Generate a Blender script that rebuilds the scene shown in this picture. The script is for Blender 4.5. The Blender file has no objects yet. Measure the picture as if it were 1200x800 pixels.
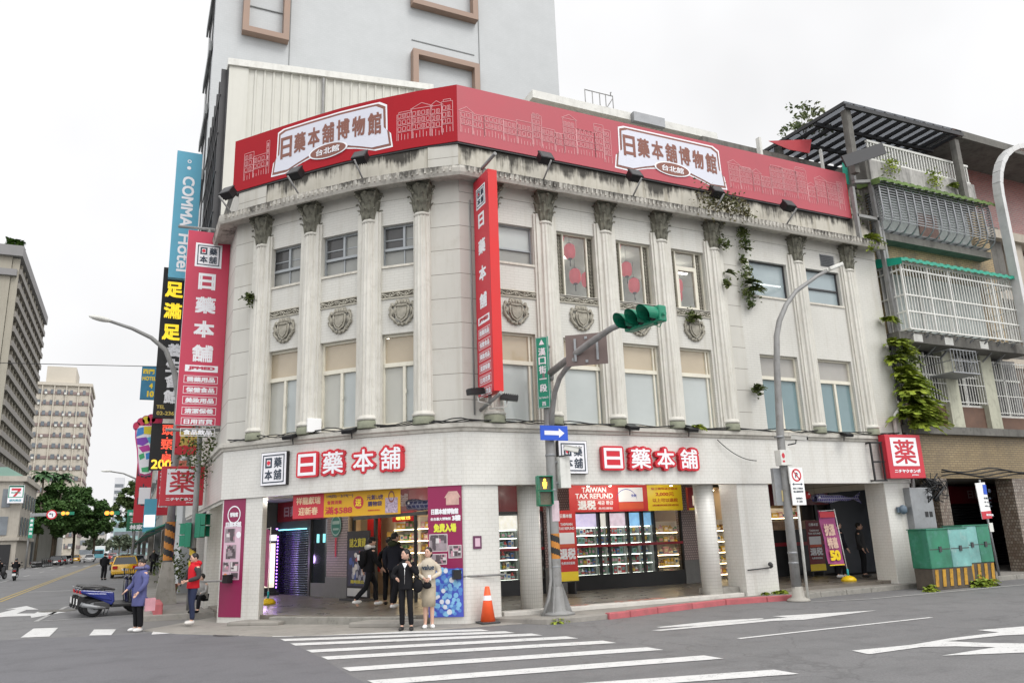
import bpy, bmesh, math, random
from mathutils import Matrix, Vector
from math import sin, cos, pi, radians
random.seed(7)
SC = bpy.context.scene
COL = SC.collection
# ---------------------------------------------------------------- camera
cam_d = bpy.data.cameras.new('camera'); cam = bpy.data.objects.new('camera', cam_d); COL.objects.link(cam)
cam_d.sensor_width = 36; cam_d.lens = 916/1200*36; cam_d.clip_start = .1; cam_d.clip_end = 4000
_R = Vector((0.9023987,-0.4295026,-0.0347005)); _U = Vector((-0.0739445,-0.2336877,0.9694959)); _F = Vector((0.4245101,0.8723059,0.2426389))
CAM = Vector((-15.7, -16.7, 1.8))
cam.matrix_world = Matrix(((_R.x,_U.x,-_F.x,CAM.x),(_R.y,_U.y,-_F.y,CAM.y),(_R.z,_U.z,-_F.z,CAM.z),(0,0,0,1)))
SC.camera = cam
# ---------------------------------------------------------------- sky, sun, exposure (overcast day)
SUN_EL, SUN_AZ = 52, 160          # azimuth clockwise from +Y
w = bpy.data.worlds.new('World'); SC.world = w; w.use_nodes = True
nt = w.node_tree; nt.nodes.clear()
out = nt.nodes.new('ShaderNodeOutputWorld'); bg = nt.nodes.new('ShaderNodeBackground')
sky = nt.nodes.new('ShaderNodeTexSky'); sky.sky_type = 'NISHITA'; sky.sun_disc = False
sky.sun_elevation = radians(SUN_EL); sky.sun_rotation = radians(SUN_AZ)
sky.air_density = 1.6; sky.dust_density = 6.0; sky.ozone_density = 1.0
hs = nt.nodes.new('ShaderNodeHueSaturation'); hs.inputs['Saturation'].default_value = .10
tcw = nt.nodes.new('ShaderNodeTexCoord'); nzw = nt.nodes.new('ShaderNodeTexNoise')
nzw.inputs['Scale'].default_value = 2.2; nzw.inputs['Detail'].default_value = 4
rmpw = nt.nodes.new('ShaderNodeMapRange'); rmpw.inputs['From Min'].default_value = .3; rmpw.inputs['From Max'].default_value = .7
rmpw.inputs['To Min'].default_value = 9.6; rmpw.inputs['To Max'].default_value = 12.0
mixw = nt.nodes.new('ShaderNodeMix'); mixw.data_type = 'RGBA'; mixw.inputs['Factor'].default_value = .9
cmb = nt.nodes.new('ShaderNodeCombineColor')
nt.links.new(tcw.outputs['Generated'], nzw.inputs['Vector']); nt.links.new(nzw.outputs['Fac'], rmpw.inputs['Value'])
# added brightness gradient: sky dimmed ahead, brighter behind the camera to light the fronts
dtw = nt.nodes.new('ShaderNodeVectorMath'); dtw.operation = 'DOT_PRODUCT'; dtw.inputs[1].default_value = (.43, .88, .12)
gdw = nt.nodes.new('ShaderNodeMapRange'); gdw.interpolation_type = 'SMOOTHSTEP'; gdw.inputs['From Min'].default_value = -.35; gdw.inputs['From Max'].default_value = .75
gdw.inputs['To Min'].default_value = 1.22; gdw.inputs['To Max'].default_value = .715
mGw = nt.nodes.new('ShaderNodeMath'); mGw.operation = 'MULTIPLY'; nt.links.new(tcw.outputs['Generated'], dtw.inputs[0]); nt.links.new(dtw.outputs['Value'], gdw.inputs['Value'])
mB = nt.nodes.new('ShaderNodeMath'); mB.operation = 'MULTIPLY'; mB.inputs[1].default_value = 1.012
nt.links.new(rmpw.outputs[0], mGw.inputs[0]); nt.links.new(gdw.outputs[0], mGw.inputs[1]); nt.links.new(mGw.outputs[0], mB.inputs[0])
nt.links.new(mGw.outputs[0], cmb.inputs[0]); nt.links.new(mGw.outputs[0], cmb.inputs[1]); nt.links.new(mB.outputs[0], cmb.inputs[2])
nt.links.new(sky.outputs[0], hs.inputs['Color']); nt.links.new(hs.outputs[0], mixw.inputs['A']); nt.links.new(cmb.outputs[0], mixw.inputs['B'])
nt.links.new(mixw.outputs['Result'], bg.inputs['Color']); bg.inputs['Strength'].default_value = .12
nt.links.new(bg.outputs[0], out.inputs['Surface'])
sun_d = bpy.data.lights.new('sun', 'SUN'); sun_d.energy = 1.3; sun_d.angle = radians(25); sun_d.color = (1, .97, .93)
sun = bpy.data.objects.new('sun', sun_d); COL.objects.link(sun)
_az, _el = radians(SUN_AZ), radians(SUN_EL)
sun.rotation_euler = Vector((-sin(_az)*cos(_el), -cos(_az)*cos(_el), -sin(_el))).to_track_quat('-Z','Y').to_euler()
sun.location = (-10, -20, 40)
SC.view_settings.view_transform = 'Standard'; SC.view_settings.look = 'None'
SC.view_settings.exposure = 0.20; SC.view_settings.gamma = 1; SC.view_settings.use_curve_mapping = False
SC.cycles.max_bounces = 6; SC.cycles.transparent_max_bounces = 12; SC.cycles.use_denoising = True

# ---------------------------------------------------------------- helpers: tagging
def tag(o, label=None, cat=None, group=None, kind=None):
    if label: o['label'] = label
    if cat: o['category'] = cat
    if group: o['group'] = group
    if kind: o['kind'] = kind
    return o
def thing(name, label, cat, loc=(0,0,0), rz=0, group=None):
    o = bpy.data.objects.new(name, None); COL.objects.link(o)
    o.empty_display_size = .2
    o.location = loc; o.rotation_euler = (0,0,rz)
    return tag(o, label, cat, group)
def copy_tree(o, parent=None):
    c = o.copy(); COL.objects.link(c)
    if parent is not None: c.parent = parent
    for ch in list(o.children): copy_tree(ch, c)
    return c
# ---------------------------------------------------------------- helpers: mesh builder
class MB:
    def __init__(s, T=None): s.v=[]; s.f=[]; s.mi=[]; s.sm=[]; s.m=0; s.T=T; s.smooth=False
    def P(s, p):
        p = Vector(p)
        if s.T is not None: p = s.T(p) if callable(s.T) else s.T @ p
        s.v.append(p); return len(s.v)-1
    def F(s, idx): s.f.append(tuple(idx)); s.mi.append(s.m); s.sm.append(s.smooth)
    def face(s, pts): s.F([s.P(p) for p in pts])
    def box(s, x0,x1,y0,y1,z0,z1, skip=''):
        i=[s.P(p) for p in ((x0,y0,z0),(x1,y0,z0),(x1,y1,z0),(x0,y1,z0),(x0,y0,z1),(x1,y0,z1),(x1,y1,z1),(x0,y1,z1))]
        for k,q in (('b',(3,2,1,0)),('t',(4,5,6,7)),('f',(0,1,5,4)),('r',(1,2,6,5)),('k',(2,3,7,6)),('l',(3,0,4,7))):
            if k not in skip: s.F([i[a] for a in q])
        return s
    def bar(s, a, b, wd, ht, up=(0,0,1)):
        a=Vector(a); b=Vector(b); d=(b-a).normalized(); u=Vector(up)
        x=d.cross(u)
        if x.length<1e-4: x=d.cross(Vector((1,0,0)))
        x.normalize(); u=x.cross(d).normalized()
        i=[s.P(p+x*sx*wd/2+u*su*ht/2) for p in (a,b) for sx,su in ((-1,-1),(1,-1),(1,1),(-1,1))]
        for q in ((3,2,1,0),(4,5,6,7),(0,1,5,4),(1,2,6,5),(2,3,7,6),(3,0,4,7)): s.F([i[k] for k in q])
        return s
    def tube(s, pts, r, n=8, cap=True):
        pts=[Vector(p) for p in pts]; m=len(pts)
        rs=r if isinstance(r,(list,tuple)) else [r]*m
        old=s.smooth; rings=[]; ref=None
        for k,p in enumerate(pts):
            d=(pts[min(k+1,m-1)]-pts[max(k-1,0)])
            if d.length<1e-7: d=Vector((0,0,1))
            d.normalize()
            if ref is None: ref=d.cross(Vector((0,0,1)) if abs(d.z)<.9 else Vector((1,0,0))).normalized()
            ref=(ref-d*ref.dot(d)); ref.normalize(); b=d.cross(ref)
            rings.append([s.P(p+(ref*cos(2*pi*j/n)+b*sin(2*pi*j/n))*rs[k]) for j in range(n)])
        s.smooth=True
        for k in range(m-1):
            for j in range(n): s.F((rings[k][j],rings[k][(j+1)%n],rings[k+1][(j+1)%n],rings[k+1][j]))
        s.smooth=old
        if cap: s.F(rings[0][::-1]); s.F(rings[-1])
        return s
    def lathe(s, c, prof, n=24, a0=0, a1=2*pi, smooth=True, cap=True, sc=(1,1)):
        c=Vector(c); full=abs(a1-a0-2*pi)<1e-6; k=n if full else n+1
        rings=[[s.P(c+Vector((r*sc[0]*cos(a0+(a1-a0)*j/n), r*sc[1]*sin(a0+(a1-a0)*j/n), z))) for j in range(k)] for r,z in prof]
        old=s.smooth; s.smooth=smooth
        for a,b in zip(rings[:-1],rings[1:]):
            for j in range(n): s.F((a[j],a[(j+1)%k],b[(j+1)%k],b[j]))
        s.smooth=old
        if cap and full:
            if prof[0][0]>1e-4: s.F(rings[0][::-1])
            if prof[-1][0]>1e-4: s.F(rings[-1])
        return s
    def prism(s, poly, ext):
        e=Vector(ext); a=[s.P(p) for p in poly]; b=[s.P(Vector(p)+e) for p in poly]; n=len(poly)
        s.F(a[::-1]); s.F(b)
        for j in range(n): s.F((a[j],a[(j+1)%n],b[(j+1)%n],b[j]))
        return s
    def ball(s, c, r, n=10, m=7, rot=None):
        c=Vector(c); r=(r,r,r) if not isinstance(r,(list,tuple)) else r
        old=s.smooth; s.smooth=True
        rows=[]
        for i in range(m+1):
            t=pi*i/m
            ring=[]
            for j in range(n if 0<i<m else 1):
                p=Vector((r[0]*sin(t)*cos(2*pi*j/n), r[1]*sin(t)*sin(2*pi*j/n), r[2]*cos(t)))
                if rot is not None: p=rot@p
                ring.append(s.P(c+p))
            rows.append(ring)
        for i in range(m):
            A,B=rows[i],rows[i+1]
            for j in range(n):
                if len(A)==1: s.F((A[0],B[j],B[(j+1)%n]))
                elif len(B)==1: s.F((A[j],B[0],A[(j+1)%n]))
                else: s.F((A[j],B[j],B[(j+1)%n],A[(j+1)%n]))
        s.smooth=old; return s
    def add_mesh(s, me, fn):
        b=len(s.v)
        for v in me.vertices: s.v.append(fn(v.co))
        for p in me.polygons: s.F([b+i for i in p.vertices])
    def build(s, name, mats, parent=None, label=None, bevel=0, recalc=True):
        me=bpy.data.meshes.new(name)
        me.from_pydata([tuple(v) for v in s.v],[],s.f)
        mats=mats if isinstance(mats,(list,tuple)) else [mats]
        for m in mats: me.materials.append(m)
        me.polygons.foreach_set('material_index', s.mi); me.polygons.foreach_set('use_smooth', s.sm)
        if recalc:
            bm=bmesh.new(); bm.from_mesh(me)
            bmesh.ops.recalc_face_normals(bm, faces=bm.faces); bm.to_mesh(me); bm.free()
        me.update()
        o=bpy.data.objects.new(name, me); COL.objects.link(o)
        if parent is not None: o.parent=parent
        if bevel:
            mod=o.modifiers.new('bevel','BEVEL'); mod.width=bevel; mod.segments=2; mod.limit_method='ANGLE'; mod.angle_limit=radians(40)
        if label: o['label']=label
        return o
def frame(A, B):
    """local x runs A->B (left to right for the viewer), y into the building, z up"""
    A=Vector((A[0],A[1],0)); B=Vector((B[0],B[1],0)); r=(B-A).normalized()
    return Matrix(((r.x,-r.y,0,A.x),(r.y,r.x,0,A.y),(0,0,1,0),(0,0,0,1)))
def sweep(mb, plan, prof, closed=True, ends=True):
    """profile (d outward, z) along a plan line that runs left to right seen from outside"""
    n=len(plan); P=[Vector((p[0],p[1])) for p in plan]; rings=[]
    for k in range(n):
        ns=[]
        if k>0: d=(P[k]-P[k-1]).normalized(); ns.append(Vector((d.y,-d.x)))
        if k<n-1: d=(P[k+1]-P[k]).normalized(); ns.append(Vector((d.y,-d.x)))
        m=sum(ns,Vector((0,0))).normalized(); sc=1/max(.3,m.dot(ns[0]))
        rings.append([mb.P((P[k].x+m.x*sc*d,P[k].y+m.y*sc*d,z)) for d,z in prof])
    q=len(prof)
    for k in range(n-1):
        for j in range(q if closed else q-1):
            mb.F((rings[k][j],rings[k+1][j],rings[k+1][(j+1)%q],rings[k][(j+1)%q]))
    if closed and ends: mb.F(rings[0]); mb.F(rings[-1][::-1])
    return mb
# ---------------------------------------------------------------- helpers: text
_dg=None
def text_mesh(body, bold=0.0, space=1.0):
    c=bpy.data.curves.new('lettering','FONT'); c.body=body; c.size=1; c.resolution_u=3; c.offset=bold; c.space_character=space
    c.align_x='CENTER'
    o=bpy.data.objects.new('lettering_tmp',c); COL.objects.link(o)
    dg=bpy.context.evaluated_depsgraph_get(); dg.update()
    me=bpy.data.meshes.new_from_object(o.evaluated_get(dg)); bpy.data.objects.remove(o); bpy.data.curves.remove(c)
    return me
_tc={}
def text(mb, body, cx, cy, w, h, fn, bold=.03):
    """glyphs fitted to w x h around (cx,cy); fn maps (x,y) to a point in space; w or h may be None"""
    key=body
    if key not in _tc: _tc[key]=text_mesh(body,0)
    me=_tc[key]
    if not me.vertices: return
    xs=[v.co.x for v in me.vertices]; ys=[v.co.y for v in me.vertices]
    x0,x1,y0,y1=min(xs),max(xs),min(ys),max(ys); W=max(x1-x0,1e-4); H=max(y1-y0,1e-4)
    d=bold
    if w is None: sx=sy=h/(H+2*d)
    elif h is None: sx=sy=w/(W+2*d)
    else: sx,sy=w/(W+2*d),h/(H+2*d)
    o=Vector(fn(cx,cy)); n=(Vector(fn(cx+.01,cy))-o).cross(Vector(fn(cx,cy+.01))-o).normalized()
    strikes=[(0,0)] if d<.012 else [(-1,-.8),(1,-.8),(1,.8),(-1,.8)] if d<.06 else [(-1,-1),(0,-1),(1,-1),(1,0),(1,1),(0,1),(-1,1),(-1,0),(0,0)]
    for q,(ox,oy) in enumerate(strikes):       # heavier strokes: the glyph struck several times, each a hair above the last
        b=len(mb.v); e=n*(q*.0006)
        for v in me.vertices: mb.v.append(Vector(fn(cx+(v.co.x-(x0+x1)/2+ox*d)*sx, cy+(v.co.y-(y0+y1)/2+oy*d)*sy))+e)
        for p in me.polygons: mb.F([b+i for i in p.vertices])
def vtext(mb, body, cx, ytop, cell, pitch, fn, bold=.03):
    for k,ch in enumerate(body): text(mb, ch, cx, ytop-cell/2-k*pitch, cell, cell if ch not in '一二-·' else None, fn, bold)
def plane_fn(O, r, up, off=0.0):
    O=Vector(O); r=Vector(r).normalized(); up=Vector(up).normalized(); n=r.cross(up)
    return lambda x,y: O+r*x+up*y+n*off
def rect(mb, fn, x0,x1,y0,y1): mb.face([fn(x0,y0),fn(x1,y0),fn(x1,y1),fn(x0,y1)])
def poly(mb, fn, pts): mb.face([fn(*p) for p in pts])
def rframe(mb, fn, x0,x1,y0,y1,t):
    rect(mb,fn,x0,x1,y0,y0+t); rect(mb,fn,x0,x1,y1-t,y1); rect(mb,fn,x0,x0+t,y0+t,y1-t); rect(mb,fn,x1-t,x1,y0+t,y1-t)
def disc(mb, fn, cx,cy,rx,ry=None,n=28):
    ry=ry or rx; mb.face([fn(cx+rx*cos(2*pi*k/n),cy+ry*sin(2*pi*k/n)) for k in range(n)])
def ringf(mb, fn, cx,cy,r0,r1,sy=1,n=32):
    for k in range(n):
        a,b=2*pi*k/n,2*pi*(k+1)/n
        mb.face([fn(cx+r0*cos(a),cy+r0*sy*sin(a)),fn(cx+r1*cos(a),cy+r1*sy*sin(a)),fn(cx+r1*cos(b),cy+r1*sy*sin(b)),fn(cx+r0*cos(b),cy+r0*sy*sin(b))])
# ---------------------------------------------------------------- materials
_M={}
def _new(name):
    m=bpy.data.materials.new(name); m.use_nodes=True; nt=m.node_tree
    return m,nt,nt.nodes['Principled BSDF']
def N(nt,t,**kw):
    n=nt.nodes.new(t)
    for k,v in kw.items():
        if k in n.inputs: n.inputs[k].default_value=v
        else: setattr(n,k,v)
    return n
def wall_uv(nt, su=1, sv=1):
    """(along the wall, height) coordinates for any upright face"""
    tc=N(nt,'ShaderNodeTexCoord'); ge=N(nt,'ShaderNodeNewGeometry')
    cr=N(nt,'ShaderNodeVectorMath',operation='CROSS_PRODUCT'); cr.inputs[0].default_value=(0,0,1)
    nt.links.new(ge.outputs['True Normal'],cr.inputs[1])
    nm=N(nt,'ShaderNodeVectorMath',operation='NORMALIZE'); nt.links.new(cr.outputs[0],nm.inputs[0])
    dt=N(nt,'ShaderNodeVectorMath',operation='DOT_PRODUCT'); nt.links.new(nm.outputs[0],dt.inputs[0]); nt.links.new(tc.outputs['Object'],dt.inputs[1])
    sp=N(nt,'ShaderNodeSeparateXYZ'); nt.links.new(tc.outputs['Object'],sp.inputs[0])
    cb=N(nt,'ShaderNodeCombineXYZ'); nt.links.new(dt.outputs['Value'],cb.inputs[0]); nt.links.new(sp.outputs[2],cb.inputs[1])
    return cb.outputs[0], tc.outputs['Object']
def noise(nt, vec, scale, detail=4, rough=.6, stretch=None):
    if stretch:
        mp=N(nt,'ShaderNodeMapping'); mp.inputs['Scale'].default_value=stretch; nt.links.new(vec,mp.inputs['Vector']); vec=mp.outputs[0]
    n=N(nt,'ShaderNodeTexNoise',Scale=scale,Detail=detail,Roughness=rough); nt.links.new(vec,n.inputs['Vector']); return n.outputs['Fac']
def rng(nt, val, a, b, c=0, d=1):
    r=N(nt,'ShaderNodeMapRange'); r.inputs['From Min'].default_value=a; r.inputs['From Max'].default_value=b
    r.inputs['To Min'].default_value=c; r.inputs['To Max'].default_value=d; nt.links.new(val,r.inputs['Value']); return r.outputs[0]
def mix(nt, fac, a, b):
    m=N(nt,'ShaderNodeMix',data_type='RGBA')
    for s,v in (('A',a),('B',b)):
        if isinstance(v,(tuple,list)): m.inputs[s].default_value=(*v[:3],1)
        else: nt.links.new(v,m.inputs[s])
    if isinstance(fac,(int,float)): m.inputs['Factor'].default_value=fac
    else: nt.links.new(fac,m.inputs['Factor'])
    return m.outputs['Result']
def mul(nt,a,b,op='MULTIPLY'):
    m=N(nt,'ShaderNodeMath',operation=op)
    for i,v in enumerate((a,b)):
        if isinstance(v,(int,float)): m.inputs[i].default_value=v
        else: nt.links.new(v,m.inputs[i])
    return m.outputs[0]
def bumpn(nt, bs, h, strength=.3, dist=.02):
    b=N(nt,'ShaderNodeBump',Strength=strength,Distance=dist); nt.links.new(h,b.inputs['Height']); nt.links.new(b.outputs[0],bs.inputs['Normal'])
def M(name, col, rough=.6, var=.15, scale=3.0, metal=0, bump=0, spec=.4, dirt=0, dcol=(.10,.085,.06), streak=0, emit=0, coat=0):
    key=(name,)
    if key in _M: return _M[key]
    m,nt,bs=_new(name)
    tc=N(nt,'ShaderNodeTexCoord'); o=tc.outputs['Object']
    n1=noise(nt,o,scale,5)
    c=mix(nt,rng(nt,n1,.3,.7),tuple(x*(1-var) for x in col),tuple(min(1,x*(1+var*.6)) for x in col))
    if dirt:
        nd=noise(nt,o,scale*2.3,6,.7); c=mix(nt,mul(nt,rng(nt,nd,.52,.75),dirt),c,dcol)
    if streak:
        ns=noise(nt,o,1.0,4,.6,(5,5,.35)); c=mix(nt,mul(nt,rng(nt,ns,.5,.78),streak),c,dcol)
    nt.links.new(c,bs.inputs['Base Color'])
    bs.inputs['Roughness'].default_value=rough; bs.inputs['Metallic'].default_value=metal
    bs.inputs['Specular IOR Level'].default_value=spec
    if coat: bs.inputs['Coat Weight'].default_value=coat
    if rough>.25: nt.links.new(rng(nt,n1,.3,.7,max(.05,rough-.12),min(1,rough+.1)),bs.inputs['Roughness'])
    if bump: bumpn(nt,bs,noise(nt,o,scale*6,5),bump,.01)
    if emit:
        nt.links.new(c,bs.inputs['Emission Color']); bs.inputs['Emission Strength'].default_value=emit
    _M[key]=m; return m
def TILE(name, c1, c2, mort, bw, bh, ms=.006, rough=.35, offset=.5, dirt=.3, streak=.3, dcol=(.16,.14,.10), bump=.25, sc=1.0, blot=0, bcol=(.05,.05,.04)):
    if name in _M: return _M[name]
    m,nt,bs=_new(name); uv,o=wall_uv(nt)
    b=N(nt,'ShaderNodeTexBrick',offset=offset); b.inputs['Scale'].default_value=sc
    b.inputs['Brick Width'].default_value=bw; b.inputs['Row Height'].default_value=bh; b.inputs['Mortar Size'].default_value=ms; b.inputs['Mortar Smooth'].default_value=.2
    b.inputs['Color1'].default_value=(*c1,1); b.inputs['Color2'].default_value=(*c2,1); b.inputs['Mortar'].default_value=(*mort,1); b.inputs['Bias'].default_value=0
    nt.links.new(uv,b.inputs['Vector'])
    n0=noise(nt,o,.7,4); c=mix(nt,rng(nt,n0,.35,.65,0,.25),b.outputs['Color'],tuple(x*.72 for x in c2))
    if dirt: c=mix(nt,mul(nt,rng(nt,noise(nt,o,2.2,7,.75),.55,.8),dirt),c,dcol)
    if streak: c=mix(nt,mul(nt,rng(nt,noise(nt,o,1.0,5,.65,(3.5,3.5,.25)),.52,.8),streak),c,dcol)
    if blot: c=mix(nt,mul(nt,rng(nt,noise(nt,o,.55,7,.7),.5,.66),blot),c,bcol)
    nt.links.new(c,bs.inputs['Base Color']); bs.inputs['Roughness'].default_value=rough
    if bump: bumpn(nt,bs,b.outputs['Fac'],-bump,.006)
    _M[name]=m; return m
def GLASS(name, tint=(.8,.85,.85), refl=1.0, body=None, bodymix=0.0, rough=.02):
    """window glass: clear pane, mirror at a slant; body = film or blind seen on the pane"""
    if name in _M: return _M[name]
    m=bpy.data.materials.new(name); m.use_nodes=True; nt=m.node_tree; nt.nodes.clear()
    out=N(nt,'ShaderNodeOutputMaterial'); tr=N(nt,'ShaderNodeBsdfTransparent'); tr.inputs['Color'].default_value=(*tint,1)
    gl=N(nt,'ShaderNodeBsdfGlossy',Roughness=rough); fr=N(nt,'ShaderNodeFresnel',IOR=1.5)
    base=tr.outputs[0]
    if body:
        tc=N(nt,'ShaderNodeTexCoord'); n1=noise(nt,tc.outputs['Object'],.8,4)
        df=N(nt,'ShaderNodeBsdfDiffuse'); c=mix(nt,rng(nt,n1,.3,.7),tuple(x*.86 for x in body),body); nt.links.new(c,df.inputs['Color'])
        mx=N(nt,'ShaderNodeMixShader'); mx.inputs[0].default_value=bodymix; nt.links.new(base,mx.inputs[1]); nt.links.new(df.outputs[0],mx.inputs[2]); base=mx.outputs[0]
    mx=N(nt,'ShaderNodeMixShader'); nt.links.new(mul(nt,fr.outputs[0],refl),mx.inputs[0]); nt.links.new(base,mx.inputs[1]); nt.links.new(gl.outputs[0],mx.inputs[2])
    nt.links.new(mx.outputs[0],out.inputs['Surface']); _M[name]=m; return m
def EMIT(name, col, s=1.0, var=.0, scale=4):
    if name in _M: return _M[name]
    m,nt,bs=_new(name); bs.inputs['Base Color'].default_value=(*[x*.6 for x in col],1)
    tc=N(nt,'ShaderNodeTexCoord'); c=mix(nt,rng(nt,noise(nt,tc.outputs['Object'],scale,3),.35,.65),tuple(x*(1-var) for x in col),col)
    nt.links.new(c,bs.inputs['Emission Color']); bs.inputs['Emission Strength'].default_value=s; _M[name]=m; return m
def LEAF(name, a, b, scale=1.5):
    if name in _M: return _M[name]
    m,nt,bs=_new(name); tc=N(nt,'ShaderNodeTexCoord'); ge=N(nt,'ShaderNodeNewGeometry')
    c=mix(nt,rng(nt,noise(nt,tc.outputs['Object'],scale,3),.35,.65),a,b)
    c=mix(nt,rng(nt,ge.outputs['Random Per Island'],0,1,0,.5),c,tuple(x*.55 for x in a))
    nt.links.new(c,bs.inputs['Base Color']); bs.inputs['Roughness'].default_value=.6; bs.inputs['Specular IOR Level'].default_value=.25
    bs.inputs['Transmission Weight'].default_value=0
    _M[name]=m; return m
# --- the palette
m_plaster=M('cream_plaster',(.52,.505,.455),.75,.07,1.2,bump=.15,dirt=.22,dcol=(.30,.27,.20),streak=.28)
m_tilewall=TILE('cream_wall_tile',(.57,.56,.515),(.555,.545,.50),(.47,.46,.415),.24,.07,.006,dirt=.36,streak=.42,dcol=(.36,.33,.26))
m_fascia=TILE('white_fascia_tile',(.65,.64,.60),(.63,.62,.58),(.52,.51,.47),.16,.085,.005,rough=.3,dirt=.34,streak=.42,dcol=(.36,.32,.25))
m_roundtile=TILE('small_square_tile',(.65,.64,.60),(.63,.62,.58),(.49,.48,.44),.085,.085,.006,offset=0,dirt=.2,streak=.25,dcol=(.33,.30,.24))
m_column=M('fluted_column_stone',(.60,.585,.53),.7,.08,2,bump=.12,dirt=.3,dcol=(.26,.23,.17),streak=.45)
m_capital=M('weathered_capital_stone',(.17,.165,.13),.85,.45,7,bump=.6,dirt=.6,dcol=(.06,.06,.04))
m_mossbase=M('mossy_plinth_stone',(.22,.23,.17),.85,.3,5,bump=.3)
m_cart=M('grey_relief_stone',(.34,.32,.265),.85,.35,9,bump=.5,dirt=.6,dcol=(.06,.055,.04))
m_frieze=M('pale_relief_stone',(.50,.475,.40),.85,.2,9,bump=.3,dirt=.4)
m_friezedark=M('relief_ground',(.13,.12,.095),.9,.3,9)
m_alu=M('grey_window_metal',(.30,.32,.33),.45,.1,4,metal=.3)
m_cframe=M('cream_window_frame',(.66,.63,.53),.5,.08,4,dirt=.15)
m_sill=M('cement_sill',(.60,.57,.50),.8,.1,4,dirt=.35,streak=.3)
m_black=M('black_paint',(.012,.012,.013),.4,.2,5)
m_dark=M('dark_grey_paint',(.05,.05,.052),.5,.2,5)
m_steel=M('galvanised_steel',(.30,.31,.32),.5,.16,3,metal=.55,dirt=.25,dcol=(.12,.10,.08))
m_greypole=M('weathered_grey_pole',(.26,.26,.255),.6,.2,2.5,metal=.15,dirt=.5,dcol=(.10,.085,.07),streak=.3)
m_white=M('white_paint',(.80,.80,.79),.5,.05,3,dirt=.1)
m_offwhite=M('aged_white_paint',(.66,.66,.62),.55,.1,3,dirt=.25,streak=.2)
m_red=M('sign_red',(.52,.028,.045),.4,.06,1.5)
m_pinkred=M('sign_rose_red',(.50,.04,.085),.4,.06,1.5)
m_banner=M('banner_red_vinyl',(.36,.020,.028),.8,.1,.5,spec=.12)
m_bannerfold=M('banner_red_side',(.60,.02,.02),.5,.06,1)
m_brightred=M('bright_red',(.56,.015,.03),.4,.05,2)
m_line=M('banner_line_art',(.62,.30,.31),.6,.05,2)
m_brown=M('banner_brown',(.22,.085,.06),.55,.05,2)
m_signwhite=M('sign_white',(.80,.80,.83),.45,.03,2)
m_magenta=M('poster_magenta',(.24,.012,.07),.45,.08,1.5)
m_yellow=M('sign_yellow',(.85,.62,.03),.45,.05,2)
m_orange=M('cone_orange',(.85,.11,.03),.5,.1,4)
m_blue=M('sign_blue',(.02,.09,.55),.4,.05,2)
m_green=M('sign_green',(.015,.26,.16),.45,.06,2)
m_siggreen=M('signal_green_paint',(.012,.20,.115),.35,.1,3)
m_skyblue=M('sign_pale_blue',(.10,.36,.50),.5,.08,1)
m_concrete=M('weathered_concrete',(.34,.325,.29),.85,.15,2,bump=.25,dirt=.5,streak=.5)
m_darkconc=M('stained_dark_concrete',(.16,.155,.14),.9,.25,1.5,bump=.3,dirt=.6,streak=.6,dcol=(.035,.032,.028))
m_rubber=M('black_rubber',(.015,.015,.016),.7,.2,8)
m_chrome=M('bright_metal',(.6,.6,.6),.25,.1,4,metal=.9)
m_skin=M('skin',(.58,.36,.27),.55,.06,6)
m_hair=M('black_hair',(.012,.010,.009),.5,.3,20)
# ---------------------------------------------------------------- the corner building
C0=(-8.9,0.0); K1=(-9.54,.46); B3=(-10.73,1.5); B2=(-11.91,2.84); B1=(-12.95,4.13); A0=(-13.58,4.94); A1=(-13.68,17.5); E0=(5.82,0.0)
PLAN=[A1,A0,B1,B2,B3,K1,C0,E0]
m_block=TILE('plaster_stone_courses',(.54,.528,.482),(.53,.516,.468),(.17,.155,.13),30,.62,.009,rough=.75,offset=0,dirt=.34,streak=.45,dcol=(.33,.30,.23),bump=.3)
m_parapet=M('streaked_parapet_plaster',(.50,.475,.41),.8,.12,1.0,bump=.2,dirt=.3,dcol=(.22,.19,.13),streak=.75)
def _stain(m, z0, z1, amt):
    """dark run-off stains hanging from an edge: ragged, thinning with distance from the edge"""
    nt=m.node_tree; bs=nt.nodes['Principled BSDF']; src=bs.inputs['Base Color'].links[0].from_socket
    tc=N(nt,'ShaderNodeTexCoord'); sp=N(nt,'ShaderNodeSeparateXYZ'); nt.links.new(tc.outputs['Object'],sp.inputs[0])
    g=rng(nt,sp.outputs[2],z0,z1,0,.62); s=noise(nt,tc.outputs['Object'],1.0,6,.75,(7,7,.5)); b=noise(nt,tc.outputs['Object'],.9,4)
    f=rng(nt,mul(nt,mul(nt,g,s,'ADD'),rng(nt,b,.35,.65,-.22,.16),'ADD'),.80,1.02,0,amt)
    nt.links.new(mix(nt,f,src,(.028,.025,.02)),bs.inputs['Base Color'])
_stain(m_parapet,10.7,11.6,.95)
m_cornice=M('cornice_stone',(.50,.48,.43),.75,.1,1.5,bump=.15,dirt=.45,dcol=(.12,.10,.08),streak=.5)
_stain(m_cornice,10.36,10.72,.85)
m_soffit=M('cornice_underside',(.56,.54,.48),.8,.06,1.5,dirt=.2)
m_ledge=M('ledge_stone',(.52,.50,.45),.75,.12,2,bump=.15,dirt=.5,dcol=(.16,.14,.11),streak=.4)
m_film=GLASS('frosted_film_pane',(.8,.82,.8),.9,(.53,.57,.56),.84)
m_filmwarm=GLASS('frosted_warm_pane',(.8,.8,.74),.9,(.53,.53,.48),.82)
m_transom=GLASS('transom_pane',(.92,.88,.80),1.0,(.74,.63,.47),.6)
m_clear=GLASS('clear_pane',(.86,.90,.89),2.2)
m_grey=GLASS('grey_pane',(.6,.62,.62),.9,(.33,.335,.315),.85)
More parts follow.
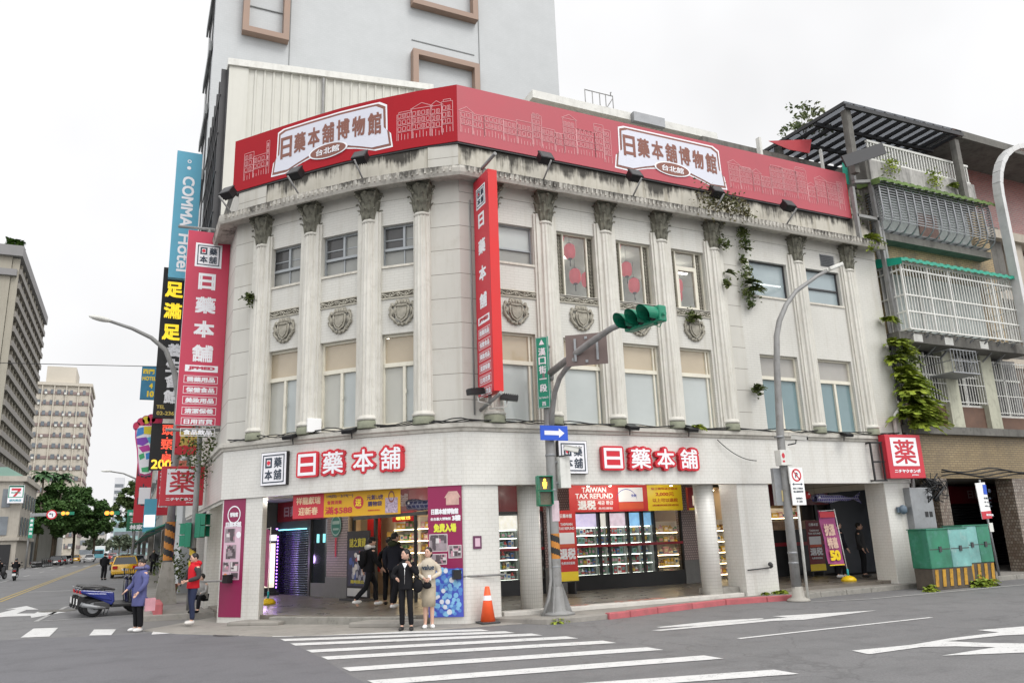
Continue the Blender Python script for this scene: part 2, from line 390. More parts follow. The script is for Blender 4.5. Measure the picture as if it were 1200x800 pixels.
m_darkpane=GLASS('dark_open_pane',(.35,.36,.37),.8,(.10,.10,.10),.75)
m_teal=GLASS('teal_pane',(.5,.6,.62),1.3,(.20,.30,.32),.80)
m_bluepane=GLASS('pale_blue_pane',(.6,.66,.68),1.1,(.36,.43,.45),.88)
m_greyfilm=GLASS('grey_transom_pane',(.6,.6,.58),.9,(.40,.385,.355),.9)
BLD=thing('corner_building','three storey cream tiled corner building with fluted columns and a rounded corner','building')

def panel(mb, x0,x1,z0,z1, holes, depth, y=0.0):
    xs=sorted({x0,x1,*[h[0] for h in holes],*[h[1] for h in holes]}); zs=sorted({z0,z1,*[h[2] for h in holes],*[h[3] for h in holes]})
    for a,b in zip(xs[:-1],xs[1:]):
        for c,d in zip(zs[:-1],zs[1:]):
            mx,mz=(a+b)/2,(c+d)/2
            if any(h[0]<mx<h[1] and h[2]<mz<h[3] for h in holes): continue
            mb.face([(a,y,c),(b,y,c),(b,y,d),(a,y,d)])
    for h in holes:
        a,b,c,d=h
        mb.face([(a,y,c),(a,y,d),(a,y+depth,d),(a,y+depth,c)]); mb.face([(b,y,c),(b,y,d),(b,y+depth,d),(b,y+depth,c)])
        mb.face([(a,y,d),(b,y,d),(b,y+depth,d),(a,y+depth,d)]); mb.face([(a,y,c),(b,y,c),(b,y+depth,c),(a,y+depth,c)])

def window(T, x0,x1,z0,z1, kind, parent, dep=.16):
    f=MB(T); panes=[]; y0,y1=dep-.05,dep+.03
    def fr(a,b,c,d,t=.05,ya=y0,yb=y1):
        f.box(a,b,ya,yb,c,c+t); f.box(a,b,ya,yb,d-t,d); f.box(a,a+t,ya,yb,c+t,d-t); f.box(b-t,b,ya,yb,c+t,d-t)
    m=m_cframe; yp=dep
    xm=(x0+x1)/2; W=x1-x0; Hh=z1-z0
    if kind=='grey':
        m=m_alu; zm=z0+Hh*.42; fr(x0,x1,z0,z1); f.box(x0+.05,x1-.05,y0-.02,y1,zm-.035,zm+.035); f.box(xm-.03,xm+.03,y0-.01,y1,zm+.035,z1-.05); f.box(xm-.015,xm+.015,y0+.02,y1,z0+.05,zm-.035)
        zh=zm+(z1-zm)*.42; f.box(x0+.05,xm-.03,y0+.03,y1,zh-.014,zh+.014); f.box(xm+.03,x1-.05,y0+.04,y1,zh-.012,zh+.012)
        k=random.random()
        panes=[(x0+.05,xm-.03,zm+.035,z1-.05,m_darkpane if k<.75 else m_grey),(xm+.03,x1-.05,zm+.035,z1-.05,m_grey),(x0+.05,x1-.05,z0+.05,zm-.035,m_grey)]
    elif kind=='cream2':
        zt=z0+Hh*.66; fr(x0,x1,z0,z1,.06); f.box(x0+.06,x1-.06,y0-.02,y1,zt-.05,zt+.05); f.box(xm-.035,xm+.035,y0-.015,y1,z0+.06,zt-.05); f.box(xm+.035,xm+.06,y0-.03,y0-.005,z0+.75,z0+.86)
        panes=[(x0+.06,x1-.06,zt+.05,z1-.06,m_transom),(x0+.06,xm-.035,z0+.06,zt-.05,m_filmwarm),(xm+.035,x1-.06,z0+.06,zt-.05,m_film)]
    elif kind=='cream1':
        zt=z0+Hh*.67; fr(x0,x1,z0,z1,.05); f.box(x0+.05,x1-.05,y0-.02,y1,zt-.05,zt+.05); f.box(x1-.17,x1-.12,y0,y1,z0+.05,zt-.05); f.box(x1-.15,x1-.11,y0,y1,zt+.05,z1-.05)
        panes=[(x0+.05,x1-.05,zt+.05,z1-.05,m_transom),(x0+.05,x1-.05,z0+.05,zt-.05,m_film)]
    elif kind=='teal2':
        zt=z0+Hh*.70; fr(x0,x1,z0,z1,.05); f.box(x0+.05,x1-.05,y0-.02,y1,zt-.05,zt+.05); f.box(xm-.04,xm+.04,y0-.01,y1,z0+.05,zt-.05)
        panes=[(x0+.05,x1-.05,zt+.05,z1-.05,m_greyfilm),(x0+.05,xm-.04,z0+.05,zt-.05,m_teal),(xm+.04,x1-.05,z0+.05,zt-.05,m_teal)]
    elif kind=='slab':
        m=m_dark; fr(x0,x1,z0,z1,.03); panes=[(x0+.03,x1-.03,z0+.03,z1-.03,m_bluepane)]
    elif kind=='slabbar':
        m=m_dark; zt=z0+Hh*.45; fr(x0,x1,z0,z1,.03); f.box(x0+.03,x1-.03,y0,y1,zt-.025,zt+.025); panes=[(x0+.03,x1-.03,z0+.03,zt-.025,m_bluepane),(x0+.03,x1-.03,zt+.025,z1-.03,m_bluepane)]
    elif kind=='oneleaf':
        m=m_alu; zt=z0+Hh*.38; fr(x0,x1,z0,z1,.035); f.box(x0+.035,x1-.035,y0,y1,zt-.02,zt+.02); panes=[(x0+.035,x1-.035,z0+.035,zt-.02,m_grey),(x0+.035,x1-.035,zt+.02,z1-.035,m_film)]
    elif kind in('lantern','lantern2'):
        g=.22; fr(x0,x1,z0,z1,.035); f.box(x0+g,x0+g+.04,y0,y1,z0+.035,z1-.035); f.box(x1-g-.04,x1-g,y0,y1,z0+.035,z1-.035)
        a,b=x0+g+.04,x1-g-.04
        if kind=='lantern2':
            zt=z0+Hh*.72; f.box(a,b,y0,y1,zt-.03,zt+.03); fr(a,b,z0+.035,zt-.03,.06); panes=[(a,b,zt+.03,z1-.035,m_clear),(a+.06,b-.06,z0+.095,zt-.09,m_clear)]
        else: panes=[(a,b,z0+.035,z1-.035,m_clear)]
    o=f.build('window',m,parent)
    for a,b,c,d,mt in panes:
        p=MB(T); p.face([(a,yp,c),(b,yp,c),(b,yp,d),(a,yp,d)]); p.build('pane',mt,o,recalc=False)
    if kind in('lantern','lantern2'):
        for a,b in ((x0+.035,x0+.22),(x1-.22,x1-.035)):
            p=MB(T); p.m=1; p.box(a,b,dep+.03,dep+.05,z0+.04,z1-.04); p.m=0
            zz=z0+.06
            while zz<z1-.16:      # pierced scroll work
                for s in (-1,1):
                    xc=(a+b)/2+s*(b-a)*.22
                    p.tube([(xc+.036*cos(t),dep+.01,zz+.05+.042*sin(t)) for t in [k*pi/5 for k in range(9)]],.011,5)
                p.tube([((a+b)/2-.02,dep+.012,zz),((a+b)/2+.025,dep+.008,zz+.05),((a+b)/2-.02,dep+.012,zz+.1)],.011,5); zz+=.1
            p.build('scroll_grille',[m_cart,m_friezedark],o)
    sl=MB(T); sl.box(x0-.04,x1+.04,-.035,dep-.05,z0-.06,z0-.003); sl.build('sill',m_sill,o)
    return o

# ---- walls
Wm=MB(); BAYS=[]
Td=[(A0,B1),(B1,B2),(B2,B3),(B3,K1),(K1,C0)]
def flen(a,b): return math.hypot(b[0]-a[0],b[1]-a[1])
mats=[m_tilewall,m_block]
Wm.m=1; Wm.T=frame(A0,B1); panel(Wm,0,flen(A0,B1),4.3,12.6,[],.2)
lw=[((B1,B2),.24,1.41),((B2,B3),.33,1.54),((B3,K1),.31,1.46)]
for (seg,a,b) in lw:
    Wm.m=0; Wm.T=frame(*seg); panel(Wm,0,flen(*seg),4.3,10.2,[(a,b,4.47,6.70),(a,b,8.45,9.54)],.3)
    BAYS.append((Wm.T,a,b))
Wm.m=1; Wm.T=frame(K1,C0); panel(Wm,0,flen(K1,C0),4.3,12.6,[],.2)
TR=frame(C0,E0); ox=8.9
Wm.T=TR; Wm.m=1; panel(Wm,0,.82,4.3,10.2,[],.2)
rw3=[(-7.95,-6.88,8.5,9.53,'oneleaf'),(-6.17,-4.97,7.8,9.55,'lantern'),(-4.38,-3.17,7.8,9.55,'lantern'),(-2.53,-1.35,7.8,9.55,'lantern2'),(.34,1.82,8.47,9.57,'slab'),(2.59,4.03,8.46,9.57,'slabbar')]
rw2=[(-7.98,-6.92,4.45,6.68,'cream1'),(-6.13,-4.96,4.45,6.66,'cream1'),(-4.35,-3.19,4.45,6.66,'cream1'),(-2.55,-1.40,4.45,6.67,'cream1'),(.35,1.81,4.45,6.68,'teal2'),(2.6,4.03,4.45,6.69,'teal2')]
Wm.m=0
panel(Wm,.82,8.1,4.3,10.2,[(h[0]+ox,h[1]+ox,h[2],h[3]) for h in rw3[:4]+rw2[:4]],.3)
Wm.m=1; panel(Wm,8.1,8.75,4.3,10.2,[],.2); Wm.m=0
panel(Wm,8.75,14.72,4.3,10.2,[(h[0]+ox,h[1]+ox,h[2],h[3]) for h in rw3[4:]+rw2[4:]],.3)
# plain band above the windows, side walls, back
Wm.T=None; Wm.m=1
sweep(Wm,[B1,B2,B3,K1],[(.012,10.2),(.012,10.7)],closed=False); sweep(Wm,[C0,E0],[(.012,10.2),(.012,10.7)],closed=False)
Wm.face([(A0[0],A0[1],2.9),(A1[0],A1[1],2.9),(A1[0],A1[1],12.0),(A0[0],A0[1],12.0)])
Wm.face([(5.82,0,2.9),(5.82,9,2.9),(5.82,9,12.0),(5.82,0,12.0)])
Wm.build('wall',mats,BLD)
# parapet, cornice, ledge, ground-floor fascia
p=MB(); sweep(p,PLAN,[(-.02,10.7),(-.02,12.7),(-.3,12.7),(-.3,10.7)]); p.build('parapet',m_parapet,BLD)
p=MB(); p.m=1; p.face
prof=[(0,10.52),(.36,10.50),(.37,10.44),(.46,10.43),(.50,10.50),(.52,10.60),(.50,10.68),(.40,10.72),(0,10.84)]
sweep(p,PLAN[0:],prof,closed=True)
for i in range(len(p.f)): p.mi[i]=0
co=p.build('cornice',[m_cornice,m_soffit],BLD)
p=MB()          # ridged gutter lip: small ribs along the cornice edge
for k in range(1,len(PLAN)-1):
    a=Vector(PLAN[k]); b=Vector(PLAN[k+1]); L=(b-a).length; T=frame(a,b); p.T=T
    n=int(L/.14)
    for j in range(n):
        x=(j+.5)*L/n; p.box(x-.022,x+.022,-.545,-.50,10.52,10.66)
p.build('gutter_ribs',m_cornice,co)
p=MB(); sweep(p,PLAN,[(.02,4.19),(.09,4.22),(.10,4.28),(.16,4.30),(.17,4.39),(.02,4.43)]); p.build('ledge',m_ledge,BLD)
p=MB(); sweep(p,PLAN,[(.05,2.99),(.05,4.2),(-.28,4.2),(-.28,2.99)]); p.build('fascia',m_fascia,BLD)
# interiors of the two upper floors
m_in=M('upper_room_walls',(.58,.52,.43),.8,.1,1.5); m_ceil=M('upper_room_ceiling',(.60,.58,.54),.8,.1,2)
INN=[(-10.3,16),(-10.3,7.2),(-9.6,6.2),(-8.2,4.9),(-7.3,4.3),(5.6,4.3)]
for z0,z1,mm in ((4.3,7.25,m_in),(7.35,10.15,M('third_floor_walls',(.42,.43,.42),.8,.1,1.5))):
    p=MB()
    for a,b in zip(INN[:-1],INN[1:]): p.face([(a[0],a[1],z0),(b[0],b[1],z0),(b[0],b[1],z1),(a[0],a[1],z1)])
    pin=[(-13.3,16),(-13.28,5.0),(-12.7,4.25),(-11.7,2.95),(-10.55,1.7),(-9.35,.78),(-8.8,.32),(5.7,.32)]
    p.m=1
    for z in (z0,z1): p.face([(x,y,z) for x,y in pin]+[(5.7,4.6,z),(-7.4,4.6,z),(-10.5,7.3,z),(-10.5,16,z)])
    p.build('room',[mm,m_ceil],BLD)
m_tube=EMIT('fluorescent_tube',(1,.96,.88),9); m_spot=EMIT('warm_downlight',(1,.85,.6),7)
p=MB()
for i in range(9): p.box(-8+i*1.5,-7.2+i*1.5,2.0,2.07,7.17,7.2); 
for i in range(6): p.box(-8+i*2.2,-6.7+i*2.2,2.3,2.38,9.8,9.83); p.box(-7.4+i*2.2,-6.2+i*2.2,3.6,3.68,9.8,9.83)
for i in range(5): p.box(-12+i*.75,-11.9+i*.75,5.2-i*.62,5.3-i*.62,7.18,7.21)
p.build('ceiling_lamps',m_tube,BLD)
p=MB()
for i in range(34):
    x=-8.2+i*.42; p.lathe((x,.75,7.16),[(.045,0),(.045,.05)],8)
for k in range(3):
    T=BAYS[k][0]
    for i in range(5): c=T@Vector((.25+i*.3,.8,7.16)); p.lathe(c,[(.04,0),(.04,.05)],8)
p.build('downlights',m_spot,BLD)
# ---- windows
for k,(T,a,b) in enumerate(BAYS):
    window(T,a,b,8.45,9.54,'grey',BLD); window(T,a,b,4.47,6.70,'cream2',BLD)
for h in rw3+rw2: window(TR,h[0]+ox,h[1]+ox,h[2],h[3],h[4],BLD)
# ventilation louvre
p=MB(TR); p.box(4.55-.62+ox-.62,4.55-.1+ox-.62,-.01,.06,9.72,10.12)
p2=MB(TR); x0=3.30+ox; p2.box(x0,x0+.6,-.012,.02,9.72,10.12); 
for i in range(7): p2.bar((x0+.02,-.03,9.76+i*.053),(x0+.58,-.03,9.76+i*.053),.05,.012,(0,-.6,1))
p2.build('louvre_vent',m_steel,BLD)
# ---- columns
def fluted(n=14, per=6):
    out=[]
    for i in range(n*per):
        t=(i%per)/per; a=2*pi*i/(n*per); d=1-.085*max(0,sin(pi*min(1,max(0,(t-.12)/.76)))) ; out.append((cos(a)*d,sin(a)*d))
    return out
def column_mesh():
    mb=MB(); fl=fluted(); zs=[(4.66,.245),(5.6,.243),(7.2,.236),(8.6,.222),(9.62,.205),(9.66,.205)]
    rings=[[mb.P((x*r,y*r,z)) for x,y in fl] for z,r in zs]; n=len(fl)
    for a,b in zip(rings[:-1],rings[1:]):
        for j in range(n): mb.F((a[j],a[(j+1)%n],b[(j+1)%n],b[j]))
    mb.lathe((0,0,9.62),[(.21,0),(.225,.03),(.225,.06),(.20,.09)],24)
    mb.lathe((0,0,4.60),[(.25,0),(.285,.03),(.285,.06),(.25,.09),(.25,.12)],24)
    return mb
def capital_mesh():
    mb=MB(); rr=random.Random(5)
    mb.lathe((0,0,9.70),[(.20,0),(.205,.25),(.23,.5),(.30,.7),(.31,.72)],20)
    def leaf(a,z0,h,wd,out0,out1):
        ca,sa=cos(a),sin(a); T=[]; 
        prof=[(0,out0,.6),(.35,out0+.015,1),(.65,out0+.03,.95),(.88,out0+.07,.75),(1.0,out1,.45),(.90,out1+.035,.2)]
        rows=[]
        for t,r,ws in prof:
            row=[]
            for s in (-1,-.5,0,.5,1):
                w2=wd*ws*s; rad=r-.022*abs(s)+(.016 if s==0 else 0)
                row.append(mb.P((ca*rad-sa*w2, sa*rad+ca*w2, z0+h*t+(-.02*abs(s)))))
            rows.append(row)
        for A,B in zip(rows[:-1],rows[1:]):
            for j in range(4): mb.F((A[j],A[j+1],B[j+1],B[j]))
    for k in range(8): leaf(2*pi*k/8,9.70,.28,.085,.215,.31)
    for k in range(8): leaf(2*pi*(k+.5)/8,9.78,.42,.085,.225,.345)
    for k in range(8): leaf(2*pi*k/8,9.95,.42,.06,.24,.36)
    for k in range(4):
        a=pi/4+k*pi/2
        c=Vector((cos(a)*.35,sin(a)*.35,10.35)); t=Vector((cos(a),sin(a),0))
        mb.tube([c+t*(.07*(1-q/14)*cos(q*.9))+Vector((0,0,.075*(1-q/14)*sin(q*.9))) for q in range(12)],[.024]*12,6)
        mb.tube([(cos(a)*.24,sin(a)*.24,10.08),(cos(a)*.29,sin(a)*.29,10.25),(cos(a)*.37,sin(a)*.37,10.36)],[.02,.026,.03],6)
    for k in range(4):
        a=k*pi/2; mb.ball((cos(a)*.31,sin(a)*.31,10.40),(.05,.05,.045),8,5)
    ab=[]
    for k in range(4):
        a=pi/4+k*pi/2; b=a+pi/2
        c0=Vector((cos(a)*.44,sin(a)*.44)); c1=Vector((cos(b)*.44,sin(b)*.44)); n=(c0+c1).normalized()
        for q in range(6):
            t=q/6; p=c0.lerp(c1,t)-n*(.055*sin(pi*t)); ab.append((p.x,p.y,10.43))
    mb.prism(ab,(0,0,.075))
    return mb
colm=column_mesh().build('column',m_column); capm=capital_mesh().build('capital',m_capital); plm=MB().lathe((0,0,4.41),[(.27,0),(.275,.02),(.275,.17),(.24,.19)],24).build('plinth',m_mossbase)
capm.parent=colm; plm.parent=colm; colm.parent=BLD
def angle_of(T): return math.atan2(T[1][0],T[0][0])
spots=[]
def mid(a,b): return math.atan2(b[1]-a[1],b[0]-a[0])
spots+= [(*B1,(mid(A0,B1)+mid(B1,B2))/2),(*B2,(mid(B1,B2)+mid(B2,B3))/2),(*B3,(mid(B2,B3)+mid(B3,K1))/2),(K1[0]-.12,K1[1]+.12,mid(B3,K1))]
spots+= [(x,0.0,0.0) for x in (-8.1,-6.53,-4.70,-2.86,-1.0,2.24,4.44)]
for i,(x,y,a) in enumerate(spots):
    n=Vector((sin(a),-cos(a)));
    c=colm if i==0 else copy_tree(colm,BLD)
    c.location=(x-n.x*.02,y-n.y*.02,0); c.rotation_euler.z=a
    # flat strip behind the shaft
pl=MB()
for i,(x,y,a) in enumerate(spots):
    pl.T=Matrix.Translation((x,y,0))@Matrix.Rotation(a,4,'Z')
    if i in (3,4): pl.box(-.22,.22,-.05,.1,4.42,10.5)
    else: pl.box(-.33,.33,-.05,.1,4.42,9.9); pl.box(-.27,.27,-.09,-.05,4.42,9.9)
pl.build('pilaster_strip',m_column,BLD)
# ---- reliefs
def cart_mesh():
    mb=MB()
    sh=[(-.17,.14),(-.10,.17),(0,.15),(.10,.17),(.17,.14),(.175,-.02),(.12,-.16),(0,-.25),(-.12,-.16),(-.175,-.02)]
    mb.prism([(x,-.005,z) for x,z in sh],(0,-.05,0)); mb.prism([(x*.72,-.05,z*.72-.01) for x,z in sh],(0,-.035,0))
    mb.tube([(x,-.06,z) for x,z in sh+sh[:1]],.022,6)
    for s in (-1,1):
        for pts,r in (([(.20,.17),(.27,.20),(.30,.12),(.25,.06),(.29,-.02),(.30,-.10),(.24,-.14),(.20,-.20),(.13,-.27),(.05,-.29)],.03),([(.20,.10),(.235,.0),(.22,-.1)],.02),([(.30,.18),(.33,.10),(.31,.02),(.34,-.05)],.022)):
            mb.tube([(s*x,-.03-.012*(k%2),z) for k,(x,z) in enumerate(pts)],[r*(1+.35*(k%2)) for k in range(len(pts))],6)
        for x,z,r in ((.27,.22,.045),(.31,.12,.04),(.28,.02,.035),(.31,-.07,.045),(.25,-.15,.04),(.19,-.23,.045),(.11,-.29,.04)): mb.ball((s*x,-.025,z),(r,.045,r),7,5)
    for x in (-.15,-.075,0,.075,.15): mb.ball((x,-.03,.24+.02*(1-abs(x)/.15)),(.045,.045,.055),7,5)
    mb.box(-.2,.2,-.05,0,.185,.215); mb.box(-.16,.16,-.045,0,.285,.33); mb.ball((0,-.03,-.30),(.06,.04,.05),8,5)
    return mb
cart=cart_mesh().build('shield_relief',m_cart,BLD)
cs=[(T,(a+b)/2) for T,a,b in BAYS]+[(TR,x+ox) for x in (-7.45,-5.56,-3.77,-1.94)]
for i,(T,x) in enumerate(cs):
    c=cart if i==0 else copy_tree(cart,BLD)
    c.matrix_basis=T@Matrix.Translation((x,0,7.21))
for T,a,b in BAYS+[(TR,h[0]+ox,h[1]+ox) for h in rw3[:4]]:
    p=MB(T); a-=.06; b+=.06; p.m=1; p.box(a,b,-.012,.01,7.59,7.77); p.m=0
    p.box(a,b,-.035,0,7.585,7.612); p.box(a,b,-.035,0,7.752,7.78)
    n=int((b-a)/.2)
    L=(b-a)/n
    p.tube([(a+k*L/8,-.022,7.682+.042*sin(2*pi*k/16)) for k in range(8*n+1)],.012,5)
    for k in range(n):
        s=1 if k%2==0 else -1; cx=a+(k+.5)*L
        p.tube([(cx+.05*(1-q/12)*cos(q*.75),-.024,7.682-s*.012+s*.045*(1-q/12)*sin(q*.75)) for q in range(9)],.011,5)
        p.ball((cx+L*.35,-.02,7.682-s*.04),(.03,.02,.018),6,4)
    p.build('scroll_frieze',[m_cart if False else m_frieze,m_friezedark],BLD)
# ---- ground floor: pillars, floor, ceiling
T=frame(A0,(-12.7,3.82)); p=MB(T); p.prism([(0,0,-.1),(1.36,0,-.1),(1.12,.42,-.1),(0,.42,-.1)],(0,0,3.3)); p.build('pillar',m_fascia,BLD,bevel=.015)
p=MB(); p.prism([(-9.58,.50,-.1),(-8.9,.01,-.1),(-8.06,.01,-.1),(-8.06,.9,-.1),(-9.0,1.2,-.1)],(0,0,3.3)); p.build('pillar',m_fascia,BLD,bevel=.015)
for x,y in ((-7.05,.5),(-1.80,.42)):
    p=MB(); p.lathe((x,y,-.05),[(.265,0),(.265,3.3)],40); p.build('round_pillar',m_roundtile,BLD)
for x0,x1 in ((-1.0,.12),(4.68,5.80)):
    p=MB(); p.box(x0,x1,.0,.72,-.1,3.2); p.build('pillar',m_fascia,BLD,bevel=.015)
for y in (8.5,13): p=MB(); p.box(-13.6,-12.6,y,y+.9,0,3.2); p.build('pillar',m_fascia,BLD)
m_floor=TILE('arcade_floor_tile',(.21,.19,.16),(.18,.165,.14),(.08,.07,.06),.3,.3,.008,rough=.3,offset=0,streak=0)
def flat(name,m,pts,z,th,parent=None,kind=None):
    b=MB(); b.prism([(x,y,z-th) for x,y in pts],(0,0,th)); o=b.build(name,m,parent)
    if kind: o['kind']=kind
    return o
m_floorM=M('arcade_floor',(.17,.15,.125),.35,.2,1.5,spec=.5,dirt=.4,dcol=(.06,.05,.045))
flat('arcade_floor',m_floorM,[(-13.5,17),(-13.45,5.1),(-12.9,4.3),(-11.85,3.0),(-10.6,1.62),(-9.45,.62),(-8.9,.25),(5.7,.25),(5.7,7.5),(-5,7.5),(-8,9),(-10.5,17)],.19,.3,BLD)
m_aceil=M('arcade_ceiling',(.34,.33,.31),.8,.1,1)
p=MB(); p.face([(x,y,3.28) for x,y in [(-13.4,17),(-13.3,5.1),(-12.6,4.3),(-11.6,3.0),(-10.4,1.7),(-9.3,.8),(-8.7,.35),(5.7,.35),(5.7,8),(-5,8),(-10,17)]]); p.build('arcade_ceiling',m_aceil,BLD)
p=MB(); p.box(-13.4,5.7,8.05,8.2,3.2,12); p.build('inner_wall',m_aceil,BLD)
p=MB(); p.face([(x,y,11.9) for x,y in [(-13.68,17.5),(-13.58,4.9),(-12.9,4.1),(-10.7,1.5),(-8.9,.05),(5.8,.05),(5.8,17.5)]]); p.build('roof_slab',m_concrete,BLD)
# ---------------------------------------------------------------- signs on the corner building
def text3(mb, body, cx, cy, w, h, O, r, up, depth, bold=.05):
    """solid letters with a wide outline"""
    c=bpy.data.curves.new('lettering','FONT'); c.body=body; c.size=1; c.resolution_u=3; c.extrude=.5; c.align_x='CENTER'
    o=bpy.data.objects.new('lettering_tmp',c); COL.objects.link(o)
    dg=bpy.context.evaluated_depsgraph_get(); dg.update(); me=bpy.data.meshes.new_from_object(o.evaluated_get(dg)); bpy.data.objects.remove(o)
    xs=[v.co.x for v in me.vertices]; ys=[v.co.y for v in me.vertices]; x0,x1,y0,y1=min(xs),max(xs),min(ys),max(ys)
    O=Vector(O); r=Vector(r); up=Vector(up); n=r.cross(up); sx=w/(x1-x0+2*bold); sy=h/(y1-y0+2*bold)
    for q in range(9):
        ang=q*pi/4; ox,oy=(0,0) if q==8 else (cos(ang)*bold,sin(ang)*bold); b=len(mb.v)
        for v in me.vertices: mb.v.append(O+r*(cx+(v.co.x-(x0+x1)/2+ox)*sx)+up*(cy+(v.co.y-(y0+y1)/2+oy)*sy)+n*((v.co.z+.5)*(depth-q*.0008)))
        for p in me.polygons: mb.F([b+i for i in p.vertices])
# ---- roof banner
LB=[(-8.9,0.0),(-9.74,.66),(-10.68,1.52),(-11.36,2.22),(-12.0,2.98),(-12.7,3.85),(-13.7,5.12)]
BT=thing('roof_banner','long red banner wrapped round the roof edge with two white name panels','banner')
def bl_fn(off):
    P=[Vector(p) for p in LB]; L=[0]
    for a,b in zip(P[:-1],P[1:]): L.append(L[-1]+(b-a).length)
    def f(u,z):
        u=-u           # u runs to the right on the face, from -L to 0 at the fold
        for k in range(len(P)-1):
            if u<=L[k+1] or k==len(P)-2:
                t=(u-L[k])/(L[k+1]-L[k]); p=P[k].lerp(P[k+1],t); d=(P[k]-P[k+1]).normalized(); break
        n=Vector((d.y,-d.x)); return Vector((p.x+n.x*off,p.y+n.y*off,z))
    return f,L[-1]
def br_fn(off): return lambda x,z: Vector((x,-off,z))
fl,LL=bl_fn(.06)
plan=[(fl(-LL*(1-k/24),0).x,fl(-LL*(1-k/24),0).y) for k in range(25)]
plan[-1]=(-8.93,-.06)
mb=MB(); sweep(mb,plan,[(0,11.55),(0,13.15),(-.14,13.15),(-.14,11.55)]); mb.build('banner_face',m_banner,BT)
m_banner2=M('banner_red_vinyl_glare',(.42,.075,.095),.55,.12,.4)  # right run of the same banner, its paler pink is glare put into the colour
mb=MB(); mb.box(-8.926,4.92,-.06,.08,11.55,13.15); mb.m=1; mb.box(4.921,4.95,-.06,.9,11.55,13.15); mb.build('banner_face',[m_banner2,m_bannerfold],BT)
mb=MB(); sweep(mb,plan+[(4.9,-.06)],[(-.02,11.50),(-.02,11.548),(-.3,11.548),(-.3,11.50)]); mb.build('bottom_rail',m_black,BT)
m_panelw=M('panel_cool_white',(.62,.63,.70),.6,.04,1)
def name_panel(fn_of, a, b, flip=1):
    """white cartouche between x=a and x=b"""
    W=b-a; X=lambda t:a+t*W
    top=[(X(.05),12.93),(X(.10),13.0)]+[(X(.10+.80*k/12),13.0) for k in range(1,13)]+[(X(.955),12.88),(X(.96),12.22),(X(.985),12.12),(X(1.0),11.72)]
    bot=[(X(.87),11.70)]+[(X(.87-.74*k/14),11.70+.30*sin(pi*k/14)) for k in range(1,15)]+[(X(0.0),11.72),(X(.015),12.12),(X(.045),12.22)]
    out=top+bot
    def shrink(pts,d):
        c=((a+b)/2,12.4); res=[]
        for x,z in pts:
            res.append((x+(d if x<c[0]-W*.2 else -d if x>c[0]+W*.2 else 0), z+(d if z<12.3 else -d if z>12.6 else 0)))
        return res
    for off,d,m,nm in ((.066,-.045,m_signwhite,'panel_edge'),(.071,.0,m_brown,'panel_outline'),(.076,.062,m_panelw,'panel_field')):
        f=fn_of(off); mm=MB()
        pts=shrink(out,d) if d else out
        pts=[f(*p) for p in pts]
        # fan strips so the panel follows the curve: split between top and bottom chains
        tp=shrink(top,d) if d else top; bt=shrink(bot,d) if d else bot
        n=28
        def inter(ch,x):
            ch=sorted(ch)
            for p,q in zip(ch[:-1],ch[1:]):
                if p[0]<=x<=q[0]: return p[1]+(q[1]-p[1])*(x-p[0])/max(1e-6,q[0]-p[0])
            return ch[0][1] if x<ch[0][0] else ch[-1][1]
        tops=sorted([p for p in tp]); 
        xs=sorted({*[p[0] for p in tp],*[p[0] for p in bt]})
        upper=[p for p in tp]; upper=[(bt[-3][0],bt[-3][1]+.001),(bt[-2][0],bt[-2][1]),(bt[-1][0],bt[-1][1])]+upper
        lower=bt[:-2]
        lower=[upper[-1]]+lower
        for p,q in zip(xs[:-1],xs[1:]):
            if q-p<1e-5: continue
            mm.face([f(p,inter(lower,p)),f(q,inter(lower,q)),f(q,inter(upper,q)),f(p,inter(upper,p))])
        mm.build(nm,m,BT)
    f=fn_of(.081); mm=MB(); cw=W*.105
    for k,ch in enumerate('日藥本舖博物館'):
        u=.125+k*.75/6; hh=.62 if k in(0,6) else .56
        dz=-.03+.06*sin(pi*k/6)
        text(mm,ch,X(u),12.47+dz,cw,hh+.04,f,.035)
    mm.build('lettering',m_brown,BT)
    mm=MB(); mm.m=0; f=fn_of(.082); 
    cx=X(.5)
    def dsc(off,rx,rz,mi):
        g=fn_of(off); mm.m=mi; mm.face([g(cx+rx*cos(2*pi*k/32),11.98+rz*sin(2*pi*k/32)) for k in range(32)])
    dsc(.084,W*.165,.215,1); dsc(.088,W*.15,.185,0); mm.m=1
    text(mm,'台北館',cx,11.98,W*.2,.19,fn_of(.092),.02)
    mm.build('oval_badge',[m_brown,m_signwhite],BT)
name_panel(bl_fn if False else (lambda off: bl_fn(off)[0]),-5.58,-1.78)
name_panel(br_fn,-4.18,-.28)
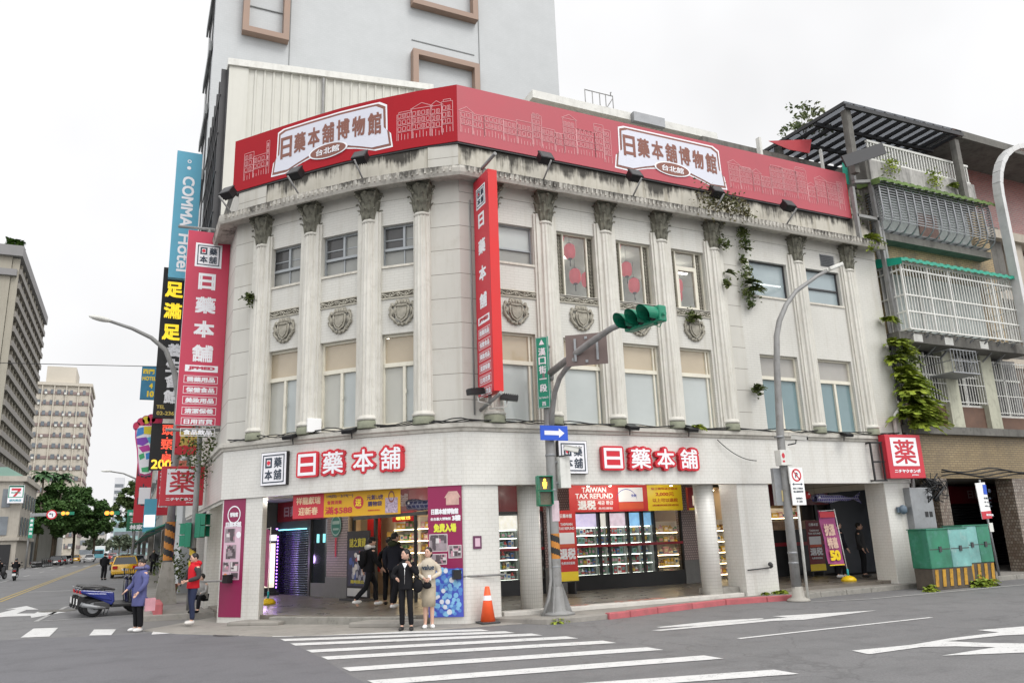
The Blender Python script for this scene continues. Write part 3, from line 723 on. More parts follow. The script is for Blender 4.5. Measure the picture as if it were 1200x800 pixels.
def line_art(fn, ranges, seed):
    rr=random.Random(seed); mm=MB(); t=.0075
    def ln(x0,y0,x1,y1):
        dx,dy=x1-x0,y1-y0; L=math.hypot(dx,dy)
        if L<1e-4: return
        nx,ny=-dy/L*t,dx/L*t; mm.face([fn(x0-nx,y0-ny),fn(x1-nx,y1-ny),fn(x1+nx,y1+ny),fn(x0+nx,y0+ny)])
    for x0,x1 in ranges:
        x=x0
        while x<x1-.1:
            wd=min(rr.uniform(.28,.6),x1-x); hh=rr.uniform(.55,1.05); z0=11.78+rr.uniform(0,.1)
            ln(x,z0,x,z0+hh); ln(x+wd,z0,x+wd,z0+hh); ln(x,z0+hh,x+wd,z0+hh)
            kind=rr.random()
            if kind<.4: ln(x-.04,z0+hh,x+wd/2,z0+hh+.14); ln(x+wd/2,z0+hh+.14,x+wd+.04,z0+hh)
            elif kind<.6: ln(x+.05,z0+hh+.06,x+wd-.05,z0+hh+.06); ln(x+.05,z0+hh,x+.05,z0+hh+.06); ln(x+wd-.05,z0+hh,x+wd-.05,z0+hh+.06)
            z=z0+.26
            while z<z0+hh-.06:
                ln(x+.02,z-.03,x+wd-.02,z-.03)
                nx=max(2,int(wd/.13))
                for i in range(nx):
                    wx=x+.03+i*(wd-.06)/nx; ww=(wd-.06)/nx*.65
                    ln(wx,z,wx+ww,z); ln(wx,z+.11,wx+ww,z+.11); ln(wx,z,wx,z+.11); ln(wx+ww,z,wx+ww,z+.11)
                    if rr.random()<.5: ln(wx+ww/2,z,wx+ww/2,z+.11)
                z+=.19
            for i in range(int(wd/.09)): 
                px=x+.04+i*.09; ln(px,z0,px,z0+rr.uniform(.08,.2))
            x+=wd*rr.uniform(.92,1.0)
    mm.build('line_art',m_line,BT)
line_art(bl_fn(.068)[0],[(-6.65,-5.72),(-1.62,-.1)],3)
line_art(br_fn(.068),[(-8.85,-4.3),(-.1,4.7)],4)
# ---- floodlights below the banner
FLD=thing('floodlight','black floodlight','floodlight')
mb=MB(); mb.tube([(0,.35,-.55),(0,-.33,-.06)],.025,6); mb.build('arm',m_greypole,FLD)
mb=MB(); mb.T=Matrix.Rotation(radians(-35),4,'X'); mb.box(-.17,.17,-.16,.0,-.02,.26); mb.box(-.19,.19,-.2,-.16,-.04,.28)
for k in range(6): mb.box(-.15+k*.055,-.14+k*.055,0,.05,0,.24)
mb.build('housing',m_black,FLD); mb=MB(); mb.T=Matrix.Rotation(radians(-35),4,'X'); mb.box(-.16,.16,-.206,-.202,-.01,.25); mb.build('lens',m_dark,FLD)
fl0=bl_fn(0)[0]
fpos=[]
for u in (-6.6,-4.25,-2.35):
    p=fl0(u,0); q=fl0(u+.05,0); fpos.append((p.x,p.y,math.atan2(q.y-p.y,q.x-p.x)))
for x in (-6.75,-4.0,-1.2,1.55): fpos.append((x,0,0))
flab=['leftmost floodlight, under the left end of the red roof banner','second floodlight from the left, under the curved name panel','floodlight under the curved part of the banner, nearest its fold','first floodlight right of the banner fold, above the second column','floodlight under the middle of the right name panel','floodlight among the weeds under the banner','rightmost floodlight, under the far right end of the banner']
for i,(x,y,a) in enumerate(fpos):
    c=FLD if i==0 else copy_tree(FLD); n=Vector((sin(a),-cos(a)))
    c.location=(x+n.x*.62,y+n.y*.62,11.06); c.rotation_euler.z=a
    tag(c,flab[i],'floodlight','floodlights along the roof banner')
# ---- logo squares
def logo_square(mm_list, fn, cx, cy, S):
    """white panel with a dark square frame, a boxed red dot and three characters"""
    w_,k_,r_=mm_list
    rframe(k_,fn(.004),cx-S*.42,cx+S*.42,cy-S*.42,cy+S*.42,S*.035)
    rframe(k_,fn(.004),cx-S*.32,cx-S*.06,cy+S*.03,cy+S*.33,S*.055)
    disc(r_,fn(.006),cx-S*.19,cy+S*.18,S*.065)
    f=fn(.004)
    text(k_,'藥',cx+S*.17,cy+S*.18,S*.30,S*.31,f,.02); text(k_,'本',cx-S*.18,cy-S*.18,S*.30,S*.30,f,.03); text(k_,'舖',cx+S*.17,cy-S*.18,S*.30,S*.31,f,.02)
m_ink=M('sign_ink',(.03,.045,.07),.5,.05,2); m_dotred=M('dot_red',(.70,.02,.05),.45,.05,2)
def logo_box(T, cx, cz, S, label):
    t=thing('logo_sign',label,'sign',tuple(T@Vector((cx,-.05,cz-S/2))))
    inv=Matrix.Translation(-Vector(t.location))
    mm=MB(inv@T); mm.m=1; mm.box(cx-S/2,cx+S/2,-.17,-.04,cz-S/2,cz+S/2); mm.m=0; mm.box(cx-S*.485,cx+S*.485,-.176,-.171,cz-S*.485,cz+S*.485)
    mm.build('panel',[m_signwhite,m_black],t)
    W_,K_,R_=MB(),MB(),MB(); TT=inv@T
    fn=lambda off:(lambda x,y: TT@Vector((x,-.178-off,y)))
    logo_square((W_,K_,R_),fn,cx,cz,S); K_.build('lettering',m_ink,t); R_.build('red_dot',m_dotred,t)
def wall_frame(u0,u1):
    a=fl0(-u0,0); b=fl0(-u1,0); return frame((a.x,a.y),(b.x,b.y)),(b-a).length
T1,L1=wall_frame(5.49,4.57); logo_box(T1,L1/2,3.65,.82,'white square sign with boxed red dot, left of the left red lettering')
logo_box(TR,-6.12+ox,3.63,.80,'white square sign with boxed red dot, partly behind the traffic signal pole')
# ---- channel letters
def channel(T, xs, zc, h, label):
    t=thing('channel_letters',label,'sign',tuple(T@Vector((xs[0][0],-.05,zc))))
    inv=Matrix.Translation(-Vector(t.location))@T
    O=inv@Vector((0,-.06,0)); r=(inv.to_3x3()@Vector((1,0,0))); up=Vector((0,0,1))
    for (a,b),ch in zip(xs,'日藥本舖'):
        A=MB(); cx=(a+b)/2; wd=b-a
        if ch=='日':
            pts=[(cx+sx*(wd/2-.06)+.06*cos(q),zc+sz*(h/2-.06)+.06*sin(q)) for sx,sz,qs in ((1,1,(0,pi/4,pi/2)),(-1,1,(pi/2,3*pi/4,pi)),(-1,-1,(pi,5*pi/4,1.5*pi)),(1,-1,(1.5*pi,1.75*pi,2*pi))) for q in qs]
            A.prism([O+r*x+up*z for x,z in pts],r.cross(up)*.12)
            B=MB(); f=plane_fn(O,r,up,.125); t_=.072
            x0,x1,z0,z1=cx-wd/2+.05,cx+wd/2-.05,zc-h/2+.05,zc+h/2-.05
            rframe(B,f,x0,x1,z0,z1,t_); rect(B,f,x0+t_,x1-t_,zc-t_/2,zc+t_/2)
        else:
            for s in (.105,): text3(A,ch,cx,zc,wd*1.04,h*1.04,O,r,up,.12,s)
            B=MB(); text(B,ch,cx,zc,wd*.82,h*.84,plane_fn(O,r,up,.125),.018)
        o=A.build('letter',m_brightred,t); B.build('letter_face',m_signwhite,o)
T2,L2=wall_frame(4.38,1.40)
k=L2/2.95
channel(T2,[(.05*k,.66*k),(.74*k,1.43*k),(1.58*k,2.25*k),(2.32*k,2.95*k)],3.68,.62,'red and white lettering fixed to the rounded part of the front')
channel(TR,[(-5.3+ox,-4.66+ox),(-4.52+ox,-3.80+ox),(-3.72+ox,-3.06+ox),(-2.98+ox,-2.32+ox)],3.62,.60,'red and white lettering fixed to the straight street front on the right')
# ---- tall blade signs
ITEMS=['醫藥用品','保健食品','美妝用品','清潔保養','日用百貨','食品飲品']
def blade(label, O, r, W, z0, z1, thick, mface, mside, arms):
    """printed face spans W along r from O; the box goes back by thick"""
    O=Vector(O); r=Vector(r).normalized(); up=Vector((0,0,1)); n=r.cross(up)
    t=thing('blade_sign',label,'sign',tuple(O)); 
    H_=z1-z0
    def q(a,b,c): return r*a+n*b+up*(c)
    mm=MB(); mm.m=1
    c=[q(0,0,0),q(W,0,0),q(W,-thick,0),q(0,-thick,0)]
    mm.prism(c,up*H_); mm.m=0; mm.face([q(.0,.004,0),q(W,.004,0),q(W,.004,H_),q(0,.004,H_)]); mm.build('panel',[mface,mside],t)
    f=lambda off:(lambda x,y: q(x,.004+off,y))
    wm=MB(); S=W*.62; zc=H_-W*.62
    rect(wm,f(.004),W/2-S/2,W/2+S/2,zc-S/2,zc+S/2); wm.build('logo_panel',m_signwhite,t)
    k_,r_=MB(),MB(); logo_square((None,k_,r_),lambda o:f(.006+o),W/2,zc,S); k_.build('logo_lettering',m_ink,t); r_.build('red_dot',m_dotred,t)
    wm=MB(); cell=W*.43; pitch=H_*.125; y=zc-S*.5-W*.16
    for i,ch in enumerate('日藥本舖'): text(wm,ch,W/2,y-cell*.5-i*pitch,cell*(.92 if ch=='日' else 1.1),cell,f(.005),.045)
    y-=4*pitch-.02*H_
    yb=y-.0*H_; bh=H_*.033
    rect(wm,f(.005),W*.13,W*.87,yb-bh,yb)
    for i,tx in enumerate(ITEMS):
        yy=yb-bh*1.0-H_*.052*(i+.75)
        rframe(wm,f(.005),W*.12,W*.88,yy-H_*.019,yy+H_*.019,.012); text(wm,tx,W/2,yy,W*.64,H_*.026,f(.005),.05)
    wm.build('lettering',m_signwhite,t)
    rm=MB(); text(rm,'JPMED',W/2,yb-bh/2,W*.60,bh*.62,f(.009),.06); rm.build('lettering',mface,t)
    am=MB()
    for (a,b) in arms: am.tube([Vector(a)-O,Vector(b)-O],.045,8)
    if arms: am.build('bracket',m_greypole,t)
    return t
blade('tall narrow red sign projecting from the corner pier','(-8.55,-.12,5.0)' and (-8.55,-.12,5.0),(0,-1,0),.88,5.0,10.42,.24,m_red,m_bannerfold,[((-8.5,.0,10.62),(-8.45,-1.25,10.72)),((-8.45,.0,4.72),(-8.4,-1.05,4.95)),((-8.43,-.5,10.42),(-8.43,-.5,10.66)),((-8.43,-.5,4.8),(-8.43,-.5,5.0))])
blade('tall rose red sign hung between two bars at the left end of the building',(-14.77,6.5,5.12),(1,0,0),1.17,5.12,10.82,.22,m_pinkred,m_signwhite,[((-15.05,6.6,10.93),(-13.5,6.6,10.98)),((-15.0,6.6,4.98),(-13.3,6.6,5.02)),((-14.2,6.6,10.8),(-14.2,6.6,10.95)),((-14.2,6.6,5.0),(-14.2,6.6,5.13))])
# ---- square pharmacy box signs
def yao(label, O, W, H_, thick, side='r', tilt=0, dx=0.0):
    O=Vector(O); t=thing('box_sign',label,'sign',tuple(O)); t.rotation_euler=(0,0,tilt)
    mm=MB(); mm.box(0,W,0,thick,0,H_); mm.build('box',m_red,t,bevel=.012)
    f=lambda off: plane_fn((0,-.004,0),(1,0,0),(0,0,1),off)
    a=W*.13; b=W*.87+dx; zb=H_*.28; zt=H_*.93
    wm=MB(); rect(wm,f(0),a,b,zb,zt); wm.build('white_field',m_signwhite,t)
    rm=MB(); text(rm,'薬',(a+b)/2,(zb+zt)/2,(b-a)*.82,(zt-zb)*.86,f(.004),.016); rm.build('lettering',m_red,t)
    wm=MB(); text(wm,'ニチヤクホンポ',(a+b)/2,H_*.165,(b-a)*.98,H_*.085,f(.002),.05); text(wm,'JPMED',(a+b)/2+W*.2,H_*.07,W*.2,H_*.035,f(.002),.04); wm.build('lettering',m_signwhite,t)
    return t
yao('red box sign with a white square at the right end of the building',(4.50,-.42,3.10),1.42,1.30,.26,tilt=radians(-4))
mm=MB()
t=thing('sign_bracket','black metal frame bolted beside the right red box sign','bracket',(4.1,-.2,3.05))
for a,b in (((.0,0,0),(.0,0,1.12)),((.32,-.1,0),(.32,-.1,1.12)),((0,0,1.12),(.38,-.1,1.12)),((0,0,.55),(.38,-.1,.55)),((0,0,0),(.38,-.1,0)),((0,.3,1.1),(0,0,1.12)),((0,.3,.02),(0,0,0))): mm.bar(a,b,.045,.045)
mm.build('frame',m_black,t)
yao('red box sign with a white square above the left pavement',(-14.95,9.0,3.06),1.2,1.16,.2)
# ---------------------------------------------------------------- ground, roads, pavements
def sheet(name, m, pts, z, kind='structure', parent=None):
    b=MB(); b.face([(p[0],p[1],z) for p in pts]); o=b.build(name,m,parent)
    if o.data.polygons[0].normal.z<0: o.data.flip_normals()
    if kind: o['kind']=kind
    return o
def asphalt(name, base, worn, crack=.5, tyre=.25):
    m,nt,bs=_new(name); tc=N(nt,'ShaderNodeTexCoord'); o=tc.outputs['Object']
    big=noise(nt,o,.12,5,.6); fine=noise(nt,o,38,3,.7); mid_=noise(nt,o,1.3,6,.7)
    c=mix(nt,rng(nt,big,.3,.7),base,worn); c=mix(nt,rng(nt,fine,.35,.7,0,.55),c,tuple(x*1.65 for x in worn)); c=mix(nt,rng(nt,mid_,.50,.75,0,.6),c,tuple(x*.62 for x in base))
    if tyre:
        w_=noise(nt,o,1.0,3,.5,(.04,.9,1)); c=mix(nt,rng(nt,w_,.5,.72,0,tyre),c,tuple(x*.6 for x in base))
    if crack:
        v=N(nt,'ShaderNodeTexVoronoi',feature='DISTANCE_TO_EDGE',Scale=.22); 
        wp=N(nt,'ShaderNodeVectorMath',operation='ADD'); nz=N(nt,'ShaderNodeTexNoise',Scale=1.2,Detail=5); nt.links.new(o,nz.inputs['Vector']); nt.links.new(o,wp.inputs[0]); nt.links.new(nz.outputs['Color'],wp.inputs[1]); nt.links.new(wp.outputs[0],v.inputs['Vector'])
        c=mix(nt,rng(nt,v.outputs['Distance'],.0,.006,crack,0),c,(.02,.02,.02))
    nt.links.new(c,bs.inputs['Base Color']); bs.inputs['Roughness'].default_value=.75; nt.links.new(rng(nt,big,.3,.7,.55,.85),bs.inputs['Roughness'])
    bumpn(nt,bs,fine,.35,.008); return m
m_asph=asphalt('grey_worn_asphalt',(.112,.112,.116),(.142,.141,.142),.28)
m_asphnew=asphalt('newer_dark_asphalt',(.090,.090,.099),(.112,.112,.120),.0,.35)
m_pave=M('pavement_concrete',(.27,.255,.23),.85,.18,1.4,bump=.3,dirt=.55,dcol=(.09,.085,.075),streak=0)
m_pavetile=TILE('pavement_blocks',(.25,.24,.225),(.21,.20,.19),(.10,.095,.09),.4,.4,.012)
# road paint worn through to the asphalt in flecks
def paint(name,col):
    m,nt,bs=_new(name); tc=N(nt,'ShaderNodeTexCoord'); o=tc.outputs['Object']
    n=noise(nt,o,5,7,.75); n2=noise(nt,o,40,2,.6)
    c=mix(nt,rng(nt,n,.3,.7),tuple(x*.82 for x in col),col); c=mix(nt,mul(nt,rng(nt,n,.50,.68,0,.95),rng(nt,n2,.42,.58)),c,(.16,.16,.16))
    nt.links.new(c,bs.inputs['Base Color']); bs.inputs['Roughness'].default_value=.7; return m
m_wpaint=paint('road_paint_white',(.66,.66,.65)); m_ypaint=paint('road_paint_yellow',(.42,.31,.10)); m_fpaint=paint('road_paint_faded',(.40,.40,.39))
b=MB(); b.face([(-1500,-1500,-.02),(1500,-1500,-.02),(1500,1500,-.02),(-1500,1500,-.02)]); g_=b.build('ground',M('city_ground',(.16,.155,.15),.9,.2,.02)); g_['kind']='structure'
sheet('road',m_asph,[(-220,-40),(160,-40),(160,1.0),(-13.0,1.0),(-15.2,5),(-15.35,20),(-15.6,640),(-26.5,640),(-28,140),(-29,100),(-60,60),(-220,50)],-.008)
# newer surface where the side street was relaid: its edge sweeps round to the crossing
sheet('road_resurfaced',m_asphnew,[(-70,-38),(-12.68,-38),(-12.72,-9),(-12.71,-5.81),(-12.73,-4.98),(-12.70,-3.2),(-12.73,-1.23),(-12.80,-.1),(-12.93,.75),(-13.2,1.6),(-13.78,2.48),(-14.65,3.6),(-16.41,4.05),(-18.14,4.75),(-24,7.5),(-40,13),(-70,20)],-.004)
# painted marks
def marks(name, m, polys, z=0.0):
    for k,pts in enumerate(polys): sheet(name,m,pts,z)
xl=[(-12.9,1.15),(-12.82,.24),(-12.78,-.63),(-12.72,-1.81),(-12.68,-2.85),(-12.67,-4.25),(-12.65,-5.6),(-12.62,-6.9),(-12.6,-8.2)]
xr=[(-9.04,-1.07),(-8.8,-1.74),(-8.57,-2.45),(-8.28,-3.28),(-8.09,-4.25),(-7.97,-5.42),(-7.83,-6.68),(-7.92,-8.22),(-8.02,-9.4)]
st=[]
for (a,b_) in zip(xl,xr):
    w_=.42
    st.append([a,b_,(b_[0]+.02,b_[1]-w_),(a[0]+.02,a[1]-w_)])
marks('crossing_stripe',m_wpaint,st)
marks('crossing_stripe',m_wpaint,[[(-17.72,4.95),(-17.68,7.3),(-17.12,6.98),(-17.14,4.7)],[(-16.33,4.2),(-16.28,5.7),(-15.8,5.3),(-15.88,3.9)],[(-15.08,3.3),(-15.0,4.4),(-14.62,4.1),(-14.6,3.2)]])
marks('crossing_stripe',m_wpaint,[[(-19.15,5.3),(-19.15,7.8),(-18.5,7.5),(-18.5,5.1)],[(-20.6,5.7),(-20.6,8.2),(-19.9,8.0),(-19.9,5.5)]])
AR=[(-6.6,-3.72),(-5.83,-3.55),(-5.3,-3.28),(-4.91,-3.28),(-5.05,-3.52),(-3.84,-3.55),(-3.3,-3.3),(-2.7,-3.32),(-3.4,-3.62),(-2.9,-3.62),(-.9,-3.85),(-3.2,-4.25),(-3.5,-3.95),(-4.9,-3.86)]
AR=[(-6.5,-3.74),(-5.2,-3.66),(-4.9,-3.28),(-4.2,-3.28),(-4.55,-3.62),(-3.3,-3.66),(-3.45,-3.40),(-.9,-3.9),(-3.3,-4.28),(-3.2,-3.98),(-5.0,-3.94)]
marks('lane_arrow',m_wpaint,[[(-6.61, -3.61), (-6.51, -3.79), (-5.07, -3.91), (-3.9, -3.98), (-3.35, -4.24), (-0.96, -3.98), (-3.32, -3.32), (-3.26, -3.7), (-4.83, -3.63), (-5.58, -3.63)],[(-6.23, -3.25), (-6.23, -3.39), (-5.5, -3.615), (-4.83, -3.615), (-3.81, -3.61), (-3.73, -3.46), (-4.53, -3.22), (-5.12, -3.2)],[(-5.89, -7.68), (-4.8, -7.82), (-3.75, -7.72), (-2.58, -7.75), (-2.56, -7.36), (-1.57, -7.54), (-0.3, -7.75), (-0.5, -8.3), (-2.55, -8.15), (-2.91, -8.01), (-4.07, -7.9), (-3.85, -8.35), (-3.49, -8.74), (-2.6, -9.5), (-3.5, -10.1), (-4.32, -9.25), (-5.37, -8.76), (-4.13, -8.72), (-4.45, -8.32), (-4.86, -8.06), (-5.99, -8.07)]])
marks('lane_line',m_wpaint,[[(-6.2,-5.52),(-1.4,-5.57),(-1.4,-5.67),(-6.2,-5.63)],[(4,-5.6),(12,-5.6),(12,-5.7),(4,-5.7)]])
marks('edge_line',m_fpaint,[[(-.4,-1.45),(1.2,-1.95),(60,-1.95),(60,-2.06),(1.2,-2.06),(-.4,-1.56)]])
marks('lane_arrow',m_wpaint,[[(-19.9,12.4),(-19.3,14.6),(-19.0,16.4),(-19.35,16.4),(-18.85,17.9),(-18.25,15.3),(-18.62,15.5),(-18.72,13.8),(-18.2,13.3),(-18.15,14.2),(-17.3,13.0),(-18.1,11.3),(-18.2,12.25),(-18.85,12.6)]])
yl=[]
for k in range(12): 
    y0=14+k*13.5 if k else 21
for dx in (-.13,.13): yl.append([(-20.3+dx-.06,22),(-20.3+dx+.06,22),(-19.75+dx+.06,160),(-19.75+dx-.06,160)])
marks('centre_line',m_ypaint,yl)
marks('stop_line',m_fpaint,[[(-20.0,30.2),(-16.0,28.6),(-16.0,28.95),(-20.0,30.6)]])
marks('parking_line',m_fpaint,[[(-17.9,9.7),(-15.4,9.4),(-15.4,9.52),(-17.9,9.82)],[(-17.9,9.82),(-17.78,9.82),(-17.4,16),(-17.52,16)],[(-17.45,16),(-15.4,16),(-15.4,16.12),(-17.45,16.12)]])
marks('crossing_stripe',m_fpaint,[[(x,108),(x+.7,108),(x+.7,114),(x,114)] for x in (-28.5,-27,-25.5,-24,-22.5,-21,-19.5,-18)])
marks('lane_line',m_fpaint,[[(x,y),(x+.15,y),(x+.15,y+5),(x,y+5)] for x in (-23.6,) for y in (50,64,78,92)])
# manhole covers
for x,y,r in ((-11.3,1.75,.42),(-13.55,1.9,.38),(-17.6,13.9,.55)):
    b=MB(); b.lathe((x,y,-.03),[(r,0),(r,.036),(r*.93,.038),(r*.9,.033),(0.0,.034)],28); o=b.build('manhole_cover',m_darkconc if r>.4 else m_dark)
    tag(o,{.42:'round manhole cover in the concrete apron before the left shop entrance',.38:'round manhole cover at the edge of the dark new asphalt',.55:'round manhole cover in the side street lane'}[r],'manhole cover')
# concrete apron round the corner, pavements with kerbs
def slab(name,m,pts,z,th=.2,kind='structure'):
    b=MB(); b.prism([(x,y,z-th) for x,y in pts],(0,0,th)); o=b.build(name,m,bevel=.015); o['kind']=kind; return o
slab('pavement',m_pave,[(-15.25,4.4),(-14.6,3.0),(-13.0,.95),(-12.2,.35),(-11.2,-.02),(-10,-.42),(-9.1,-.6),(-8.0,-.72),(-7.0,-.95),(-7.0,1),(-8.0,1),(-9.8,2),(-13,6),(-13.3,7)],.012,.1)
m_corner=TILE('patterned_apron',(.26,.25,.23),(.20,.195,.18),(.12,.115,.105),.3,.3,.01)
slab('pavement',m_pavetile if False else m_pave,[(-7.6,-1.25),(-6.8,-1.32),(-5.5,-1.22),(-4.6,-1.0),(-3.4,-.72),(-2.2,-.52),(-1.0,-.66),(0,-.82),(.9,-.62),(5,-.45),(5.8,-.45),(5.8,.6),(-8.5,.6),(-8.4,.0)],.10,.2)
slab('pavement',m_pave,[(5.8,-.5),(40,-.5),(40,4),(5.8,4)],.11,.2)
slab('pavement',m_pave,[(-15.25,7.2),(-13.4,6.8),(-13.4,30),(-13.5,300),(-15.5,300)],.13,.2)
slab('pavement',m_pave,[(-26.6,125),(-40,125),(-40,420),(-26.6,420)],.13,.2)
slab('pavement',m_pave,[(-26.3,42),(-60,42),(-60,104),(-28,104)],.12,.2) if False else None
# white strip with worn red lettering in front of the arcade
m_wstrip=M('pale_apron_paint',(.52,.50,.46),.7,.1,2,dirt=.45,dcol=(.2,.19,.17))
slab('apron_strip',m_wstrip,[(-8.0,.02),(-7.5,-.12),(-2.2,-.02),(-1.05,.05),(-1.05,.75),(-8.0,.75)],.19,.12)
b=MB(); f=lambda x,y: Vector((x,y,.196)); text(b,'小心台階',-4.2,.28,1.5,.36,f,.03); text(b,'小心',-6.1,.2,.75,.32,f,.03); o=b.build('floor_lettering',M('worn_red_paint',(.55,.26,.20),.7,.2,8)); o['kind']='structure'
# kerb stones, red ones first
m_redkerb=M('red_kerb_paint',(.42,.11,.12),.7,.2,3,dirt=.5,dcol=(.15,.10,.09)); m_kerb=M('kerb_stone',(.25,.24,.215),.85,.2,3,bump=.3,dirt=.6,dcol=(.08,.075,.06))
def kerbs(pts,m,h,ln,label,group):
    P=[Vector(p) for p in pts]
    for a,b_ in zip(P[:-1],P[1:]):
        L=(b_-a).length; n=max(1,round(L/ln)); T=frame(a,b_)
        for k in range(n):
            o=MB(T@Matrix.Translation((k*L/n,0,0))); o.box(.006,L/n-.006,-.0,.16,-.05,h+random.uniform(-.006,.006)); q=o.build('kerb_stone',m,bevel=.02); q['kind']='structure'
kerbs([(-6.1,-1.34),(-5.5,-1.26),(-4.6,-1.04),(-3.4,-.76),(-2.2,-.56),(-1.0,-.70),(-.05,-.86)],m_redkerb,.13,.85,'','')
kerbs([(.0,-.86),(.9,-.66),(5.8,-.49),(12,-.54)],m_kerb,.13,.9,'','')
kerbs([(12,-.54),(30,-.54)],m_kerb,.13,3,'','')
kerbs([(-15.36,300),(-15.36,24)],m_kerb,.13,40,'',''); kerbs([(-15.36,24),(-15.30,7.3)],m_kerb,.13,1.2,'','')
o=MB(); o.box(-14.95,-14.72,7.3,9.2,0,.42); q=o.build('painted_kerb_block',m_redkerb,bevel=.04); tag(q,'low red painted block on the pavement behind the woman in the blue parka','kerb block')
# step at the left entrance, small step by the square pillar
T=frame((-12.55,3.62),(-9.62,.55)); o=MB(T); o.box(0.1,3.9,-.10,.6,-.05,.17); q=o.build('step',m_kerb,bevel=.02); q['kind']='structure'
o=MB(T); o.prism([(-.75,-.55,.0),(.55,-.35,0.0),(.55,.1,.0),(-.6,.1,.0)],(0,0,.10)); q=o.build('ramp',m_pave,bevel=.03); q['kind']='structure'
o=MB(T); o.prism([(2.7,-.75,.0),(4.2,-.55,.0),(4.2,.05,.0),(2.9,.05,.0)],(0,0,.12)); q=o.build('ramp',m_pave,bevel=.03); q['kind']='structure'
o=MB(); o.box(-1.95,-1.02,.25,.8,.1,.34); q=o.build('step',m_kerb,bevel=.02); q['kind']='structure'
# ---------------------------------------------------------------- the lit shops in the arcade
m_lattice=TILE('pink_lattice_tile',(.36,.27,.26),(.42,.33,.31),(.13,.10,.10),.075,.075,.014,offset=.5,dirt=.2,streak=0,rough=.4)
m_grey_base=M('grey_granite_base',(.17,.17,.165),.5,.15,6)
m_darkred=M('dark_red_fascia',(.16,.012,.018),.4,.08,2)
m_inwarm=M('shop_wall_warm',(.62,.50,.36),.7,.1,1)
m_shelf=M('white_shelf',(.70,.69,.66),.5,.05,3)
m_led=EMIT('shelf_light',(.95,1,.90),3.2); m_ledw=EMIT('warm_shelf_light',(1,.78,.45),7.0)
m_shopglass=GLASS('shop_glass',(.93,.95,.95),.7)
SHOP=thing('shopfront','dark framed glass shop front lit from inside under the arcade','shopfront')
# piers and fascia band
mb=MB()
for x0,x1,y in ((-4.62,-3.72,4.35),(.42,1.35,4.35)):
    mb.m=0; mb.box(x0,x1,y,y+.3,.9,3.28); mb.m=1; mb.box(x0-.02,x1+.02,y-.02,y+.3,.15,.9)
for k in range(0,len(mb.f)//12): pass
def shop_pier(x0,x1,y):
    p=MB(); p.box(x0,x1,y,y+.3,.9,3.28); o=p.build('pier',m_lattice,SHOP); p=MB(); p.box(x0-.02,x1+.02,y-.02,y+.3,.15,.897); p.build('pier_base',m_grey_base,o)
shop_pier(-4.62,-3.72,4.35); shop_pier(.42,1.35,4.35); shop_pier(2.95,3.6,4.4)
p=MB(); p.box(-6.2,-4.63,4.36,4.5,2.5,3.27); p.build('fascia_band',m_darkred,SHOP); p=MB(); p.box(-3.71,.41,4.36,4.5,2.5,3.27); p.build('fascia_band',m_darkred,SHOP); p=MB(); p.box(3.65,7.5,4.36,4.5,2.55,3.27); p.build('fascia_band',m_darkred,SHOP)
p=MB(); f=plane_fn((0,4.355,0),(1,0,0),(0,0,1)); text(p,'日藥本舖',5.6,2.92,1.6,.36,f,.03); p.build('lettering',M('dull_white_letters',(.35,.28,.28),.6,.1,3),SHOP)
bays=[(-3.71,-2.70),(-2.69,-2.36),(-2.35,-1.64),(-1.63,-1.10),(-1.09,-.66)]
lb=[(-6.16,-5.40),(-5.38,-4.66)]
def mullions(xs,z1=2.47):
    p=MB()
    for x in xs: p.box(x-.035,x+.035,4.36,4.46,.19,z1)
    p.box(xs[0],xs[-1],4.355,4.45,.19,.62); p.box(xs[0],xs[-1],4.355,4.45,z1,z1+.06); p.build('door_frame',m_black,SHOP)
    p=MB(); p.box(xs[0],xs[-1],4.345,4.353,1.42,1.50); p.build('red_stripe',m_brightred if False else M('door_stripe_red',(.25,.01,.02),.4,.05,2),SHOP)
    for a,b in zip(xs[:-1],xs[1:]):
        p=MB(); p.face([(a+.03,4.41,.6),(b-.03,4.41,.6),(b-.03,4.41,z1),(a+.03,4.41,z1)]); p.build('glass',m_shopglass,SHOP,recalc=False)
mullions([-3.72,-2.69,-2.35,-1.63,-1.09,-.65,.40]); mullions([-6.18,-5.39,-4.64])
# room behind
def room(x0,x1,y0,y1,z1,m,parent=SHOP):
    p=MB(); p.box(x0,x1,y0,y1,.19,z1,skip='f'); return p.build('shop_room',m,parent)
room(-6.2,-3.72,4.5,5.6,3.2,M('fridge_bay_walls',(.30,.31,.31),.6,.1,2)); room(-3.72,-.66,4.5,5.6,3.2,M('fridge_bay_walls',(.3,.31,.31),.6,.1,2)); room(-.655,1.35,4.5,7.6,3.2,m_inwarm); room(1.36,2.94,4.5,7.0,3.2,m_inwarm); room(3.61,7.6,4.5,7.4,3.2,m_inwarm)
# goods: cartons and bottles copied from a few patterns
GOODCOL=[(.62,.60,.52),(.10,.22,.12),(.45,.05,.05),(.55,.38,.05),(.08,.16,.36),(.50,.28,.36),(.20,.34,.34),(.66,.64,.62),(.24,.13,.07)]
gm=[M('package_colour_%s'%n,c,.4,.25,9) for n,c in zip(['cream','green','red','yellow','blue','pink','teal','white','brown'],GOODCOL)]
protos=[]
for k,m in enumerate(gm):
    for kind in range(2):
        p=MB()
        if kind==0: p.m=0; p.box(-.5,.5,-.5,.5,0,1); p.m=1; p.box(-.35,.35,-.508,-.501,.35,.75)
        else: p.lathe((0,0,0),[(.45,0),(.5,.04),(.5,.62),(.2,.8),(.2,1.0)],10); p.m=1; p.lathe((0,0,0),[(.508,.2),(.508,.5)],10,cap=False)
        me=p.build('goods',[m,gm[(k+4)%9]]); protos.append(me.data); bpy.data.objects.remove(me)
NG=[0]
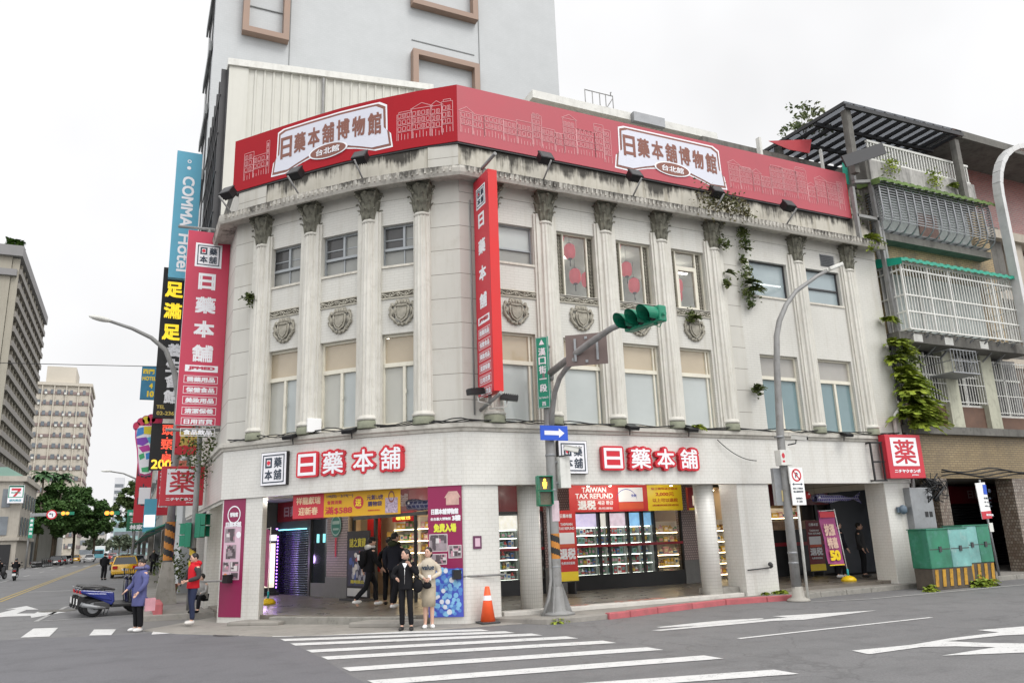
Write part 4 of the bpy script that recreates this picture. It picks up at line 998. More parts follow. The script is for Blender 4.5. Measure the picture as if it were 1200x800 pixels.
def goods(T, x0,x1,y,z,h,group,label,wmin=.09,wmax=.17,warm=False):
    x=x0+.02; rr=random
    while x<x1-.06:
        w_=min(rr.uniform(wmin,wmax),x1-.01-x)
        k=rr.choice([0,1,2,3,3,5,8,0] if warm else [0,1,1,6,6,7,8,4,2]); kind=1 if (rr.random()<.4) else 0
        hh=h*rr.uniform(.6,.95)
        o=bpy.data.objects.new('bottle' if kind else 'product_box',protos[k*2+kind]); COL.objects.link(o)
        o.matrix_world=T@Matrix.Translation((x+w_/2,y,z))@Matrix.Diagonal((w_*.94,min(w_,.14),hh,1))
        tag(o,label,'bottle' if kind else 'box',group); NG[0]+=1; x+=w_+.006
I4=Matrix.Identity(4)
m_ad=[EMIT('advert_screen_lilac',(.80,.70,.92),.75,.25,6),EMIT('advert_screen_white',(.95,.90,.80),.75,.3,7),EMIT('advert_screen_pink',(.9,.72,.80),.7,.3,7),EMIT('advert_screen_blue',(.30,.62,.95),.8,.35,5),EMIT('advert_screen_azure',(.25,.55,.85),.7,.4,6)]
for i,(a,b) in enumerate(bays+lb):
    t=thing('display_fridge','chiller with lit header, '+['first from the left behind the wide glass front','narrow one, second behind the wide glass front','third behind the wide glass front','with a blue advert header, fourth behind the wide glass front','with a blue advert header, fifth behind the wide glass front','left one between the corner pier and the round pillar','right one, just behind the traffic signal pole'][i],'fridge',((a+b)/2,4.9,.19),0,'chillers behind the shop glass')
    O=Vector(t.location); p=MB(Matrix.Translation(-O)); p.box(a,b,4.52,5.35,.191,.55); p.box(a,a+.02,4.62,5.35,.55,2.46); p.box(b-.02,b,4.62,5.35,.55,2.46); p.box(a,b,5.3,5.35,.55,2.46); p.build('cabinet',M('fridge_liner',(.42,.45,.42),.5,.08,2),t)
    p=MB(Matrix.Translation(-O)); p.box(a+.02,b-.02,4.50,4.54,2.02,2.42); p.build('lit_header',m_ad[i%5] if i<5 else m_ad[(i+2)%3],t)
    for k,z in enumerate((.62,.90,1.18,1.52,1.78)):
        p=MB(Matrix.Translation(-O)); p.box(a+.026,b-.026,4.60,5.29,z-.02,z); s=p.build('shelf',m_shelf,t)
        p=MB(Matrix.Translation(-O)); p.box(a+.03,b-.03,4.575,4.598,z-.025,z-.003); p.build('shelf_light',m_led,s)
        goods(I4,a+.03,b-.03,4.70,z+.001,.25,'goods on the chiller shelves','small packed goods standing on a lit chiller shelf behind glass',.08,.15)
    p=MB(Matrix.Translation(-O)); p.box(a+.03,b-.03,4.58,4.62,1.99,2.015); p.build('top_light',m_led,t)
def shelf_unit(T, x0,x1,y,n,label,z0=.35,dz=.36,grp='goods on the warm lit shelves',glab='packed goods on a warm lit shelf inside the shop',lim=(.12,.22)):
    o0=T@Vector((x0,y,.19)); t=thing('shelf_unit',label,'shelves',tuple(o0)); iv=Matrix.Translation(-o0)@T
    p=MB(iv); p.box(x0,x1,y+.36,y+.4,.19,.35+n*dz); p.box(x0-.03,x0,y,y+.4,.19,z0+n*dz); p.box(x1,x1+.03,y,y+.4,.19,z0+n*dz); p.build('carcass',m_shelf,t)
    for k in range(n):
        z=z0+k*dz; p=MB(iv); p.box(x0,x1,y,y+.355,z-.03,z); s=p.build('shelf',m_shelf,t); p=MB(iv); p.box(x0,x1,y-.03,y-.005,z-.03,z-.005); p.build('shelf_light',m_ledw,s)
        goods(T,x0,x1,y+.12,z+.001,.26,grp,glab,*lim,warm=True)
shelf_unit(I4,.15,1.25,5.5,5,'warm lit shelf unit seen through the open right end of the glass front')
shelf_unit(I4,1.75,2.9,5.2,5,'warm lit shelf unit seen behind the right round pillar')
shelf_unit(I4,4.9,7.2,5.6,6,'warm lit shelf unit at the back of the right arcade shop',lim=(.2,.34))
p=MB()
for x,y in ((-.2,5.4),(2.1,5.4),(5.0,5.3),(6.2,5.3)): p.box(x-.5,x+.5,y-.15,y+.15,3.13,3.16)
p.build('ceiling_lamp',EMIT('warm_ceiling_panel',(1,.85,.62),7),SHOP)
p=MB(); p.box(4.1,7.0,4.42,4.47,.19,1.72); p.box(4.1,4.18,4.40,4.48,1.72,2.55); p.box(6.35,6.45,4.40,4.48,1.72,2.55); p.box(5.2,5.27,4.41,4.47,1.72,2.55); p.build('counter_front',m_black,SHOP)
p=MB(); p.box(4.1,7.0,4.405,4.415,1.18,1.30); p.build('red_stripe',M('door_stripe_red',(.25,.01,.02),.4,.05,2),SHOP)
for a,b,z in ((4.22,5.18,1.95),(5.3,6.33,1.95)):
    p=MB(); p.box(a,b,4.43,4.44,1.73,2.02); p.build('counter_poster',M('shop_poster_tan',(.45,.30,.20),.6,.4,5),SHOP)
# dark doors and wall at the right end of the arcade
p=MB(); p.box(7.02,9.5,4.3,4.5,.15,3.28); p.build('dark_door',M('dark_door',(.04,.045,.055),.4,.2,3),SHOP)
# --- left shop along the inner wall
TL=frame((-10.9,12.3),(-8.4,4.0)); LS=thing('corner_shop','corner shop interior with a roller shutter, dark glass doors and a warm lit sales room','shop')
def lbx(name,m,x0,x1,y0,y1,z0,z1,parent=LS): p=MB(TL); p.box(x0,x1,y0,y1,z0,z1); return p.build(name,m,parent)
p=MB(TL)
z=.2
while z<2.32: p.tube([(0.05,.02,z),(2.15,.02,z)],.034,6); z+=.075
p.build('roller_shutter',M('dark_shutter',(.10,.11,.15),.25,.15,3,metal=.8),LS)
lbx('shutter_box',m_dark,0,2.2,-.05,.3,2.34,2.6); lbx('shutter_post',m_dark,-.08,.04,-.05,.2,.19,2.6); lbx('shutter_post',m_dark,2.16,2.28,-.05,.2,.19,2.6)
lbx('wall_above',M('dark_upper_glass',(.035,.037,.04),.3,.1,2),-.1,3.45,.0,.2,2.602,2.95); 
lbx('dark_glass_door',M('dark_glass_door',(.02,.025,.03),.1,.1,2,coat=1),2.29,3.42,.02,.08,.6,2.6); lbx('door_base',m_grey_base,2.29,3.42,-.02,.1,.19,.6)
for x in (2.62,3.02): lbx('lit_notice',EMIT('cyan_notice',(.3,.9,.95),1.1,.3,9),x,x+.14,.0,.015,1.85,2.12)
lbx('pier',m_lattice,3.46,4.72,-.1,.3,.80,3.28); lbx('pier_base',m_grey_base,3.44,4.74,-.12,.3,.19,.797); lbx('pier_side',M('beige_pier_side',(.46,.33,.20),.6,.1,2),4.73,4.80,-.1,.3,.8,3.28)
lbx('door_frame',m_black,4.85,4.93,-.02,.06,.19,2.48); lbx('door_frame',m_black,6.08,6.16,-.04,.06,.19,2.48); lbx('door_frame',m_black,8.1,8.16,-.03,.05,.19,2.48); lbx('door_header',m_black,4.85,8.7,-.03,.08,2.48,2.58)
lbx('red_panel',M('red_display_panel',(.50,.02,.02),.5,.1,2),3.75,4.5,1.2,1.25,.9,2.9); lbx('warm_wall',m_inwarm,1.5,9.4,1.62,1.67,.19,3.2); lbx('partition',m_inwarm,1.5,1.55,.3,1.62,.19,3.2)
lbx('ceiling',m_shelf,1.5,9.4,.1,1.62,3.21,3.24); lbx('ceiling_light',EMIT('warm_ceiling_panel',(1,.85,.62),7),5.4,8.0,.45,.7,3.17,3.2); lbx('ceiling_light',EMIT('warm_ceiling_panel',(1,.85,.62),7),3.2,5.0,.5,.75,3.17,3.2)
lbx('fascia_band',m_darkred,-.1,9.0,-.07,.0,2.60,3.26); p=MB(TL); f=plane_fn(TL@Vector((0,-.075,0)),TL.to_3x3()@Vector((1,0,0)),(0,0,1)); text(p,'日藥本舖',1.4,2.93,2.0,.36,f,.03); text(p,'日藥本舖',6.9,2.93,2.0,.36,f,.03); p.T=None; p.build('lettering',M('dull_white_letters',(.35,.28,.28),.6,.1,3),LS)
lbx('yellow_poster',M('shop_poster_yellow',(.72,.48,.12),.6,.25,6),4.75,5.15,1.3,1.32,1.5,2.1); lbx('yellow_poster',M('shop_poster_yellow',(.72,.48,.12),.6,.25,6),5.2,5.55,1.3,1.32,1.5,2.1)
shelf_unit(TL,5.65,6.85,1.0,6,'warm lit shelf unit behind the two men walking into the corner shop',z0=.45,dz=.34,lim=(.13,.24)); shelf_unit(TL,6.92,7.9,1.0,6,'warm lit shelf unit beside the magenta corner poster',z0=.45,dz=.34,lim=(.13,.24))
t=thing('shop_sign','small red header sign with yellow lettering above the warm shelves','sign',tuple(TL@Vector((5.65,.9,2.3)))); iv=Matrix.Translation(-Vector(t.location))
p=MB(iv@TL); p.box(5.65,6.85,.9,.96,2.38,2.66); p.build('panel',m_brightred,t); p=MB(); f=plane_fn(iv@TL@Vector((0,.892,0)),TL.to_3x3()@Vector((1,0,0)),(0,0,1)); text(p,'暖暖包',6.25,2.52,.75,.19,f,.05); p.build('lettering',EMIT('yellow_letters',(1,.75,.1),1.0),t)
# fan ornament on the patterned pier
t=thing('wall_ornament','round green shop ornament with a red tassel on the patterned pier','ornament',tuple(TL@Vector((4.05,-.13,2.3)))); iv=Matrix.Translation(-Vector(t.location))
f=plane_fn(iv@TL@Vector((4.05,-.125,2.35)),TL.to_3x3()@Vector((1,0,0)),(0,0,1)); p=MB(); disc(p,f,0,0,.33,.36); p.build('disc',M('jade_green',(.03,.20,.15),.5,.1,3),t); p=MB(); f2=plane_fn(iv@TL@Vector((4.05,-.133,2.35)),TL.to_3x3()@Vector((1,0,0)),(0,0,1)); rect(p,f2,-.22,.22,.04,.14); rect(p,f2,-.18,.18,-.14,-.08); ringf(p,f2,0,0,.27,.31); p.build('pattern',M('pale_green',(.35,.50,.45),.5,.1,3),t); p=MB(); rect(p,f,-.05,.05,-.95,-.37); p.build('tassel',m_brightred,t)
# lit display board with violet lamps at the far left end
p=MB(); p.box(-13.3,-10.95,12.5,12.6,.15,3.28); p.build('end_wall',m_black,LS)
t=thing('display_board','tall glowing display board framed by violet lamps at the left end of the arcade','display',(-11.45,11.9,.19)); p=MB(); p.box(-.42,.42,-.06,.06,.1,2.15); p.box(-.5,.5,-.15,.15,0,.1); p.build('case',m_black,t)
p=MB(); p.box(-.33,.33,-.075,-.065,.25,1.7); p.build('screen',EMIT('warm_display_screen',(1,.88,.66),1.0,.35,5),t); p=MB(); p.box(-.36,.36,-.075,-.065,1.78,1.98); p.build('header',EMIT('white_header',(.95,.95,1),.8),t)
p=MB()
for x in (-.4,.4):
    for k in range(16): p.ball((x,-.08,.25+k*.11),.022,6,4)
p.build('violet_lamps',EMIT('violet_lamp',(.35,.12,1),9),t)
t=thing('lamp_strip','vertical violet lamp strip beside the roller shutter','lamp',(-11.05,12.1,.19)); p=MB(); p.box(-.03,.03,-.06,-.02,.0,2.2); p.build('strip',EMIT('violet_strip',(.45,.2,1),4),t)
t=thing('lamp_strip','horizontal cyan lamp strip above the roller shutter','lamp',tuple(TL@Vector((0,-.12,2.33)))); p=MB(Matrix.Translation(-Vector(t.location))@TL); p.box(.1,2.1,-.13,-.09,2.31,2.335); p.build('strip',EMIT('cyan_strip',(.2,.75,.85),3.5),t)
# arcade ceiling lamps
m_alamp=EMIT('arcade_lamp',(1,.94,.82),4)
for i,(x,y) in enumerate(((-5.2,2.4),(-2.4,2.4),(-9.6,3.6),(-11.4,6.4),(-12.2,9.5))):
    t=thing('ceiling_lamp','round lamp on the arcade ceiling, '+['behind the left round pillar','above the tax refund banner','before the warm lit corner shop','before the dark glass doors','at the left end of the arcade'][i],'lamp',(x,y,3.27),0,'arcade ceiling lamps'); p=MB(); p.lathe((0,0,-.05),[(.14,0),(.16,.05)],16); p.build('shade',m_alamp,t)
# --- banners and stands in the arcade
def banner(label,T,x0,x1,z0,z1,y,name='banner',cat='banner',mat=None,th=.012):
    o0=T@Vector((x0,y,z0)); t=thing(name,label,cat,tuple(o0)); iv=Matrix.Translation(-o0)@T
    p=MB(iv); p.box(x0,x1,y,y+th,z0,z1); p.build('sheet',mat or m_red,t)
    R3=iv.to_3x3(); f=lambda off: plane_fn(iv@Vector((0,y-.003-off,0)),R3@Vector((1,0,0)),(0,0,1))
    return t,f
m_or=M('banner_orange',(.62,.10,.045),.5,.05,2)
t,f=banner('red and yellow tax refund banner hanging above the glass front',I4,-4.2,-.15,2.44,3.22,3.5,mat=M('tax_banner_red',(.55,.035,.035),.5,.05,2))
p=MB(); rect(p,f(0),-1.45,-.15,2.44,3.22); p.build('yellow_field',m_yellow,t)
p=MB(); rect(p,f(0),-2.50,-1.62,2.72,3.14); p.build('white_field',m_signwhite,t); p=MB(); rect(p,f(.001),-2.50,-1.62,2.50,2.69); p.build('orange_field',m_or,t)
p=MB(); text(p,'TAIWAN',-3.35,3.08,.85,.15,f(.003),.03); text(p,'TAX REFUND',-3.35,2.90,1.3,.15,f(.003),.03); text(p,'退税',-3.62,2.64,.62,.28,f(.003),.05); text(p,'세금 환급',-2.98,2.70,.55,.12,f(.003),.03); text(p,'免稅退稅',-2.98,2.54,.5,.07,f(.003),.02); rect(p,f(.003),-3.95,-2.7,2.79,2.797); p.build('lettering',m_signwhite,t)
p=MB()
pts=[(-2.22+.38*cos(a),2.72+.36*sin(a)) for a in [pi*k/14 for k in range(15)]]
for q,r in zip(pts[:-1],pts[1:]): p.face([f(.004)(*q),f(.004)(*r),f(.004)(r[0],r[1]+.022),f(.004)(q[0],q[1]+.022)])
text(p,'免税',-1.95,2.9,.2,.09,f(.004),.03); p.build('emblem',M('emblem_blue',(.08,.10,.40),.5,.05,2),t)
p=MB(); text(p,'當日購物滿金額達',-.8,3.10,1.0,.08,f(.003),.02); text(p,'2,000元',-.8,2.93,.7,.13,f(.003),.04); text(p,'以上可以退稅',-.8,2.75,.95,.12,f(.003),.03); text(p,'憑護照辦理退稅',-.8,2.60,1.0,.06,f(.003),.02); p.build('lettering',M('banner_text_red',(.50,.10,.02),.5,.05,2),t)
for i,x in enumerate((-3.75,-3.0,-.8)):
    q=thing('spot_lamp','small spot lamp on the ceiling over the tax refund banner, '+['left one','middle one','right one'][i],'lamp',(x,3.15,3.26),0,'spot lamps over the banner'); p=MB(); p.lathe((0,0,-.1),[(.05,0),(.05,.1)],10); p.build('body',m_white,q); p=MB(); p.lathe((0,.0,-.108),[(.04,0),(.04,.006)],10); p.build('bulb',EMIT('spot_bulb',(1,.95,.8),12),q)
def stand(label,x0,x1,z0,z1,y,dark=False):
    t,f=banner(label,I4,x0,x1,z0,z1,y,name='standing_banner',mat=m_darkred if dark else M('tax_banner_red',(.55,.035,.035),.5,.05,2)); W=x1-x0; H_=z1-z0; c=(x0+x1)/2
    p=MB(); rect(p,f(0),x0,x1,z0,z0+H_*.13); p.build('yellow_field',m_yellow,t)
    p=MB(); rect(p,f(0),x0+W*.12,x1-W*.12,z0+H_*.52,z0+H_*.68); text(p,'TAIWAN',c,z0+H_*.80,W*.62,H_*.04,f(.003),.03); text(p,'TAX REFUND',c,z0+H_*.74,W*.8,H_*.04,f(.003),.03); text(p,'退税',c,z0+H_*.38,W*.82,H_*.16,f(.003),.05); text(p,'免費退稅服務',c,z0+H_*.25,W*.7,H_*.04,f(.003),.02); text(p,'日藥本舖',c,z0+H_*.92,W*.6,H_*.06,f(.003),.03); p.build('lettering',m_signwhite,t)
    p=MB(); rect(p,f(.002),x0+W*.12,x1-W*.12,z0+H_*.47,z0+H_*.515); p.build('orange_field',m_or,t)
    p=MB(); p.box(x0-.03-x0,W+.03,.02,.05,-.03,0); p.box(.08,.12,.02,.45,z0*-1+.19,-.0); p.box(W-.12,W-.08,.02,.45,-z0+.19,0); p.build('stand_frame',m_dark,t)
stand('red standing tax refund banner behind the traffic signal pole',-4.72,-4.08,.55,2.5,3.4)
stand('dark red standing tax refund banner in the right arcade',5.1,5.8,.35,2.0,3.7,True)
t,f=banner('small dark red hanging sign at the right end of the tax refund banner',I4,-.3,.32,2.42,3.10,3.0,name='hanging_sign',cat='sign',mat=m_darkred,th=.1)
p=MB(); rect(p,f(0),-.15,.28,2.55,2.85); p.build('picture',EMIT('small_lit_picture',(.9,.75,.6),.6,.6,14),t); p=MB(); rect(p,f(0),-.3,.32,2.42,2.48); p.build('yellow_field',m_yellow,t)
# promotional banner under the left fascia
TB,LB_=wall_frame(4.62,1.62)
t,f=banner('red and yellow promotional banner hanging under the rounded fascia',TB,0,LB_,2.42,3.02,.12,mat=M('promo_yellow',(.66,.36,.015),.5,.06,2))
k=LB_/3.0
p=MB(); rect(p,f(0),0,.90*k,2.42,3.02); p.build('red_field',m_red,t)
p=MB(); text(p,'祥龍獻瑞',.45*k,2.84,.70*k,.18,f(.003),.025); text(p,'迎新春',.45*k,2.59,.56*k,.19,f(.003),.025); p.build('lettering',M('gold_letters',(.75,.55,.35),.5,.1,3),t)
p=MB(); text(p,'1/4(四)－2/19(一)',1.35*k,2.90,.74*k,.085,f(.003),.015); text(p,'元氣U虎',2.32*k,2.83,.44*k,.12,f(.003),.02); text(p,'購物袋',2.32*k,2.68,.38*k,.12,f(.003),.02); p.build('lettering',M('banner_navy',(.04,.03,.12),.5,.05,2),t)
p=MB(); text(p,'會員消費',1.2*k,2.76,.42*k,.095,f(.003),.02); text(p,'滿$588',1.32*k,2.57,.76*k,.19,f(.003),.025); disc(p,f(.002),1.87*k,2.73,.14,.15); text(p,'數量有限 送完為止',2.3*k,2.53,.34*k,.035,f(.003),.02); p.build('lettering',m_red,t); p=MB(); text(p,'送',1.87*k,2.73,.17,.18,f(.006),.04); p.build('lettering',m_yellow,t)
p=MB(); rect(p,f(.002),2.60*k,2.93*k,2.45,2.80); p.m=1; ringf(p,f(.003),2.765*k,2.82,.06,.085,1.6); p.build('bag_picture',[M('bag_print',(.45,.36,.46),.6,.6,22),m_brown],t)
# pillar posters
TP=frame(A0,(-12.7,3.82))
t,f=banner('tall magenta poster with small photographs on the left pillar',TP,.06,.80,.14,3.0,-.012,name='pillar_poster',cat='poster',mat=m_magenta,th=.008)
pk=M('poster_pink',(.60,.42,.50),.5,.08,3)
p=MB(); rect(p,f(.001),.13,.70,1.02,2.32); p.build('pale_field',pk,t)
p=MB(); ringf(p,f(.002),.43,2.60,.19,.22); text(p,'日藥本舖',.43,2.36,.52,.13,f(.004),.06); disc(p,f(.004),.62,2.10,.08); text(p,'博物館',.43,2.6,.28,.12,f(.003),.05); p.build('lettering',m_signwhite,t)
ph=M('poster_photograph',(.30,.25,.27),.5,.3,5)
phc=[ph,M('photo_dark',(.09,.07,.08),.5,.3,6),M('photo_pink',(.50,.26,.32),.5,.3,6),M('photo_pale',(.62,.58,.58),.5,.15,6)]
def photo_bits(p,f,a,b,c,d,seed):
    rr=random.Random(seed)
    for q in range(13):
        x=rr.uniform(a,b-.05); z=rr.uniform(c,d-.05); p.m=rr.choice([1,1,2,3]); rect(p,f(.0072+q*.0003),x,min(b-.005,x+rr.uniform(.04,.14)),z,min(d-.005,z+rr.uniform(.04,.16)))
for a,b,c,d in ((.16,.50,1.92,2.26),(.22,.56,1.52,1.86),(.14,.34,1.22,1.45),(.38,.66,1.22,1.45),(.38,.66,1.04,1.19)):
    p=MB(); rect(p,f(.004),a,b,c,d); photo_bits(p,f,a,b,c,d,int(a*99+c*50)); p.build('photograph',phc,t)
p=MB(); disc(p,f(.005),.24,1.10,.075); p.build('orange_badge',M('badge_orange',(.75,.25,.06),.5,.1,3),t)
o=MB(); o.box(-.02,.5,-.10,-.06,.92,.95) if False else None
TQ=frame((-9.58,.50),(-8.9,.01))
TQ=frame((-9.62,.52),(-8.93,.02)); LQ=math.hypot(.69,.50)
t,f=banner('tall magenta and blue poster on the corner pier beside the shop entrance',TQ,.03,LQ-.03,.16,3.02,-.03,name='pillar_poster',cat='poster',mat=m_magenta,th=.012)
p=MB(); W=LQ-.06; c=.03+W/2
bl=[M('bubble_%s'%n,cc,.4,.12,8) for n,cc in (('deep_blue',(.06,.09,.48)),('mid_blue',(.10,.25,.60)),('sky',(.22,.48,.72)),('white',(.7,.72,.78)))]
p=MB(); rect(p,f(.001),.03,LQ-.03,.16,1.18); p.build('blue_field',bl[0],t)
rr=random.Random(11)
for q in range(4):
    p=MB()
    for k in range((70,60,40,14)[q]):
        x=rr.uniform(.08,LQ-.08); z=rr.uniform(.21,1.16); r=rr.uniform(.035,.06)
        if x-r>.032 and x+r<LQ-.032: disc(p,f(.002+q*.0015+k*.00004),x,z,r,n=14)
    p.build('bubbles',bl[q],t)
p=MB(); text(p,'免費入場',c,2.06,W*.66,.19,f(.003),.06); p.build('lettering',M('lime_letters',(.70,.72,.06),.5,.05,2),t)
p=MB(); text(p,'日藥本舖博物館',c,2.42,W*.8,.13,f(.003),.06); text(p,'全台最大博物館',c-.1,2.26,W*.6,.07,f(.003),.04); text(p,'3樓',LQ-.16,2.27,.2,.13,f(.004),.06); p.build('lettering',m_signwhite,t)
p=MB(); poly(p,f(.002),[(.42,2.72),(.52,2.86),(.72,2.86),(.80,2.72)]); rect(p,f(.002),.46,.76,2.56,2.72); p.build('house_picture',M('poster_house',(.55,.35,.30),.5,.2,8),t)
for a,b,c_,d in ((.06,.48,1.55,1.93),(.50,.80,1.40,1.68),(.10,.46,1.27,1.50)):
    p=MB(); p.m=3; rect(p,f(.003),a,b,c_,d); p.m=0; rect(p,f(.005),a+.015,b-.015,c_+.015,d-.015); photo_bits(p,f,a+.015,b-.015,c_+.015,d-.015,int(a*99)); p.build('photograph',phc,t)
# black poster board by the shop door
t=thing('poster_board','black standing board with a dark poster beside the shop door','board',tuple(TL@Vector((5.85,-.40,.19))),math.atan2(-8.3,2.5)); p=MB(); p.box(-.6,.6,-.03,.03,.08,1.95); p.build('board',m_black,t); p=MB(); p.box(-.62,.62,-.25,.25,0,.06); p.build('foot',m_dark,t)
f=plane_fn((0,-.034,0),(1,0,0),(0,0,1)); p=MB(); rect(p,f,-.54,.54,.4,1.4); rr=random.Random(31)
for q in range(26): p.m=rr.choice([1,1,2,3,4]); a=rr.uniform(-.5,.3); c=rr.uniform(.42,1.2); ff=plane_fn((0,-.0345-q*.0001,0),(1,0,0),(0,0,1)); disc(p,ff,a+.1,c+.1,rr.uniform(.03,.11),rr.uniform(.04,.15),n=12)
p.build('picture',[M('dark_poster_art',(.05,.05,.09),.5,.6,5),M('art_grey',(.34,.34,.40),.5,.3,6),M('art_red',(.40,.05,.06),.5,.2,6),M('art_blue',(.06,.10,.32),.5,.2,6),M('art_pale',(.60,.58,.55),.5,.2,6)],t); p=MB(); f=plane_fn((0,-.038,0),(1,0,0),(0,0,1)); text(p,'謎之寶藏',0,1.62,.9,.26,f,.02); text(p,'限時展出',0,.52,.7,.1,f,.03); p.build('lettering',M('poster_gold',(.60,.52,.05),.5,.1,3),t)
p=MB(); rect(p,f,-.54,.54,.12,.34); p.build('white_field',M('poster_white',(.5,.5,.5),.5,.1,3),t)
# feather flag stands (round yellow feet)
def flag_stand(label,x,y,z,W,H_,m1,full=True,lean=.0):
    t=thing('flag_stand',label,'flag',(x,y,z)); p=MB(); p.lathe((0,0,0),[(.22,0),(.22,.05),(.16,.12),(.05,.16)],16); p.build('foot',M('yellow_plastic',(.72,.48,.01),.4,.1,3),t)
    p=MB(); p.tube([(0,0,.1),(0,0,.35)],.03,8); p.build('socket',M('teal_plastic',(.02,.32,.34),.4,.1,3),t); p=MB(); p.tube([(0,0,.3),(-lean,0,H_+.15)],.014,6); p.tube([(-lean,0,H_+.12),(-lean-W,0,H_+.10)],.01,6); p.build('pole',m_white,t)
    if full:
        p=MB(); n=10
        pts0=[(-.02-lean*(.45+k/n*(H_-.4))/H_,.02*sin(k),.45+k/n*(H_-.4)) for k in range(n+1)]
        for k in range(n):
            a,b=pts0[k],pts0[k+1]; p.face([(a[0]-W,a[1]+.04,a[2]+.08),(a[0],a[1],a[2]),(b[0],b[1],b[2]),(b[0]-W,b[1]+.04,b[2]+.08)])
        p.build('flag',m1,t)
        return t
    return t
t=flag_stand('purple and yellow flag on a stand with a yellow foot in the right arcade',3.75,.95,.19,.62,1.95,M('flag_purple',(.34,.07,.20),.6,.1,2),lean=.22)
f=lambda x,y: Vector((x-.22*y/1.95-.34,-.012-.0,y)); p=MB(); text(p,'抗漲',-.02,1.5,.42,.36,f,.05); text(p,'特惠',0,1.12,.42,.34,f,.05); p.build('lettering',M('flag_pink',(.72,.50,.40),.6,.1,3),t); p=MB(); text(p,'50',.0,.76,.42,.30,f,.06); rect(p,f,-.3,.3,.47,.5); p.build('lettering',m_yellow,t)
p=MB(); rect(p,lambda x,y:Vector((x-.22*y/1.95-.34,-.02,y)),-.30,.31,1.86,2.03); p.build('header',m_red,t)
flag_stand('flag stand with a yellow foot at the left shop entrance',-11.95,7.6,.19,.14,2.0,M('flag_rose',(.45,.10,.22),.6,.2,3))
# carp streamers hanging under the fascia
def carp(label,x,y,z,L,rz,m,T=None):
    t=thing('carp_streamer',label,'streamer',(x,y,z),rz); p=MB(); p.lathe((0,0,0),[],8) if False else None
    pts=[(k/10*L,0,.02*sin(k*1.3)) for k in range(11)]; rs=[.11,.125,.13,.13,.12,.11,.10,.085,.07,.05,.03]
    p.tube(pts,rs,10,cap=False); p.build('body',m,t); q=MB(); q.prism([(L*.96,-.01,.0),(L*1.2,-.01,.2),(L*1.13,-.01,0),(L*1.2,-.01,-.17)],(0,.02,0)); q.build('tail',m,t); e=MB(); e.ball((.08,-.118,.04),.03,8,6); e.ball((.08,.118,.04),.03,8,6); e.build('eye',m_signwhite,t)
    q=MB(); q.tube([(0.02,0,.12),(0.02,0,3.0-z+.0)],.004,4); q.build('string',m_dark,t)
carp('violet carp streamer under the fascia of the right arcade',3.05,1.2,2.62,1.75,radians(3),TILE('carp_scales_violet',(.06,.05,.22),(.10,.08,.32),(.5,.5,.6),.09,.09,.012,rough=.6))
carp('red carp streamer with a white tail behind the no parking sign',2.9,1.3,2.72,.9,pi,M('carp_red',(.45,.03,.03),.6,.2,6))
carp('navy carp streamer hanging before the corner shop',-9.75,1.55,2.63,1.15,radians(-40),TILE('carp_scales_navy',(.03,.04,.12),(.05,.06,.18),(.3,.3,.4),.09,.09,.012,rough=.6))
# rails on the pillars
for i,(T,x0,x1,y) in enumerate(((TP,-.5,.42,-.12),(frame((-9.3,.1),(-8.05,-.12)),.2,1.3,.0))):
    t=thing('pipe_rail','grey pipe rail across the '+['left pillar poster','corner pier above the traffic cone'][i],'rail',tuple(T@Vector((x0,y,1.0)))); p=MB(Matrix.Translation(-Vector(t.location))@T); p.tube([(x0,y,1.0),(x1,y,1.0)],.022,8); p.build('pipe',m_greypole,t); p=MB(Matrix.Translation(-Vector(t.location))@T); xe=x1 if i==0 else x0; p.box(xe-.09,xe+.09,y-.08,y+.08,.95,1.15); p.build('box',m_black,t)
t=thing('wall_tap','pipe with a black valve on the square pillar','tap',(-.9,-.03,.75)); p=MB(); p.tube([(-.05,-.02,0),(.75,-.02,.03)],.018,6); p.tube([(.72,-.03,.03),(.72,-.1,.06),(.72,-.1,.13)],.03,8); p.ball((.68,-.08,.12),.06,8,6); p.build('valve',m_dark,t)
t=thing('notice_plate','small dark notice plate on the corner pier','plate',(-8.62,.0,1.72)); p=MB(); p.box(-.1,.1,-.02,.006,-.14,.14); p.m=1; f=plane_fn((0,-.024,0),(1,0,0),(0,0,1)); rect(p,f,-.06,.06,-.09,.09); p.build('plate',[M('plate_plum',(.12,.03,.08),.4,.1,3),pk],t)

def lamp(name,loc,power,col,size=.12):
    l=bpy.data.lights.new(name,'POINT'); l.energy=power; l.color=col; l.shadow_soft_size=size; o=bpy.data.objects.new(name,l); COL.objects.link(o); o.location=loc
for x in (-3.75,-3.0,-.8): lamp('spot_lamp_light',(x,2.75,3.05),7,(1,.92,.78),.05)
for x,y in ((-5.2,2.4),(-2.4,2.4),(-9.6,3.6),(-11.4,6.4),(-12.2,9.5)): lamp('arcade_lamp_light',(x,y,3.05),30,(1,.94,.84),.15)
lamp('display_board_light',(-11.5,11.5,1.3),26,(.62,.42,1),.2)
